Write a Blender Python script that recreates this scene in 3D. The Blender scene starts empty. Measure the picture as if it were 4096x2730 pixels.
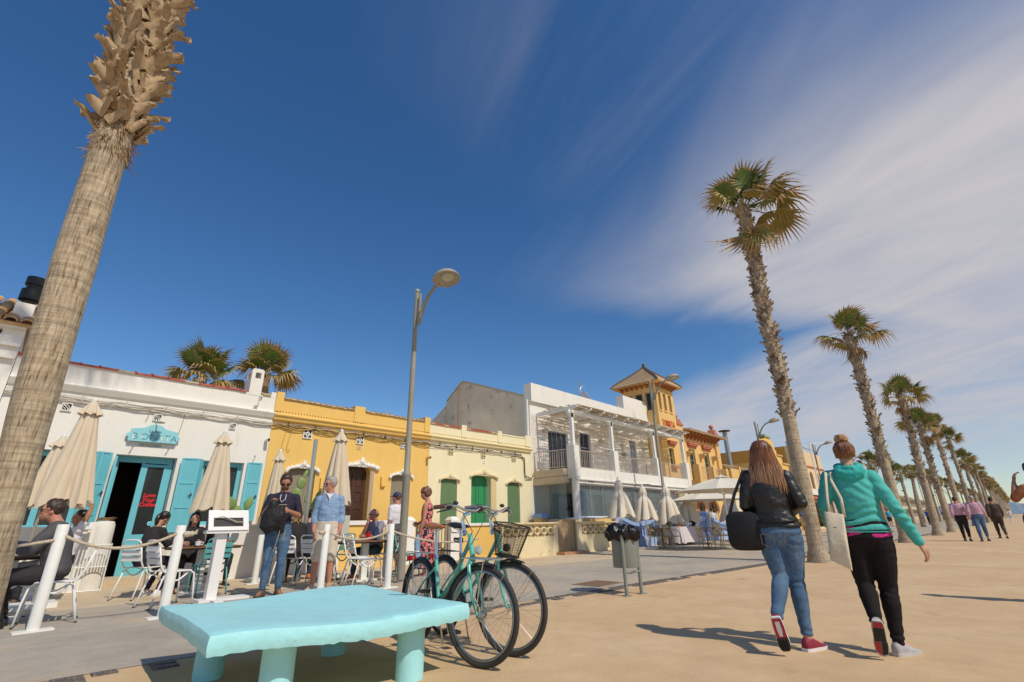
import bpy, bmesh, math, random
from math import sin, cos, pi, radians, sqrt, atan2
from mathutils import Vector, Matrix, noise
from mathutils.geometry import tessellate_polygon
random.seed(7)
SC = bpy.context.scene
COL = SC.collection
# ------------------------------------------------------------------ camera
cam_d = bpy.data.cameras.new('camera'); cam = bpy.data.objects.new('camera', cam_d); COL.objects.link(cam)
CF, CYAW, CPIT, CROLL, CH = 1899.8, 0.7616, 0.36813, -0.02064, 1.0
cam_d.sensor_width = 36.0; cam_d.lens = CF / 4096 * 36
cam_d.clip_start = 0.05; cam_d.clip_end = 12000
_f = Vector((cos(CPIT)*cos(CYAW), cos(CPIT)*sin(CYAW), sin(CPIT)))
_r = Vector((sin(CYAW), -cos(CYAW), 0)); _u = _r.cross(_f)
_r2 = _r*cos(CROLL) + _u*sin(CROLL); _u2 = _r2.cross(_f)
cam.matrix_world = Matrix(((_r2.x, _u2.x, -_f.x, 0), (_r2.y, _u2.y, -_f.y, 0), (_r2.z, _u2.z, -_f.z, CH), (0, 0, 0, 1)))
SC.camera = cam
# ------------------------------------------------------------------ sun, sky, exposure
SUN_EL = radians(48); SUN_DIR = Vector((-0.05, -1.0, 0)).normalized()      # towards the sun, over the beach behind the camera
sdir = Vector((SUN_DIR.x*cos(SUN_EL), SUN_DIR.y*cos(SUN_EL), sin(SUN_EL)))
sun_d = bpy.data.lights.new('sun', 'SUN'); sun = bpy.data.objects.new('sun', sun_d); COL.objects.link(sun)
sun_d.energy = 3.05; sun_d.angle = radians(0.55); sun_d.color = (1.0, 0.91, 0.76)
sun.rotation_euler = (-sdir).to_track_quat('-Z', 'Y').to_euler(); sun.location = (0, -20, 30)
SC.view_settings.view_transform = 'Standard'; SC.view_settings.look = 'None'
SC.view_settings.gamma = 1.0; SC.view_settings.use_curve_mapping = False; SC.view_settings.exposure = 0.08
W = bpy.data.worlds.new('World'); SC.world = W; W.use_nodes = True
nt = W.node_tree; nt.nodes.clear()
def N(nt, t, **k):
    n = nt.nodes.new(t)
    for a, b in k.items():
        if a == 'ins':
            for i, v in b.items(): n.inputs[i].default_value = v
        else: setattr(n, a, b)
    return n
def LK(nt, a, ao, b, bi): nt.links.new(a.outputs[ao], b.inputs[bi])
def ramp(nt, pts, interp='LINEAR'):
    r = N(nt, 'ShaderNodeValToRGB'); cr = r.color_ramp; cr.interpolation = interp
    while len(cr.elements) < len(pts): cr.elements.new(0.5)
    for e, (p, c) in zip(cr.elements, pts):
        e.position = p; e.color = (c, c, c, 1) if not isinstance(c, tuple) else (*c, 1)
    return r
sky = N(nt, 'ShaderNodeTexSky', sky_type='NISHITA', sun_disc=False, sun_elevation=SUN_EL,
        sun_rotation=atan2(SUN_DIR.x, SUN_DIR.y), altitude=0, air_density=1.0, dust_density=0.15, ozone_density=3.0)
hsv = N(nt, 'ShaderNodeHueSaturation', ins={'Saturation': 1.25, 'Value': 1.0, 'Hue': 0.503})
LK(nt, sky, 0, hsv, 'Color')
# cirrus: a thin sheet high above, laid out on a plane overhead (x/z, y/z)
tc = N(nt, 'ShaderNodeTexCoord'); sx = N(nt, 'ShaderNodeSeparateXYZ'); LK(nt, tc, 'Generated', sx, 0)
def math_(op, a=None, b=None, clamp=False):
    n = N(nt, 'ShaderNodeMath', operation=op, use_clamp=clamp)
    for i, v in enumerate((a, b)):
        if v is None: continue
        if isinstance(v, (int, float)): n.inputs[i].default_value = v
        else: nt.links.new(v, n.inputs[i])
    return n.outputs[0]
zc = math_('MAXIMUM', math_('ADD', sx.outputs[2], 0.07), 0.03)
px = math_('DIVIDE', sx.outputs[0], zc); py = math_('DIVIDE', sx.outputs[1], zc)
cmb = N(nt, 'ShaderNodeCombineXYZ'); nt.links.new(px, cmb.inputs[0]); nt.links.new(py, cmb.inputs[1])
def cloud_layer(ang, sc, scale, detail, rough, lo, hi, seed=0, dist=0.6):
    vr = N(nt, 'ShaderNodeMapping', vector_type='POINT'); vr.inputs['Rotation'].default_value = (0, 0, radians(ang))
    vr.inputs['Location'].default_value = (seed, seed*0.7, 0)
    LK(nt, cmb, 0, vr, 0)
    ms = N(nt, 'ShaderNodeMapping', vector_type='POINT'); ms.inputs['Scale'].default_value = sc; LK(nt, vr, 0, ms, 0)
    n = N(nt, 'ShaderNodeTexNoise', ins={'Scale': scale, 'Detail': detail, 'Roughness': rough, 'Distortion': dist}); LK(nt, ms, 0, n, 'Vector')
    r = N(nt, 'ShaderNodeMapRange', interpolation_type='SMOOTHSTEP'); r.inputs[1].default_value = lo; r.inputs[2].default_value = hi
    nt.links.new(n.outputs[0], r.inputs[0]); return r.outputs[0]
fine = cloud_layer(-72, (0.40, 1.0, 1), 2.6, 9, 0.58, 0.20, 0.80, 3.1, 1.2)
soft = cloud_layer(-60, (0.50, 1.0, 1), 1.3, 4, 0.5, 0.20, 0.75, 1.7, 0.8)
lump = cloud_layer(-35, (0.30, 1.0, 1), 1.3, 8, 0.60, 0.30, 0.64, 5.2, 0.6)
def lincomb(a, b, c=0.0): return math_('ADD', math_('ADD', math_('MULTIPLY', px, a), math_('MULTIPLY', py, b)), c)
def step(v, lo, hi):
    r = N(nt, 'ShaderNodeMapRange', interpolation_type='SMOOTHSTEP'); nt.links.new(v, r.inputs[0]); r.inputs[1].default_value = lo; r.inputs[2].default_value = hi; return r.outputs[0]
warp = math_('MULTIPLY', math_('SUBTRACT', soft, 0.5), 0.35)
# first sheet: front edge across the middle of the sky, thickening towards the sea; it ends along a diagonal
band1 = math_('MULTIPLY', step(math_('ADD', lincomb(1.0, -0.45, -0.85), warp), -0.30, 0.95), math_('SUBTRACT', 1.0, step(math_('ADD', lincomb(0.6, 1.0), warp), 1.62, 2.05)))
band1 = math_('MULTIPLY', band1, math_('ADD', 0.50, math_('ADD', math_('MULTIPLY', fine, 0.34), math_('MULTIPLY', soft, 0.34))))
# second, denser bank low over the far end of the promenade
band2 = math_('MULTIPLY', step(math_('ADD', lincomb(1.0, -0.55), warp), 2.12, 2.62), math_('ADD', 0.36, math_('ADD', math_('MULTIPLY', lump, 0.34), math_('MULTIPLY', fine, 0.30))))
low = math_('MULTIPLY', step(sx.outputs[2], 0.02, 0.16), 0.75); band2 = math_('MULTIPLY', band2, math_('ADD', low, 0.25))
wis = math_('MULTIPLY', cloud_layer(-66, (0.22, 1.0, 1), 2.2, 9, 0.62, 0.35, 0.85, 2.3, 1.5), math_('MULTIPLY', math_('MULTIPLY', step(px, 0.15, 0.5), math_('SUBTRACT', 1.0, step(py, 0.45, 0.85))), 0.14))
alpha = math_('MULTIPLY', math_('MAXIMUM', math_('MAXIMUM', band1, band2), wis), 0.95, True)
hz = N(nt, 'ShaderNodeMapRange'); nt.links.new(sx.outputs[2], hz.inputs[0]); hz.inputs[1].default_value = 0.0; hz.inputs[2].default_value = 0.05
alpha = math_('MULTIPLY', alpha, hz.outputs[0])
mixc = N(nt, 'ShaderNodeMix', data_type='RGBA'); nt.links.new(alpha, mixc.inputs[0])
LK(nt, hsv, 0, mixc, 6); mixc.inputs[7].default_value = (5.1, 4.95, 5.15, 1)
bg = N(nt, 'ShaderNodeBackground'); bg.inputs[1].default_value = 0.105
out = N(nt, 'ShaderNodeOutputWorld'); LK(nt, mixc, 2, bg, 0); LK(nt, bg, 0, out, 0)
SC.render.engine = 'CYCLES'
try:
    SC.cycles.max_bounces = 8; SC.cycles.transparent_max_bounces = 12
except Exception: pass

# ------------------------------------------------------------------ materials
def lin(c): return c/12.92 if c <= 0.04045 else ((c+0.055)/1.055)**2.4
def rgb(r, g, b): return (lin(r/255), lin(g/255), lin(b/255))
MATS = {}
def mat(name, col, rough=0.6, var=0.0, vscale=6.0, bump=0.0, bscale=40.0, metal=0.0, dirt=None, dscale=1.5, dlo=0.55, dhi=0.75,
        stretch=(1, 1, 1), coat=0.0, spec=0.4, sss=0.0, bdist=0.01, coord='Object', alpha=1.0, trans=0.0, sheen=0.0, bdetail=5):
    if name in MATS: return MATS[name]
    m = bpy.data.materials.new(name); MATS[name] = m; m.use_nodes = True; t = m.node_tree; b = t.nodes['Principled BSDF']
    b.inputs['Base Color'].default_value = (*col, 1); b.inputs['Roughness'].default_value = rough; b.inputs['Metallic'].default_value = metal
    b.inputs['Specular IOR Level'].default_value = spec; b.inputs['Coat Weight'].default_value = coat
    b.inputs['Alpha'].default_value = alpha; b.inputs['Transmission Weight'].default_value = trans
    if sheen: b.inputs['Sheen Weight'].default_value = sheen
    if sss: b.inputs['Subsurface Weight'].default_value = sss; b.inputs['Subsurface Radius'].default_value = (0.02, 0.008, 0.004)
    tc = N(t, 'ShaderNodeTexCoord'); mp = N(t, 'ShaderNodeMapping'); mp.inputs['Scale'].default_value = stretch; LK(t, tc, coord, mp, 0)
    cur = None
    if var:
        n = N(t, 'ShaderNodeTexNoise', ins={'Scale': vscale, 'Detail': 6, 'Roughness': 0.6}); LK(t, mp, 0, n, 'Vector')
        r = N(t, 'ShaderNodeMapRange'); LK(t, n, 0, r, 0); r.inputs[1].default_value = 0.25; r.inputs[2].default_value = 0.75
        r.inputs[3].default_value = 1-var; r.inputs[4].default_value = 1+var
        mx = N(t, 'ShaderNodeMix', data_type='RGBA', blend_type='MULTIPLY'); mx.inputs[0].default_value = 1; mx.inputs[6].default_value = (*col, 1)
        LK(t, r, 0, mx, 7); cur = (mx, 2)
    if dirt:
        n = N(t, 'ShaderNodeTexNoise', ins={'Scale': dscale, 'Detail': 8, 'Roughness': 0.65}); LK(t, mp, 0, n, 'Vector')
        r = N(t, 'ShaderNodeMapRange', interpolation_type='SMOOTHSTEP'); LK(t, n, 0, r, 0); r.inputs[1].default_value = dlo; r.inputs[2].default_value = dhi
        mx = N(t, 'ShaderNodeMix', data_type='RGBA'); LK(t, r, 0, mx, 0); mx.inputs[7].default_value = (*dirt, 1)
        if cur: LK(t, cur[0], cur[1], mx, 6)
        else: mx.inputs[6].default_value = (*col, 1)
        cur = (mx, 2)
    if cur: LK(t, cur[0], cur[1], b, 'Base Color')
    if bump:
        n = N(t, 'ShaderNodeTexNoise', ins={'Scale': bscale, 'Detail': bdetail, 'Roughness': 0.6}); LK(t, mp, 0, n, 'Vector')
        bp = N(t, 'ShaderNodeBump', ins={'Strength': bump, 'Distance': bdist}); LK(t, n, 0, bp, 'Height'); LK(t, bp, 0, b, 'Normal')
    return m
WHITE = mat('white_plaster', (0.80, 0.77, 0.70), 0.85, 0.03, 3, 0.25, 18, dirt=(0.58, 0.50, 0.38), dscale=1.6, dlo=0.56, dhi=0.82, stretch=(1, 1, 0.35))
WHITEP = mat('white_paint', (0.80, 0.79, 0.74), 0.45, 0.03, 8, 0.05, 30, dirt=(0.55, 0.45, 0.34), dscale=5, dlo=0.68, dhi=0.74)
WMETAL = mat('white_metal', (0.82, 0.81, 0.78), 0.35, 0.02, 9, dirt=(0.45, 0.3, 0.2), dscale=14, dlo=0.72, dhi=0.76)
YEL = mat('yellow_plaster', (0.80, 0.52, 0.15), 0.85, 0.05, 2.5, 0.25, 20, dirt=(0.66, 0.40, 0.10), dscale=1.3, dlo=0.5, dhi=0.9, stretch=(1, 1, 0.4))
PALE = mat('pale_yellow_plaster', (0.82, 0.74, 0.49), 0.85, 0.04, 2.5, 0.25, 20, dirt=(0.72, 0.60, 0.38), dscale=1.3, dlo=0.5, dhi=0.9, stretch=(1, 1, 0.4))
OCHRE = mat('ochre_plaster', (0.76, 0.50, 0.19), 0.85, 0.06, 1.5, 0.2, 15, dirt=(0.6, 0.34, 0.09), dscale=0.8, dlo=0.5, dhi=0.9)
PEACH = mat('peach_plaster', (0.75, 0.56, 0.33), 0.85, 0.05, 1.0)
CREAM = mat('cream_plaster', (0.74, 0.66, 0.44), 0.85, 0.06, 1.0, 0.2, 15)
GABLE = mat('bare_render', (0.76, 0.64, 0.49), 0.95, 0.12, 1.6, 0.5, 12, dirt=(0.24, 0.18, 0.13), dscale=1.4, dlo=0.55, dhi=0.72, bdist=0.03)
TEAL = mat('teal_paint', (0.16, 0.52, 0.60), 0.5, 0.05, 5, 0.08, 60, dirt=(0.25, 0.58, 0.62), dscale=3, dlo=0.6, dhi=0.8)
BLUEW = mat('blue_wall_paint', (0.33, 0.45, 0.72), 0.6, 0.04, 4, 0.1, 30)
RED = mat('terracotta_red', (0.52, 0.17, 0.10), 0.8, 0.12, 8, 0.2, 40)
TILE = mat('roof_tile', (0.48, 0.33, 0.19), 0.85, 0.2, 9, 0.3, 40, dirt=(0.24, 0.17, 0.10), dscale=6, dlo=0.5, dhi=0.8)
TILEO = mat('orange_roof_tile', (0.60, 0.36, 0.16), 0.85, 0.15, 7, 0.3, 40)
TILER = mat('red_roof_tile', (0.46, 0.10, 0.06), 0.7, 0.15, 12, 0.2, 50)
TILEP = mat('pale_roof_tile', (0.52, 0.42, 0.27), 0.8, 0.15, 12, 0.2, 50)
TILEG = mat('old_grey_tile', (0.42, 0.33, 0.23), 0.9, 0.25, 12, 0.3, 50)
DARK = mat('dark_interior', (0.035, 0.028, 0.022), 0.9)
WOODD = mat('dark_brown_wood', (0.075, 0.032, 0.020), 0.45, 0.25, 6, 0.2, 40, stretch=(4, 4, 0.5))
GREEND = mat('green_door_paint', (0.035, 0.26, 0.10), 0.45, 0.06, 4, 0.1, 60)
GREENS = mat('green_blind', (0.16, 0.25, 0.12), 0.75, 0.12, 5, 0.3, 30, stretch=(6, 6, 0.6))
BEIGES = mat('beige_blind', (0.30, 0.25, 0.19), 0.75, 0.10, 5, 0.3, 30, stretch=(6, 6, 0.6))
CABLE = mat('grey_cable', (0.36, 0.30, 0.24), 0.7)
CABLEW = mat('painted_cable', (0.62, 0.58, 0.50), 0.7)
CABLED = mat('dark_cable', (0.08, 0.06, 0.05), 0.7)
IRON = mat('dark_iron', (0.05, 0.045, 0.04), 0.5, metal=0.5)
RUSTY = mat('rusty_railing', (0.46, 0.37, 0.28), 0.6, 0.2, 20)
GLASS = mat('shop_glass', (0.22, 0.30, 0.32), 0.03, alpha=0.30, spec=0.8)
WGLASS = mat('window_glass', (0.03, 0.035, 0.035), 0.08, spec=0.4)
BLUEF = mat('blue_grey_frame', (0.20, 0.24, 0.38), 0.6, 0.1, 8)
GREYS = mat('lamp_grey_steel', (0.30, 0.28, 0.22), 0.55, 0.15, 12, dirt=(0.16, 0.09, 0.05), dscale=5, dlo=0.58, dhi=0.7, stretch=(1, 1, 0.3))
STEEL = mat('brushed_steel', (0.55, 0.53, 0.48), 0.28, metal=0.9, var=0.06, vscale=20)
CHROME = mat('chrome', (0.75, 0.75, 0.74), 0.12, metal=1.0)

# ------------------------------------------------------------------ mesh building
ROOTINV = {}
class MB:
    def __init__(s): s.v = []; s.f = []
    def add(s, vs, fs):
        o = len(s.v); s.v.extend(Vector(p) for p in vs); s.f.extend(tuple(i+o for i in f) for f in fs); return s
    def box(s, x0, x1, y0, y1, z0, z1, M=None):
        vs = [Vector(p) for p in ((x0,y0,z0),(x1,y0,z0),(x1,y1,z0),(x0,y1,z0),(x0,y0,z1),(x1,y0,z1),(x1,y1,z1),(x0,y1,z1))]
        if M: vs = [M @ p for p in vs]
        return s.add(vs, ((0,3,2,1),(4,5,6,7),(0,1,5,4),(1,2,6,5),(2,3,7,6),(3,0,4,7)))
    def cbox(s, c, d, rz=0, M=None):
        R = Matrix.Translation(c) @ Matrix.Rotation(rz, 4, 'Z')
        if M: R = M @ R
        return s.box(-d[0]/2, d[0]/2, -d[1]/2, d[1]/2, -d[2]/2, d[2]/2, R)
    def tube(s, pts, rad, n=8, cap=True, flat=1.0, M=None, closed=False):
        pts = [Vector(p) for p in pts]
        if M: pts = [M @ p for p in pts]
        k = len(pts); rad = [rad]*k if isinstance(rad, (int, float)) else rad
        up = None; rings = []
        for i, p in enumerate(pts):
            if closed: t = pts[(i+1) % k] - pts[i-1]
            else: t = pts[min(i+1, k-1)] - pts[max(i-1, 0)]
            if t.length < 1e-9: t = Vector((0, 0, 1))
            t.normalize()
            if up is None: up = Vector((0, 0, 1)) if abs(t.z) < 0.9 else Vector((0, 1, 0))
            a = t.cross(up)
            if a.length < 1e-4: a = t.cross(Vector((1, 0.2, 0)))
            a.normalize(); b = a.cross(t).normalized(); up = b
            rings.append([p + a*cos(2*pi*j/n)*rad[i] + b*sin(2*pi*j/n)*rad[i]*flat for j in range(n)])
        vs = [p for r in rings for p in r]; fs = []
        for i in range(k if closed else k-1):
            i2 = (i+1) % k
            for j in range(n): fs.append((i*n+j, i*n+(j+1) % n, i2*n+(j+1) % n, i2*n+j))
        if cap and not closed: fs.append(tuple(range(n-1, -1, -1))); fs.append(tuple((k-1)*n+j for j in range(n)))
        return s.add(vs, fs)
    def rings(s, rs, cap=True):
        n = len(rs[0]); vs = [p for r in rs for p in r]; fs = []
        for i in range(len(rs)-1):
            for j in range(n): fs.append((i*n+j, i*n+(j+1) % n, (i+1)*n+(j+1) % n, (i+1)*n+j))
        if cap: fs.append(tuple(range(n-1, -1, -1))); fs.append(tuple((len(rs)-1)*n+j for j in range(n)))
        return s.add(vs, fs)
    def lathe(s, prof, c=(0,0,0), n=16, M=None, cap=True):
        rs = [[Vector((c[0]+r*cos(2*pi*j/n), c[1]+r*sin(2*pi*j/n), c[2]+z)) for j in range(n)] for r, z in prof]
        if M: rs = [[M @ p for p in r] for r in rs]
        return s.rings(rs, cap)
    def ball(s, c, r, n=10, m=7, sc=(1,1,1), M=None):
        rs = []
        for i in range(1, m):
            a = pi*i/m - pi/2
            rs.append([Vector((c[0]+r*sc[0]*cos(a)*cos(2*pi*j/n), c[1]+r*sc[1]*cos(a)*sin(2*pi*j/n), c[2]+r*sc[2]*sin(a))) for j in range(n)])
        rs = [[Vector((c[0], c[1], c[2]-r*sc[2]))]*n] + rs + [[Vector((c[0], c[1], c[2]+r*sc[2]))]*n]
        if M: rs = [[M @ p for p in r] for r in rs]
        return s.rings(rs, False)
    def prism(s, poly, a0, a1, axis='y', holes=()):
        """poly in (u,v); axis y: u=x v=z; axis x: u=y v=z; axis z: u=x v=y"""
        def P(u, v, w): return {'y': (u, w, v), 'x': (w, u, v), 'z': (u, v, w)}[axis]
        loops = [list(poly)] + [list(h) for h in holes]
        flat = [p for l in loops for p in l]
        tris = tessellate_polygon([[Vector((p[0], p[1], 0)) for p in l] for l in loops])
        n = len(flat); vs = [P(p[0], p[1], a0) for p in flat] + [P(p[0], p[1], a1) for p in flat]
        fs = [tuple(t) for t in tris] + [tuple(i+n for i in reversed(t)) for t in tris]; o = 0
        for l in loops:
            k = len(l)
            for i in range(k): fs.append((o+i, o+(i+1) % k, o+(i+1) % k+n, o+i+n))
            o += k
        return s.add(vs, fs)
    def xform(s, M): s.v = [M @ p for p in s.v]; return s
    def build(s, name, m, parent=None, smooth=False, fix=True, local=False):
        me = bpy.data.meshes.new(name); vs = s.v
        if parent is not None and not local:
            r = parent
            while r.parent: r = r.parent
            if r.name in ROOTINV: vs = [ROOTINV[r.name] @ p for p in vs]
        me.from_pydata([tuple(p) for p in vs], [], s.f)
        if fix:
            bm = bmesh.new(); bm.from_mesh(me); bmesh.ops.recalc_face_normals(bm, faces=bm.faces); bm.to_mesh(me); bm.free()
        if m: me.materials.append(m)
        if smooth:
            if smooth is True: me.shade_smooth() if hasattr(me, 'shade_smooth') else None
            else: me.set_sharp_from_angle(angle=smooth); me.shade_smooth() if False else None
            for p in me.polygons: p.use_smooth = True
            if smooth is not True: me.set_sharp_from_angle(angle=smooth)
        o = bpy.data.objects.new(name, me); COL.objects.link(o)
        if parent is not None: o.parent = parent
        return o
def mesh_obj(name, me, parent=None, M=None):
    o = bpy.data.objects.new(name, me); COL.objects.link(o)
    if parent is not None: o.parent = parent
    if M is not None: o.matrix_basis = M
    return o
def thing(name, label, cat, loc=(0, 0, 0), rz=0, group=None, local=False):
    o = bpy.data.objects.new(name, None); COL.objects.link(o); o.empty_display_size = 0.2
    o.location = loc; o.rotation_euler = (0, 0, rz); o['label'] = label; o['category'] = cat
    if group: o['group'] = group
    if not local: ROOTINV[o.name] = (Matrix.Translation(loc) @ Matrix.Rotation(rz, 4, 'Z')).inverted()
    return o
def tag(o, label, cat, group=None):
    o['label'] = label; o['category'] = cat
    if group: o['group'] = group
    return o
def struct(o): o['kind'] = 'structure'; return o
def stuff(o): o['kind'] = 'stuff'; return o
def kids(o): return [c for c in bpy.data.objects if c.parent is o]
def copy_tree(o, loc=None, rz=None, label=None, parent=None, group=None):
    c = o.copy(); COL.objects.link(c)
    if parent is not None: c.parent = parent
    if loc is not None: c.location = loc
    if rz is not None: c.rotation_euler = (0, 0, rz)
    if label: c['label'] = label
    if group: c['group'] = group
    for ch in o.children: copy_tree(ch, parent=c)
    return c
S45 = radians(40)
def rect(x0, x1, z0, z1): return [(x0, z0), (x1, z0), (x1, z1), (x0, z1)]
def arch(x0, x1, z0, zs, rise, n=14, e=2.6):
    c = (x0+x1)/2; h = (x1-x0)/2; pts = [(x0, z0), (x1, z0)]
    for i in range(n+1):
        a = pi*i/n; ca, sa = cos(a), sin(a)
        pts.append((c+h*(abs(ca)**(2/e))*(1 if ca > 0 else -1), zs+rise*(abs(sa)**(2/e))))
    return pts
def text_mesh(body, size, name, m, parent, loc, rx=pi/2, ex=0.004, shear=0, sx=1, align='CENTER', rz=0, sp=1.0, bold=0.0):
    cu = bpy.data.curves.new(name, 'FONT'); cu.body = body; cu.size = size; cu.extrude = ex; cu.align_x = align; cu.shear = shear
    cu.offset = bold; cu.space_character = sp; cu.resolution_u = 3; cu.space_line = 0.85
    to = bpy.data.objects.new('tmp_text', cu); COL.objects.link(to)
    bpy.context.view_layer.update()
    me = bpy.data.meshes.new_from_object(to.evaluated_get(bpy.context.evaluated_depsgraph_get()))
    bpy.data.objects.remove(to); me.name = name
    M = Matrix.Translation(loc) @ Matrix.Rotation(rz, 4, 'Z') @ Matrix.Rotation(rx, 4, 'X') @ Matrix.Diagonal((sx, 1, 1, 1))
    r = parent
    while r is not None and r.parent: r = r.parent
    if r is not None and r.name in ROOTINV: M = ROOTINV[r.name] @ M
    me.transform(M); me.materials.clear(); me.materials.append(m)
    o = bpy.data.objects.new(name, me); COL.objects.link(o)
    if parent is not None: o.parent = parent
    return o
# ================================================================== GROUND
def ground_mat(name, c1, c2, c3, bump=0.12, line=None):
    m = bpy.data.materials.new(name); m.use_nodes = True; t = m.node_tree; b = t.nodes['Principled BSDF']
    b.inputs['Roughness'].default_value = 0.9; b.inputs['Specular IOR Level'].default_value = 0.25
    tc = N(t, 'ShaderNodeTexCoord')
    n1 = N(t, 'ShaderNodeTexNoise', ins={'Scale': 0.55, 'Detail': 8, 'Roughness': 0.62}); LK(t, tc, 'Object', n1, 'Vector')
    n2 = N(t, 'ShaderNodeTexNoise', ins={'Scale': 3.0, 'Detail': 8, 'Roughness': 0.7}); LK(t, tc, 'Object', n2, 'Vector')
    n3 = N(t, 'ShaderNodeTexNoise', ins={'Scale': 75.0, 'Detail': 4, 'Roughness': 0.7}); LK(t, tc, 'Object', n3, 'Vector')
    r1 = ramp(t, [(0.36, c1), (0.5, c2), (0.62, c3)]); LK(t, n1, 0, r1, 0)
    r2 = N(t, 'ShaderNodeMapRange'); LK(t, n2, 0, r2, 0); r2.inputs[1].default_value = 0.3; r2.inputs[2].default_value = 0.7; r2.inputs[3].default_value = 0.90; r2.inputs[4].default_value = 1.09
    r3 = N(t, 'ShaderNodeMapRange'); LK(t, n3, 0, r3, 0); r3.inputs[1].default_value = 0.3; r3.inputs[2].default_value = 0.7; r3.inputs[3].default_value = 0.87; r3.inputs[4].default_value = 1.13
    m1 = N(t, 'ShaderNodeMix', data_type='RGBA', blend_type='MULTIPLY'); m1.inputs[0].default_value = 1; LK(t, r1, 0, m1, 6); LK(t, r2, 0, m1, 7)
    m2 = N(t, 'ShaderNodeMix', data_type='RGBA', blend_type='MULTIPLY'); m2.inputs[0].default_value = 1; LK(t, m1, 2, m2, 6); LK(t, r3, 0, m2, 7)
    # oil and gum spots
    n4 = N(t, 'ShaderNodeTexNoise', ins={'Scale': 1.7, 'Detail': 5, 'Roughness': 0.55}); LK(t, tc, 'Object', n4, 'Vector')
    r4 = N(t, 'ShaderNodeMapRange', interpolation_type='SMOOTHSTEP'); LK(t, n4, 0, r4, 0); r4.inputs[1].default_value = 0.62; r4.inputs[2].default_value = 0.8; r4.inputs[4].default_value = 0.5
    v = N(t, 'ShaderNodeTexVoronoi', ins={'Scale': 2.3}); LK(t, tc, 'Object', v, 'Vector')
    r5 = N(t, 'ShaderNodeMapRange'); LK(t, v, 0, r5, 0); r5.inputs[1].default_value = 0.035; r5.inputs[2].default_value = 0.05; r5.inputs[3].default_value = 0.35; r5.inputs[4].default_value = 0.0
    mx = N(t, 'ShaderNodeMath', operation='MAXIMUM'); LK(t, r4, 0, mx, 0); LK(t, r5, 0, mx, 1)
    m3 = N(t, 'ShaderNodeMix', data_type='RGBA'); LK(t, mx, 0, m3, 0); LK(t, m2, 2, m3, 6); m3.inputs[7].default_value = (c1[0]*0.55, c1[1]*0.5, c1[2]*0.5, 1)
    LK(t, m3, 2, b, 'Base Color')
    ad = N(t, 'ShaderNodeMath', operation='ADD'); LK(t, n3, 0, ad, 0); LK(t, n2, 0, ad, 1)
    bp = N(t, 'ShaderNodeBump', ins={'Strength': bump, 'Distance': 0.006}); LK(t, ad, 0, bp, 'Height'); LK(t, bp, 0, b, 'Normal')
    MATS[name] = m; return m
SAND = ground_mat('sandy_concrete', (0.58, 0.395, 0.220), (0.62, 0.43, 0.245), (0.65, 0.465, 0.275))
GREY = ground_mat('grey_concrete', (0.37, 0.32, 0.26), (0.43, 0.38, 0.31), (0.50, 0.40, 0.28))
BEIGE = ground_mat('beige_paving', (0.54, 0.41, 0.27), (0.60, 0.48, 0.33), (0.57, 0.45, 0.30))
STONE = mat('dark_sett_stone', (0.105, 0.10, 0.105), 0.75, 0.3, 9, 0.5, 30, dirt=(0.40, 0.27, 0.15), dscale=7, dlo=0.50, dhi=0.62)
def sheet(name, poly, z, m):
    mb = MB(); mb.add([(x, y, z) for x, y in poly], [tuple(range(len(poly)))]); o = struct(mb.build(name, m, fix=False)); return o
sheet('ground', [(-3000, -3000), (9000, -3000), (9000, 3000), (-3000, 3000)], 0.0, SAND)
kerb = [(-30, 5.75), (-5, 5.5), (1.07, 5.28), (6.5, 4.98), (10.5, 4.66), (13.35, 4.42), (20, 4.15), (43, 3.2), (75, 1.9), (400, -8)]
sheet('pavement', kerb + [(400, 9.0), (43, 10.0), (14.7, 11.0), (14.5, 8.2), (8, 9.2), (3.0, 9.6), (0, 9.8), (-30, 10.5)], 0.004, GREY)
sheet('terrace_floor', [(-30, 10.5), (0, 9.8), (3.0, 9.6), (8, 9.2), (14.5, 8.2), (14.7, 11.0), (43, 10.0), (400, 9.0), (400, 60), (-30, 60)], 0.004, BEIGE)
# the band of dark setts between sand and grey concrete
band = thing('stone_band', 'band of dark worn stone setts between the sandy and the grey paving', 'paving band', (6.5, 4.9, 0))
band['kind'] = 'structure'
del band['category']
def kpt(s):
    d = 0
    for (ax, ay), (bx, by) in zip(kerb[1:], kerb[2:]):
        l = math.hypot(bx-ax, by-ay)
        if d+l >= s: t = (s-d)/l; return Vector((ax+(bx-ax)*t, ay+(by-ay)*t, 0)), Vector((bx-ax, by-ay, 0)).normalized()
        d += l
s = 4.2; rr = random.Random(3); near = 0; far = MB()
stones = []
for k in range(5):
    mb = MB(); q = rr.uniform
    mb.add([(-.5+q(0,.08), -.5+q(0,.08), -0.02), (.5-q(0,.08), -.5+q(0,.08), -0.02), (.5-q(0,.08), .5-q(0,.08), -0.02), (-.5+q(0,.08), .5-q(0,.08), -0.02),
            (-.42, -.42, 0.012), (.42, -.42, 0.013), (.42, .42, 0.011), (-.42, .42, 0.012)], ((4,5,6,7),(0,1,5,4),(1,2,6,5),(2,3,7,6),(3,0,4,7)))
    o = mb.build('stone', STONE, band, local=True); stones.append(o.data); bpy.data.objects.remove(o)
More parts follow.
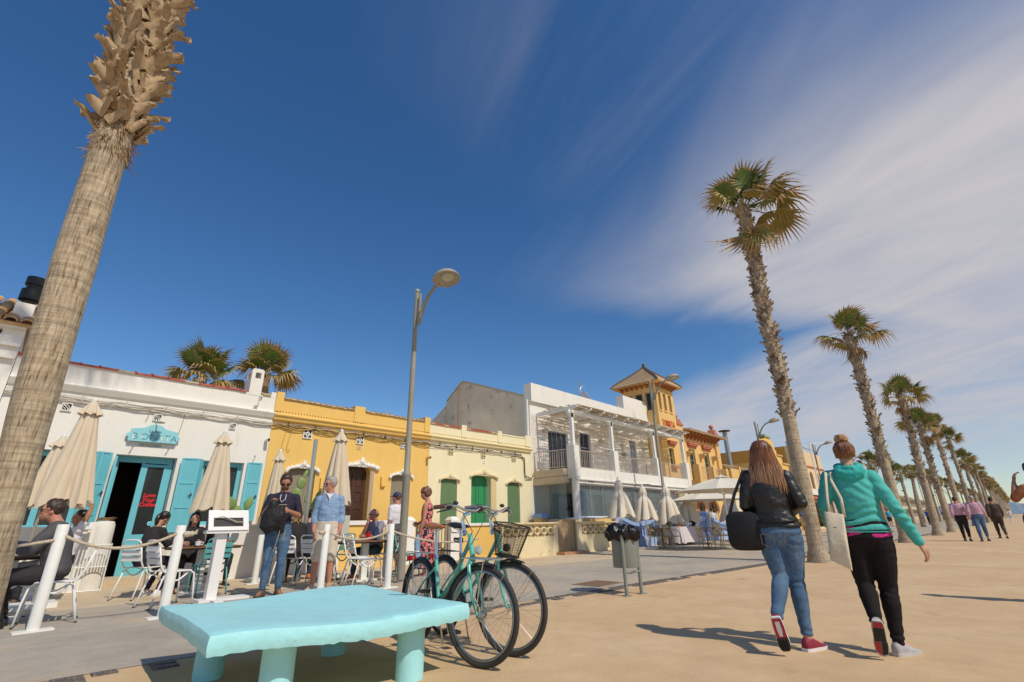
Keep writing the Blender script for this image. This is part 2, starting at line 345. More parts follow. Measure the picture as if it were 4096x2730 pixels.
while s < 45:
    p, d = kpt(s); L = rr.uniform(.16, .26); nrm = Vector((-d.y, d.x, 0))
    for row in (0, 1):
        if s < 22 and rr.random() < (0.50 if s < 11 else 0.12): continue
        c = p + d*L*0.5 - nrm*(0.07+row*0.135); M = Matrix.Translation((c.x, c.y, 0.0)) @ Matrix.Rotation(atan2(d.y, d.x)+rr.uniform(-.03, .03), 4, 'Z') @ Matrix.Diagonal((L*0.93, 0.125, 1, 1))
        if near < 150:
            near += 1; mesh_obj('stone', rr.choice(stones), band, Matrix.Translation((-6.5, -4.9, 0)) @ M)
        else: far.box(-.47, .47, -.45, .45, -.02, .012, M)
    s += L
stuff(far.build('far_stones', STONE, band))
# expansion joints as dark sealant lines; two pole shadows painted as dark strips
JOINT_SHADOW = mat('joint_and_shadow_dark', (0.10, 0.08, 0.065), 0.9)
def strip(pts, w, z):
    mb = MB(); n = len(pts)
    for i in range(n):
        a = Vector((*pts[max(i-1, 0)], 0)); b = Vector((*pts[min(i+1, n-1)], 0)); d = (b-a).normalized(); q = Vector((-d.y, d.x, 0))*w/2
        p = Vector((*pts[i], z)); mb.v += [p-q, p+q]
    for i in range(n-1): mb.f.append((2*i, 2*i+2, 2*i+3, 2*i+1))
    return mb
struct(strip([(14.8, 11.4), (14.7, 8.2), (14.5, 5.16), (14.45, 4.4)], 0.03, 0.008).build('joint_and_shadow_line', JOINT_SHADOW, fix=False))
struct(strip([(-3, 9.2), (1.02, 8.69), (1.77, 8.6), (4.0, 8.4)], 0.012, 0.008).build('joint_and_shadow_line', JOINT_SHADOW, fix=False))
struct(strip([(24.5, -6), (24.3, 4.0)], 0.025, 0.004).build('joint_and_shadow_line', JOINT_SHADOW, fix=False))  # thin pole's cast shadow across the sand, painted as a dark strip
struct(strip([(14.3, -8), (14.2, 3.1)], 0.012, 0.004).build('joint_and_shadow_line', JOINT_SHADOW, fix=False))  # second cast shadow line on the sand, drawn as a narrow dark strip
rr = random.Random(41)
for (x, y, a, L_) in ((9.5, 1.5, .15, 2.6), (6.9, -.4, 2.9, 1.8), (5.3, 6.6, .4, 2.0), (12.5, 2.2, -.3, 3.0), (3.0, 6.9, 1.2, 1.5)):
    pts = [(x, y)]
    for i in range(22): a += rr.uniform(-.35, .35); x += cos(a)*L_/22; y += sin(a)*L_/22; pts.append((x, y))
    struct(strip(pts, .006, .0072).build('pavement_crack', JOINT_SHADOW, fix=False))
h = thing('hatch_cover', 'square rusty utility cover set in the grey paving behind the litter bin', 'hatch', (7.67, 5.37, 0.006))
mb = MB(); mb.box(7.35, 8.0, 5.12, 5.62, 0.004, 0.010); mb.build('cover_plate', mat('rusty_cover', (0.20, 0.12, 0.07), 0.8, 0.2, 20, 0.4, 60), h)
mb = MB()
for a, b_, c, d in ((7.31, 8.04, 5.08, 5.12), (7.31, 8.04, 5.62, 5.66), (7.31, 7.35, 5.12, 5.62), (8.0, 8.04, 5.12, 5.62)): mb.box(a, b_, c, d, 0.004, 0.013)
mb.build('cover_frame', mat('rusty_frame', (0.26, 0.18, 0.11), 0.8, 0.2, 20), h)
# sea and far hills to the right, beyond the beach
SEA = mat('sea_water', (0.06, 0.16, 0.26), 0.25, 0.1, 0.02)
HILL = mat('haze_blue_hills', (0.20, 0.26, 0.33), 0.95, 0.1, 0.002)  # blue-grey base colour stands in for distance haze
sheet('sea', [(900, -9000), (9000, -9000), (9000, 300), (900, -160)], 0.6, SEA)
mb = MB(); rr = random.Random(5); top = []; n = 60
for i in range(n+1):
    y = -3500+i*4500/n; z = 150+110*noise.noise(Vector((i*0.13, 2, 0)))+40*noise.noise(Vector((i*.5, 7, 0)))
    z *= 1 if i < n-8 else (n-i)/8; top.append((y, max(z, 2)))
for i in range(n+1): mb.v += [Vector((8000, top[i][0], -5)), Vector((8600, top[i][0], top[i][1]))]
for i in range(n): mb.f.append((2*i, 2*i+2, 2*i+3, 2*i+1))
struct(mb.build('hills', HILL, fix=False))

# ================================================================== BUILDINGS
YF = 13.3
def shell(b, m, x0, x1, z1, yb, t=0.3, yf=YF, name='side_wall'):
    """side walls, back wall and flat roof behind a facade"""
    mb = MB(); mb.box(x0+.002, x0+t, yf+t, yb, 0, z1-.05); mb.box(x1-t, x1-.002, yf+t, yb, 0, z1-.05); mb.box(x0+t, x1-t, yb-t, yb, 0, z1-.05)
    mb.build(name, m, b); mb = MB(); mb.box(x0+t, x1-t, yf+t, yb-t, z1-.75, z1-.6); mb.build('roof', m, b)
def facade(b, m, x0, x1, z1, holes, yf=YF, t=0.3, z0=0):
    mb = MB(); mb.prism(rect(x0, x1, z0, z1), yf, yf+t, 'y', holes); return mb.build('wall', m, b)
def moulding(b, m, x0, x1, prof, name='cornice', yf=YF):
    """prof list of (out, z) going down; extruded along x"""
    mb = MB(); pl = [(yf-o, z) for o, z in prof] + [(yf+.02, prof[-1][1]), (yf+.02, prof[0][1])]
    mb.prism(pl, x0, x1, 'x'); return mb.build(name, m, b)
def vent(b, x, z, w, m, kind=0):
    """pierced ornamental vent grille: frame, back and a flower of bars"""
    mb = MB(); mb.box(x-w/2, x+w/2, YF-.012, YF-.004, z-w/2, z+w/2); f = mb.build('vent', DARK, b)
    mb = MB(); t = w*.10
    for a, c, d, e in ((-.5, .5, .5-.10, .5), (-.5, .5, -.5, -.40), (-.5, -.40, -.4, .4), (.40, .5, -.4, .4)): mb.box(x+a*w, x+c*w, YF-.035, YF-.012, z+d*w, z+e*w)
    if kind == 0:
        for a in range(4):
            q = a*pi/2; mb.tube([(x+cos(q)*w*.42, YF-.025, z+sin(q)*w*.42), (x+cos(q+.5)*w*.2, YF-.025, z+sin(q+.5)*w*.2), (x+cos(q+1.57)*w*.42, YF-.025, z+sin(q+1.57)*w*.42)], w*.05, 5)
        mb.tube([(x+cos(a*pi/4)*w*.14, YF-.025, z+sin(a*pi/4)*w*.14) for a in range(8)], w*.055, 5, closed=True)
    else:
        for k in range(5):
            r = w*(.2+.22*k); mb.tube([(x-w*.45+r*cos(a), YF-.025, z-w*.45+r*sin(a)) for a in [i*pi/12 for i in range(7)] if r*cos(a) < w*.9 and r*sin(a) < w*.9] or [(x, YF, z), (x, YF, z+.01)], w*.045, 5)
        mb.tube([(x-w*.4, YF-.025, z+w*.4), (x+w*.4, YF-.025, z-w*.4)], w*.05, 5)
    mb.build('grille', m, f)
def pediment(b, m, xa, xb, zs, top, w, seed=0):
    """moulded plaster hood with leaf ornament over an arched opening: a curved band with lumps"""
    rr = random.Random(seed); mb = MB(); c = (xa+xb)/2; h = (xb-xa)/2; n = 18; outer = []; inner = []
    for i in range(n+1):
        a = pi*i/n; e = 2.4; ca, sa = cos(a), sin(a)
        ux = abs(ca)**(2/e)*(1 if ca > 0 else -1); uz = abs(sa)**(2/e)
        inner.append((c+h*ux, zs+(top-zs-w)*uz)); pk = w*(0.75+0.55*math.exp(-(ux/0.28)**2))
        outer.append((c+(h+.06)*ux, zs-.03+(top-zs-w)*uz+pk*(0.4+0.6*uz)))
    mb.prism(outer + inner[::-1], YF-.06, YF+.01, 'y')
    for i in range(1, n):
        p = [(outer[i][j]+inner[i][j])/2 for j in (0, 1)]; r = w*.30*rr.uniform(.7, 1.2)
        mb.ball((p[0], YF-.065, p[1]), r, 7, 5, (1.2, .6, .9))
        if i % 2: mb.ball((p[0]*.5+outer[i][0]*.5, YF-.055, p[1]*.5+outer[i][1]*.5+.01), r*.8, 6, 5, (1, .7, 1.1))
        mb.tube([(inner[i][0], YF-.07, inner[i][1]+.01), (outer[min(i+1, n)][0], YF-.075, outer[min(i+1, n)][1]-.01)], w*.09, 5)
    mb.ball((c, YF-.08, top-w*.2), w*.42, 8, 6, (1, .6, 1.2))
    mb.ball((c, YF-.08, top+w*.25), w*.3, 8, 6, (1.2, .6, .7))
    return mb.build('plaster_hood', m, b, smooth=S45)
def slat_blind(b, m, hole, y, name='blind'):
    """roll blind of narrow horizontal/vertical slats filling an arched hole"""
    x0 = min(p[0] for p in hole); x1 = max(p[0] for p in hole); z0 = min(p[1] for p in hole); z1 = max(p[1] for p in hole)
    mb = MB(); mb.prism([(p[0], p[1]) for p in hole], y, y+.02, 'y'); f = mb.build(name, m, b)
    mb = MB(); k = int((x1-x0)/.045)
    for i in range(k):
        x = x0+(i+.5)*(x1-x0)/k; t = abs(2*(x-(x0+x1)/2)/(x1-x0)); zt = z0+(z1-z0)*(1 if t < .5 else 1-.28*((t-.5)/.5)**2.2)-.02
        mb.box(x-.017, x+.017, y-.012, y, z0, zt)
    mb.build('slats', m, f)
def cables(b, x0, x1, z, ms, n=5, seed=0, sag=.05, y=YF-.05):
    rr = random.Random(seed)
    for k in range(n):
        pts = []; q = rr.uniform(-.045, .06); L = x1-x0; seg = max(2, int(L/.8)); ph = rr.uniform(0, 6); s_ = sag*rr.choice([.3, .5, 1.0, 1.6])
        m = int(seg*6)
        for i in range(m+1):
            t = i/m; a = (t*seg+ph) % 1; pts.append((x0+L*t, y-.02*rr.random()-.012*k/n, z+q-s_*4*a*(1-a)*.6+.012*sin(t*9+ph)+rr.uniform(-.003, .003)))
        mb = MB(); mb.tube(pts, rr.uniform(.006, .013), 5); mb.build('cable', ms[k % len(ms)], b)
    for i in range(int((x1-x0)/.75)):
        x = x0+.4+i*.75; mb = MB(); mb.box(x-.008, x+.008, YF-.09, YF-.02, z-.05, z+.07); mb.build('cable_clip', ms[0], b)
def camera_box(b, x, z, mm):
    mb = MB(); mb.tube([(x, YF-.04, z), (x-.0, YF-.2, z-.01)], .045, 10); mb.box(x-.03, x+.03, YF-.05, YF, z-.06, z+.0); o = mb.build('security_camera', mm, b)
    mb = MB(); mb.tube([(x, YF-.2, z-.01), (x, YF-.206, z-.01)], .035, 10); mb.build('lens', DARK, o)
def tiles_edge(b, x0, x1, z, mlist, L=.33, seed=0, w=.3):
    """row of half-round/flat coping tiles along a parapet"""
    rr = random.Random(seed); x = x0; k = 0; variants = {}
    while x < x1-.02:
        l = min(L*rr.uniform(.96, 1.04), x1-x); mm = mlist[k] if k < len(mlist) else rr.choice(mlist)
        mb = MB(); zz = z+rr.uniform(-.008, .008); a = [(YF-.05, zz), (YF-.04, zz+.035), (YF+w*.5, zz+.085), (YF+w+.04, zz+.035), (YF+w+.05, zz)]
        mb.prism(a, x+.004, x+l-.006, 'x'); mb.tube([(x+.01, YF-.06, zz+.03), (x+.01, YF+w*.5, zz+.085)], .022, 6)
        mb.build('coping_tile', mm, b); x += l; k += 1
def panelled(b, m, x0, x1, z0, z1, y, rows, name='door_leaf', planks=0, t=.04, M=None, fr=.07, mid=None):
    """framed leaf with recessed (planked) panels; local leaf plane x/z, front at y"""
    mb = MB(); zs = [z0]+[z0+(z1-z0)*r for r in rows]+[z1]
    holes = []
    for i in range(len(zs)-1): holes.append(rect(x0+fr, x1-fr, zs[i]+fr*.6, zs[i+1]-fr*.6))
    mb.prism(rect(x0, x1, z0, z1), y, y+t, 'y', holes)
    if M: mb.xform(M)
    f = mb.build(name, m, b)
    for hl in holes:
        mb = MB(); xa, xb = hl[0][0]-.003, hl[1][0]+.003; za, zb = hl[0][1]-.003, hl[2][1]+.003
        if planks:
            w = (xb-xa)/planks
            for i in range(planks): mb.box(xa+i*w+.002, xa+(i+1)*w-.002, y+.013, y+t-.006, za, zb)
            mb.box(xa, xb, y+t-.008, y+t-.004, za, zb)
        else:
            mb.box(xa, xb, y+.018, y+t-.005, za, zb)
            mb.box(xa+.05, xb-.05, y+.008, y+.02, za+.05, zb-.05)
        if M: mb.xform(M)
        mb.build('panel', m, f)
    return f
def hinge(x, y, ang): return Matrix.Translation((x, y, 0)) @ Matrix.Rotation(ang, 4, 'Z')

# ---------- neighbour at the far left, two storeys, tiled roof
bl = thing('white_house', 'white two storey house with an orange tiled roof rising behind the big palm trunk', 'house', (-3, 14, 0))
mb = MB(); mb.prism(rect(-6, -.40, 0, 4.93), YF, YF+.3, 'y', [rect(-3.0, -.72, 4.72, 4.83), rect(-3.0, -.72, 4.30, 4.50), rect(-3.6, -1.2, 1.0, 2.6)]); mb.build('wall', WHITE, bl)
mb = MB(); mb.box(-6, -.40, YF-.12, YF, 4.86, 4.96); mb.box(-6, -.40, YF-.08, YF, 4.50, 4.56); mb.box(-6, -.42, YF-.10, YF, 4.24, 4.29); mb.build('string_course', WHITE, bl)
shell(bl, WHITE, -6, -.40, 5.6, 20)
mb = MB(); mb.box(-2.9, -.8, YF+.05, YF+.07, 4.72, 4.83); mb.box(-2.9, -.8, YF+.1, YF+.12, 4.3, 4.5); mb.build('window', WGLASS, bl)
mb = MB(); mb.prism([(YF-.15, 4.96), (16.2, 6.28), (19.5, 4.96), (19.5, 4.9), (YF-.15, 4.9)], -6.1, -.35, 'x'); mb.build('roof', TILEO, bl)
for i in range(17):
    for j in range(9):
        x = -.42-.24*i; y0 = YF-.2+j*.36; z0 = 4.975+(y0+.2-YF)*.455
        M = Matrix.Translation((x, y0, z0)) @ Matrix.Rotation(.42, 4, 'X')
        if i == 0 and j == 0:
            mb = MB(); rs = []
            for yy, r in ((0, .105), (.42, .088)): rs.append([Vector((r*cos(a*pi/6), yy, r*.75*sin(a*pi/6))) for a in range(7)] + [Vector((r*.8*cos(a*pi/6), yy, r*.55*sin(a*pi/6))) for a in range(6, -1, -1)])
            mb.rings(rs); t0 = mb.build('tile', TILEO, bl, smooth=S45, local=True); tile_me = t0.data; bpy.data.objects.remove(t0)
        mesh_obj('tile', tile_me, bl, ROOTINV[bl.name] @ M)
fl = tag(None, 0, 0) if 0 else None
mb = MB(); mb.lathe([(.12, 5.15), (.12, 6.0), (.13, 6.02), (.2, 6.05), (.2, 6.3), (.14, 6.32), (.14, 6.42), (.18, 6.43), (.18, 6.62)], (-.57, 14.9, 0), 14); fl = mb.build('flue_pipe', mat('black_flue', (.035, .035, .03), .4, metal=.3), bl, smooth=S45)
# ---------- 1 white restaurant
b1 = thing('white_restaurant', 'single storey white restaurant with turquoise shutters and doors beside the palm trunk', 'building', (1.8, 13.3, 0))
door = rect(1.58, 2.70, 0.0, 2.57); wl = rect(.0, 1.17, 1.08, 2.57); wr = rect(3.24, 4.13, 1.12, 2.56)
facade(b1, WHITE, -.39, 4.63, 4.35, [door, wl, wr], t=.28); shell(b1, WHITE, -.39, 4.63, 4.35, 20, t=.28)
moulding(b1, WHITE, -.39, 4.63, [(0.0, 3.93), (.10, 3.92), (.115, 3.89), (.10, 3.86), (.075, 3.82), (.045, 3.77), (.0, 3.73)])
tiles_edge(b1, -.39, 3.88, 4.35, [TILER, TILER, TILER, TILER, TILER, TILEP, TILER, TILER, TILER, TILEP, TILER, TILER, TILER], L=.315, seed=2)
tiles_edge(b1, 4.24, 4.50, 4.35, [TILEP], L=.26, seed=3)
mb = MB(); mb.box(4.50, 4.63, YF-.004, YF+.29, 4.30, 4.46); mb.build('parapet_end', WHITE, b1)
# chimney with square openings
mb = MB(); mb.prism([(3.93, 4.30), (4.23, 4.30), (4.23, 4.97), (4.19, 5.02), (3.97, 5.02), (3.93, 4.97)], YF-.01, YF+.02, 'y', [rect(4.02, 4.16, 4.76, 4.92)])
mb.prism([(3.93, 4.30), (4.23, 4.30), (4.23, 4.97), (4.19, 5.02), (3.97, 5.02), (3.93, 4.97)], YF+.40, YF+.43, 'y', [rect(4.02, 4.16, 4.76, 4.92)])
for xa in (3.93, 4.20): mb.prism([(YF+.02, 4.3), (YF+.40, 4.3), (YF+.40, 4.97), (YF+.02, 4.97)], xa, xa+.03, 'x', [[(YF+.12, 4.76), (YF+.3, 4.76), (YF+.3, 4.92), (YF+.12, 4.92)]])
mb.box(3.96, 4.20, YF+.02, YF+.40, 4.97, 5.01); mb.box(3.96, 4.20, YF+.02, YF+.40, 4.55, 4.74)
mb.build('chimney', WHITE, b1)
vent(b1, .565, 3.435, .17, WHITE, 1); vent(b1, 2.13, 3.43, .16, WHITE, 1); vent(b1, 3.705, 3.43, .15, WHITE, 1); vent(b1, 5.61, 3.45, .26, WHITE, 0) if 0 else None
cables(b1, -.39, 4.63, 3.63, [CABLEW, CABLEW, CABLE], n=7, seed=4)
for x, z0, z1 in ((1.95, 3.32, 3.57), (2.62, 3.08, 3.55), (1.80, 2.60, 2.75), (2.46, 2.62, 2.76), (4.33, 2.6, 2.75)):
    mb = MB(); mb.tube([(x+.02, YF-.02, z1), (x, YF-.05, (z0+z1)/2), (x-.02, YF-.02, z0)], .007, 5); mb.ball((x+.02, YF-.02, z1), .018, 6, 4); mb.build('wall_hook', CABLE, b1)
mb = MB(); mb.tube([(4.22, YF-.03, 4.30), (4.20, YF-.08, 4.15), (4.16, YF-.06, 4.03)], .015, 6); mb.ball((4.24, YF-.04, 4.28), .045, 8, 6); mb.lathe([(.03, 0), (.06, .03), (.03, .06)], (4.15, YF-.06, 3.98), 8); mb.build('wall_lamp', CABLEW, b1, smooth=S45)
# door surround, inner frame, dark room behind
mb = MB(); mb.box(1.60, 2.68, YF+.22, YF+.27, 2.44, 2.57); mb.box(1.60, 1.69, YF+.22, YF+.27, 0, 2.44); mb.box(2.10, 2.16, YF+.21, YF+.27, 0, 2.44); mb.box(2.58, 2.68, YF+.22, YF+.27, 0, 2.44); mb.build('door_frame', TEAL, b1)
mb = MB(); mb.prism(rect(2.16, 2.58, .15, 2.42), YF+.215, YF+.255, 'y', [rect(2.22, 2.53, .95, 2.36)]); mb.box(2.25, 2.50, YF+.205, YF+.216, .30, .85); dl = mb.build('door_leaf', TEAL, b1)
mb = MB(); mb.box(2.22, 2.53, YF+.23, YF+.238, .95, 2.36); mb.build('pane', WGLASS, dl)
REDT = mat('red_lettering', (.75, .02, .03), .5); BLUET = mat('sticker_blue', (.10, .55, .75), .5)
text_mesh('Love\nYour\nCoffee', .115, 'lettering', REDT, dl, (2.375, YF+.226, 1.72), ex=.002, shear=.2, bold=.004)
mb = MB(); mb.tube([(2.50, YF+.226, 1.17), (2.50, YF+.228, 1.17)], .045, 14); mb.build('sticker', WHITEP, dl); 
mb = MB(); mb.tube([(2.50, YF+.222, 1.17), (2.50, YF+.226, 1.17)], .036, 14); mb.build('sticker_disc', BLUET, dl)
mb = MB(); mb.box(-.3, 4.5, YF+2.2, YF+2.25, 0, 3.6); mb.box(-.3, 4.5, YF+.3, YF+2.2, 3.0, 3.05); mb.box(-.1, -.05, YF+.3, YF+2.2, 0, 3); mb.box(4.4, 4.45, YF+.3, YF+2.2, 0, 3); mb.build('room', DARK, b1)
leaf = panelled(b1, TEAL, 0, .50, .17, 2.50, 0, (.36,), 'door_leaf', M=hinge(1.60, YF+.20, radians(-97)), t=.045)
mb = MB(); mb.box(1.40, 3.0, 12.72, YF+.28, .0, .15); mb.build('door_step', BEIGE, b1)
# windows behind the shutters
for nm, hl, x0, x1, z0 in (('l', wl, .0, 1.17, 1.08), ('r', wr, 3.24, 4.13, 1.12)):
    mb = MB(); xm = (x0+x1)/2; mb.prism(rect(x0, x1, z0, 2.56), YF+.16, YF+.21, 'y', [rect(x0+.08, xm-.05, z0+.08, 2.46), rect(xm+.05, x1-.08, z0+.08, 2.46)]); w_ = mb.build('window', TEAL, b1)
    mb = MB(); mb.box(x0+.07, x1-.07, YF+.185, YF+.19, z0+.07, 2.47); mb.build('pane', WGLASS, w_)
    mb = MB(); mb.box(x0-.04, x1+.04, YF-.05, YF+.15, z0-.05, z0-.003); mb.build('sill', WHITE, b1)
def shutter(xh, yh, ang, w, z0, z1, rows=(.33, .66), pl=6):
    f = panelled(b1, TEAL, 0, w, z0, z1, -.02, rows, 'shutter', planks=pl, M=hinge(xh, yh, ang), t=.035, fr=.045)
    mb = MB(); mb.tube([(w*.85, -.04, 1.72), (w*.85, -.045, 1.80)], .012, 5); mb.tube([(w*.85-.05, -.04, 1.75), (w*.85+.03, -.04, 1.77)], .007, 5); mb.xform(hinge(xh, yh, ang)); mb.build('latch', IRON, f)
# right window: a folded pair on the left, a single leaf on the right; left window: a folded pair on its right
shutter(3.22, YF-.03, radians(-128), .17, .98, 2.57, pl=3); shutter(2.77, YF-.11, radians(-14), .36, .98, 2.57, pl=6)
shutter(4.20, YF-.035, radians(-8), .34, 1.20, 2.58, pl=6)
shutter(1.18, YF-.03, radians(-50), .17, .75, 2.58, pl=3); shutter(1.30, YF-.17, radians(22), .22, .75, 2.58, pl=4)
shutter(-.34, YF-.08, radians(7), .35, 1.10, 2.58)
# sign board
sg = MB(); pl = [(1.69, 2.86), (2.585, 2.87), (2.60, 2.95)] + [(2.60+.04*cos(a), 2.985+.04*sin(a)) for a in [-pi/2+i*pi/5 for i in range(6)]] + \
     [(2.585, 3.04), (2.575, 3.125), (2.33, 3.17)] + [(2.14+.17*cos(a), 3.155+.10*sin(a)) for a in [pi*i/8 for i in range(1, 8)]] + [(1.94, 3.165), (1.715, 3.125), (1.705, 3.04)] + \
     [(1.68-.04*cos(a), 2.985-.04*sin(a)) for a in [-pi/2+i*pi/5 for i in range(6)]] + [(1.68, 2.95)]
sg.prism(pl, YF-.10, YF-.05, 'y'); sign = tag(sg.build('shop_sign', mat('pale_teal_sign', (.28, .62, .68), .5, .03), None), 'pale turquoise cut-out board lettered BONITA hung above the restaurant doorway', 'sign')
DTEAL = mat('letter_dark_teal', (.06, .20, .24), .5); LWHT = mat('letter_white', (.8, .78, .7), .5)
for ch, x, mth in (('B', 1.80, 0), ('O', 1.97, 0), ('N', 2.14, 0), ('I', 2.28, 0), ('T', 2.39, 0), ('A', 2.52, 0)):
    text_mesh(ch, .20, 'lettering', DTEAL, sign, (x, YF-.103, 2.905), ex=.003, bold=-.004)
text_mesh('La Mas', .085, 'lettering', DTEAL, sign, (2.14, YF-.103, 3.075), ex=.003, shear=.3)
text_mesh('PATACONA', .075, 'lettering', mat('letter_grey_teal', (.22, .36, .36), .6), b1, (2.13, YF-.012, 2.775), ex=.004)
mb = MB()
for x, a, c in ((1.757, 2.90, 3.0), (2.275, 2.905, 3.0), (2.387, 2.905, 3.0), (1.905, 2.93, 2.99)): mb.box(x, x+.022, YF-.108, YF-.1, a, c)
mb.build('letter_strokes', LWHT, sign)
# disc lamp on a bracket in front of the sign
dlamp = thing('wall_lamp', 'small disc wall lamp standing out over the turquoise restaurant sign', 'lamp', (2.14, YF, 3.3))
mb = MB(); mb.tube([(2.13, YF, 3.33), (2.13, YF-.15, 3.36), (2.14, YF-.33, 3.30)], .012, 6); mb.build('bracket', CABLEW, dlamp)
mb = MB(); mb.lathe([(.0, .03), (.09, .015), (.105, 0), (.10, -.008), (.0, .004)], (2.14, YF-.35, 3.27), 20); mb.build('shade', mat('lamp_disc', (.5, .46, .35), .5), dlamp, smooth=S45)
camera_box(b1, 4.55, 3.17, WHITEP)
# ---------- 2 yellow house
b2 = thing('yellow_house', 'single storey egg-yolk yellow house with white moulded window hoods and a brown door', 'house', (7.2, 13.3, 0))
h1 = arch(5.25, 5.98, .95, 2.36, .22); h2 = arch(6.87, 7.66, 0, 2.50, .24); h3 = arch(8.40, 9.07, .95, 2.36, .20)
facade(b2, YEL, 4.635, 9.78, 4.32, [h1, h2, h3]); shell(b2, YEL, 4.635, 9.78, 4.32, 20)
moulding(b2, YEL, 4.635, 9.78, [(0, 3.95), (.05, 3.94), (.06, 3.90), (.12, 3.885), (.135, 3.86), (.12, 3.83), (.09, 3.81), (.07, 3.74), (.0, 3.69)])
mb = MB()
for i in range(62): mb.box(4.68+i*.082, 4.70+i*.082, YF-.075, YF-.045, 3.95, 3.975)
mb.build('dentil_shadow_gaps', mat('shadow_gap_brown', (.30, .17, .05), .9), b2)  # narrow dark blocks painted as the shadow gaps of a dentil course
mb = MB(); mb.box(4.638, 4.84, YF-.03, YF+.31, 3.96, 4.50); mb.build('parapet_pier', YEL, b2); mb = MB(); mb.box(6.95, 7.30, YF-.03, YF+.31, 3.96, 4.46); mb.build('parapet_pier', YEL, b2); mb = MB(); mb.box(9.55, 9.777, YF-.03, YF+.31, 3.96, 4.48); mb.build('parapet_pier', YEL, b2)
tiles_edge(b2, 4.845, 6.945, 4.32, [TILEG, TILEP, TILEG], L=.17, seed=5); tiles_edge(b2, 7.305, 9.545, 4.32, [TILEG, TILEP, TILEG], L=.17, seed=6)
for x, w in ((5.61, .25), (7.21, .24), (8.74, .20)): vent(b2, x, 3.45, w, WHITEP, 0)
cables(b2, 4.64, 9.78, 3.62, [CABLED, CABLE, mat('yellow_cable', (.60, .40, .10), .7)], n=8, seed=9, sag=.09)
for x, xa in ((4.98, 5.0), (5.12, 5.14)):
    mb = MB(); mb.tube([(x+.05, YF-.02, 3.5), (x, YF-.02, 3.2), (x-.02, YF-.03, 3.0), (x+.02, YF-.05, 2.95), (x+.05, YF-.04, 3.0)], .01, 5); mb.build('hook', mat('yellow_cable', (.6, .4, .1)), b2)
pediment(b2, WHITEP, 5.20, 6.03, 2.40, 2.66, .14, 1); pediment(b2, WHITEP, 6.82, 7.84, 2.62, 2.86, .19, 2); pediment(b2, WHITEP, 8.36, 9.14, 2.40, 2.64, .13, 3)
slat_blind(b2, BEIGES, h1, YF+.10); slat_blind(b2, BEIGES, h3, YF+.10)
mb = MB(); mb.prism(arch(6.87, 7.66, 0.15, 2.50, .24), YF+.24, YF+.29, 'y', [rect(6.97, 7.22, 2.08, 2.50), rect(7.30, 7.56, 2.08, 2.50), rect(6.98, 7.22, 1.98-.35, 1.98), rect(7.31, 7.55, 1.63, 1.98), rect(6.98, 7.22, .3, 1.5), rect(7.31, 7.55, .3, 1.5)]); dd = mb.build('door', WOODD, b2)
mb = MB(); mb.box(6.92, 7.61, YF+.262, YF+.28, .2, 2.52)
for xa, xb in ((7.02, 7.18), (7.35, 7.51)): mb.box(xa, xb, YF+.247, YF+.262, 1.69, 1.92); mb.box(xa, xb, YF+.247, YF+.262, 2.14, 2.42)
mb.build('panel', WOODD, dd)
mb = MB(); IRONG = mat('brown_iron', (.12, .07, .05), .5)
for xa, xb in ((6.98, 7.22), (7.31, 7.55)):
    for i in range(6): mb.tube([(xa+.02+i*.04, YF+.245, .35), (xa+.02+i*.04, YF+.245, 1.48)], .006, 5)
    mb.tube([((xa+xb)/2+.09*cos(a*pi/5), YF+.24, 1.05+.13*sin(a*pi/5)) for a in range(10)], .008, 5, closed=True)
    mb.tube([((xa+xb)/2+.05*cos(a*pi/5), YF+.24, 1.38+.06*sin(a*pi/5)) for a in range(10)], .007, 5, closed=True)
mb.build('grille', IRONG, dd)
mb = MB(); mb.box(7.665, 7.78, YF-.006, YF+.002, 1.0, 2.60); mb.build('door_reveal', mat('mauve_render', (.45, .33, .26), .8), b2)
mb = MB(); mb.box(7.14, 7.27, YF-.015, YF, 3.17, 3.27); npl = mb.build('number_plate', mat('plate_tan', (.62, .45, .25), .6), b2)
text_mesh('11', .075, 'lettering', mat('plate_dark', (.18, .1, .06)), npl, (7.205, YF-.017, 3.195), ex=.002)
for x, z0 in ((8.09, 2.13), (6.2, 2.0)):
    mb = MB(); mb.prism([(YF, z0-.02), (YF-.09, z0+.02), (YF-.07, z0+.30), (YF, z0+.30)], x-.075, x+.075, 'x'); mb.build('wall_light', mat('yellow_shade', (.80, .50, .12), .6), b2)
camera_box(b2, 9.70, 3.13, OCHRE)
# ---------- 3 pale house
b3 = thing('pale_yellow_house', 'single storey pale yellow house with green blinds and a bright green door', 'house', (12.3, 13.3, 0))
g1 = arch(10.33, 11.04, .95, 2.38, .20); g2 = arch(11.69, 12.66, 0, 2.52, .22); g3 = arch(13.52, 14.21, .95, 2.38, .20)
facade(b3, PALE, 9.785, 14.94, 4.30, [g1, g2, g3]); shell(b3, PALE, 9.785, 14.94, 4.30, 18)
moulding(b3, mat('pale_cornice', (.78, .66, .36), .85, .05, 3), 9.785, 14.90, [(0, 3.95), (.05, 3.94), (.06, 3.90), (.12, 3.885), (.135, 3.86), (.12, 3.83), (.09, 3.81), (.07, 3.74), (.0, 3.69)])
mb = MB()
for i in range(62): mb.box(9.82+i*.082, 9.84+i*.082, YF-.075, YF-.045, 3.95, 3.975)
mb.build('dentil_shadow_gaps', mat('shadow_gap_tan', (.35, .27, .14), .9), b3)  # darker tan blocks stand in for shaded gaps between dentils
for a, c in ((11.18, 11.42), (13.02, 13.24), (14.60, 14.93)): mb = MB(); mb.box(a, c, YF-.03, YF+.31, 3.96, 4.42); mb.build('parapet_pier', PALE, b3)
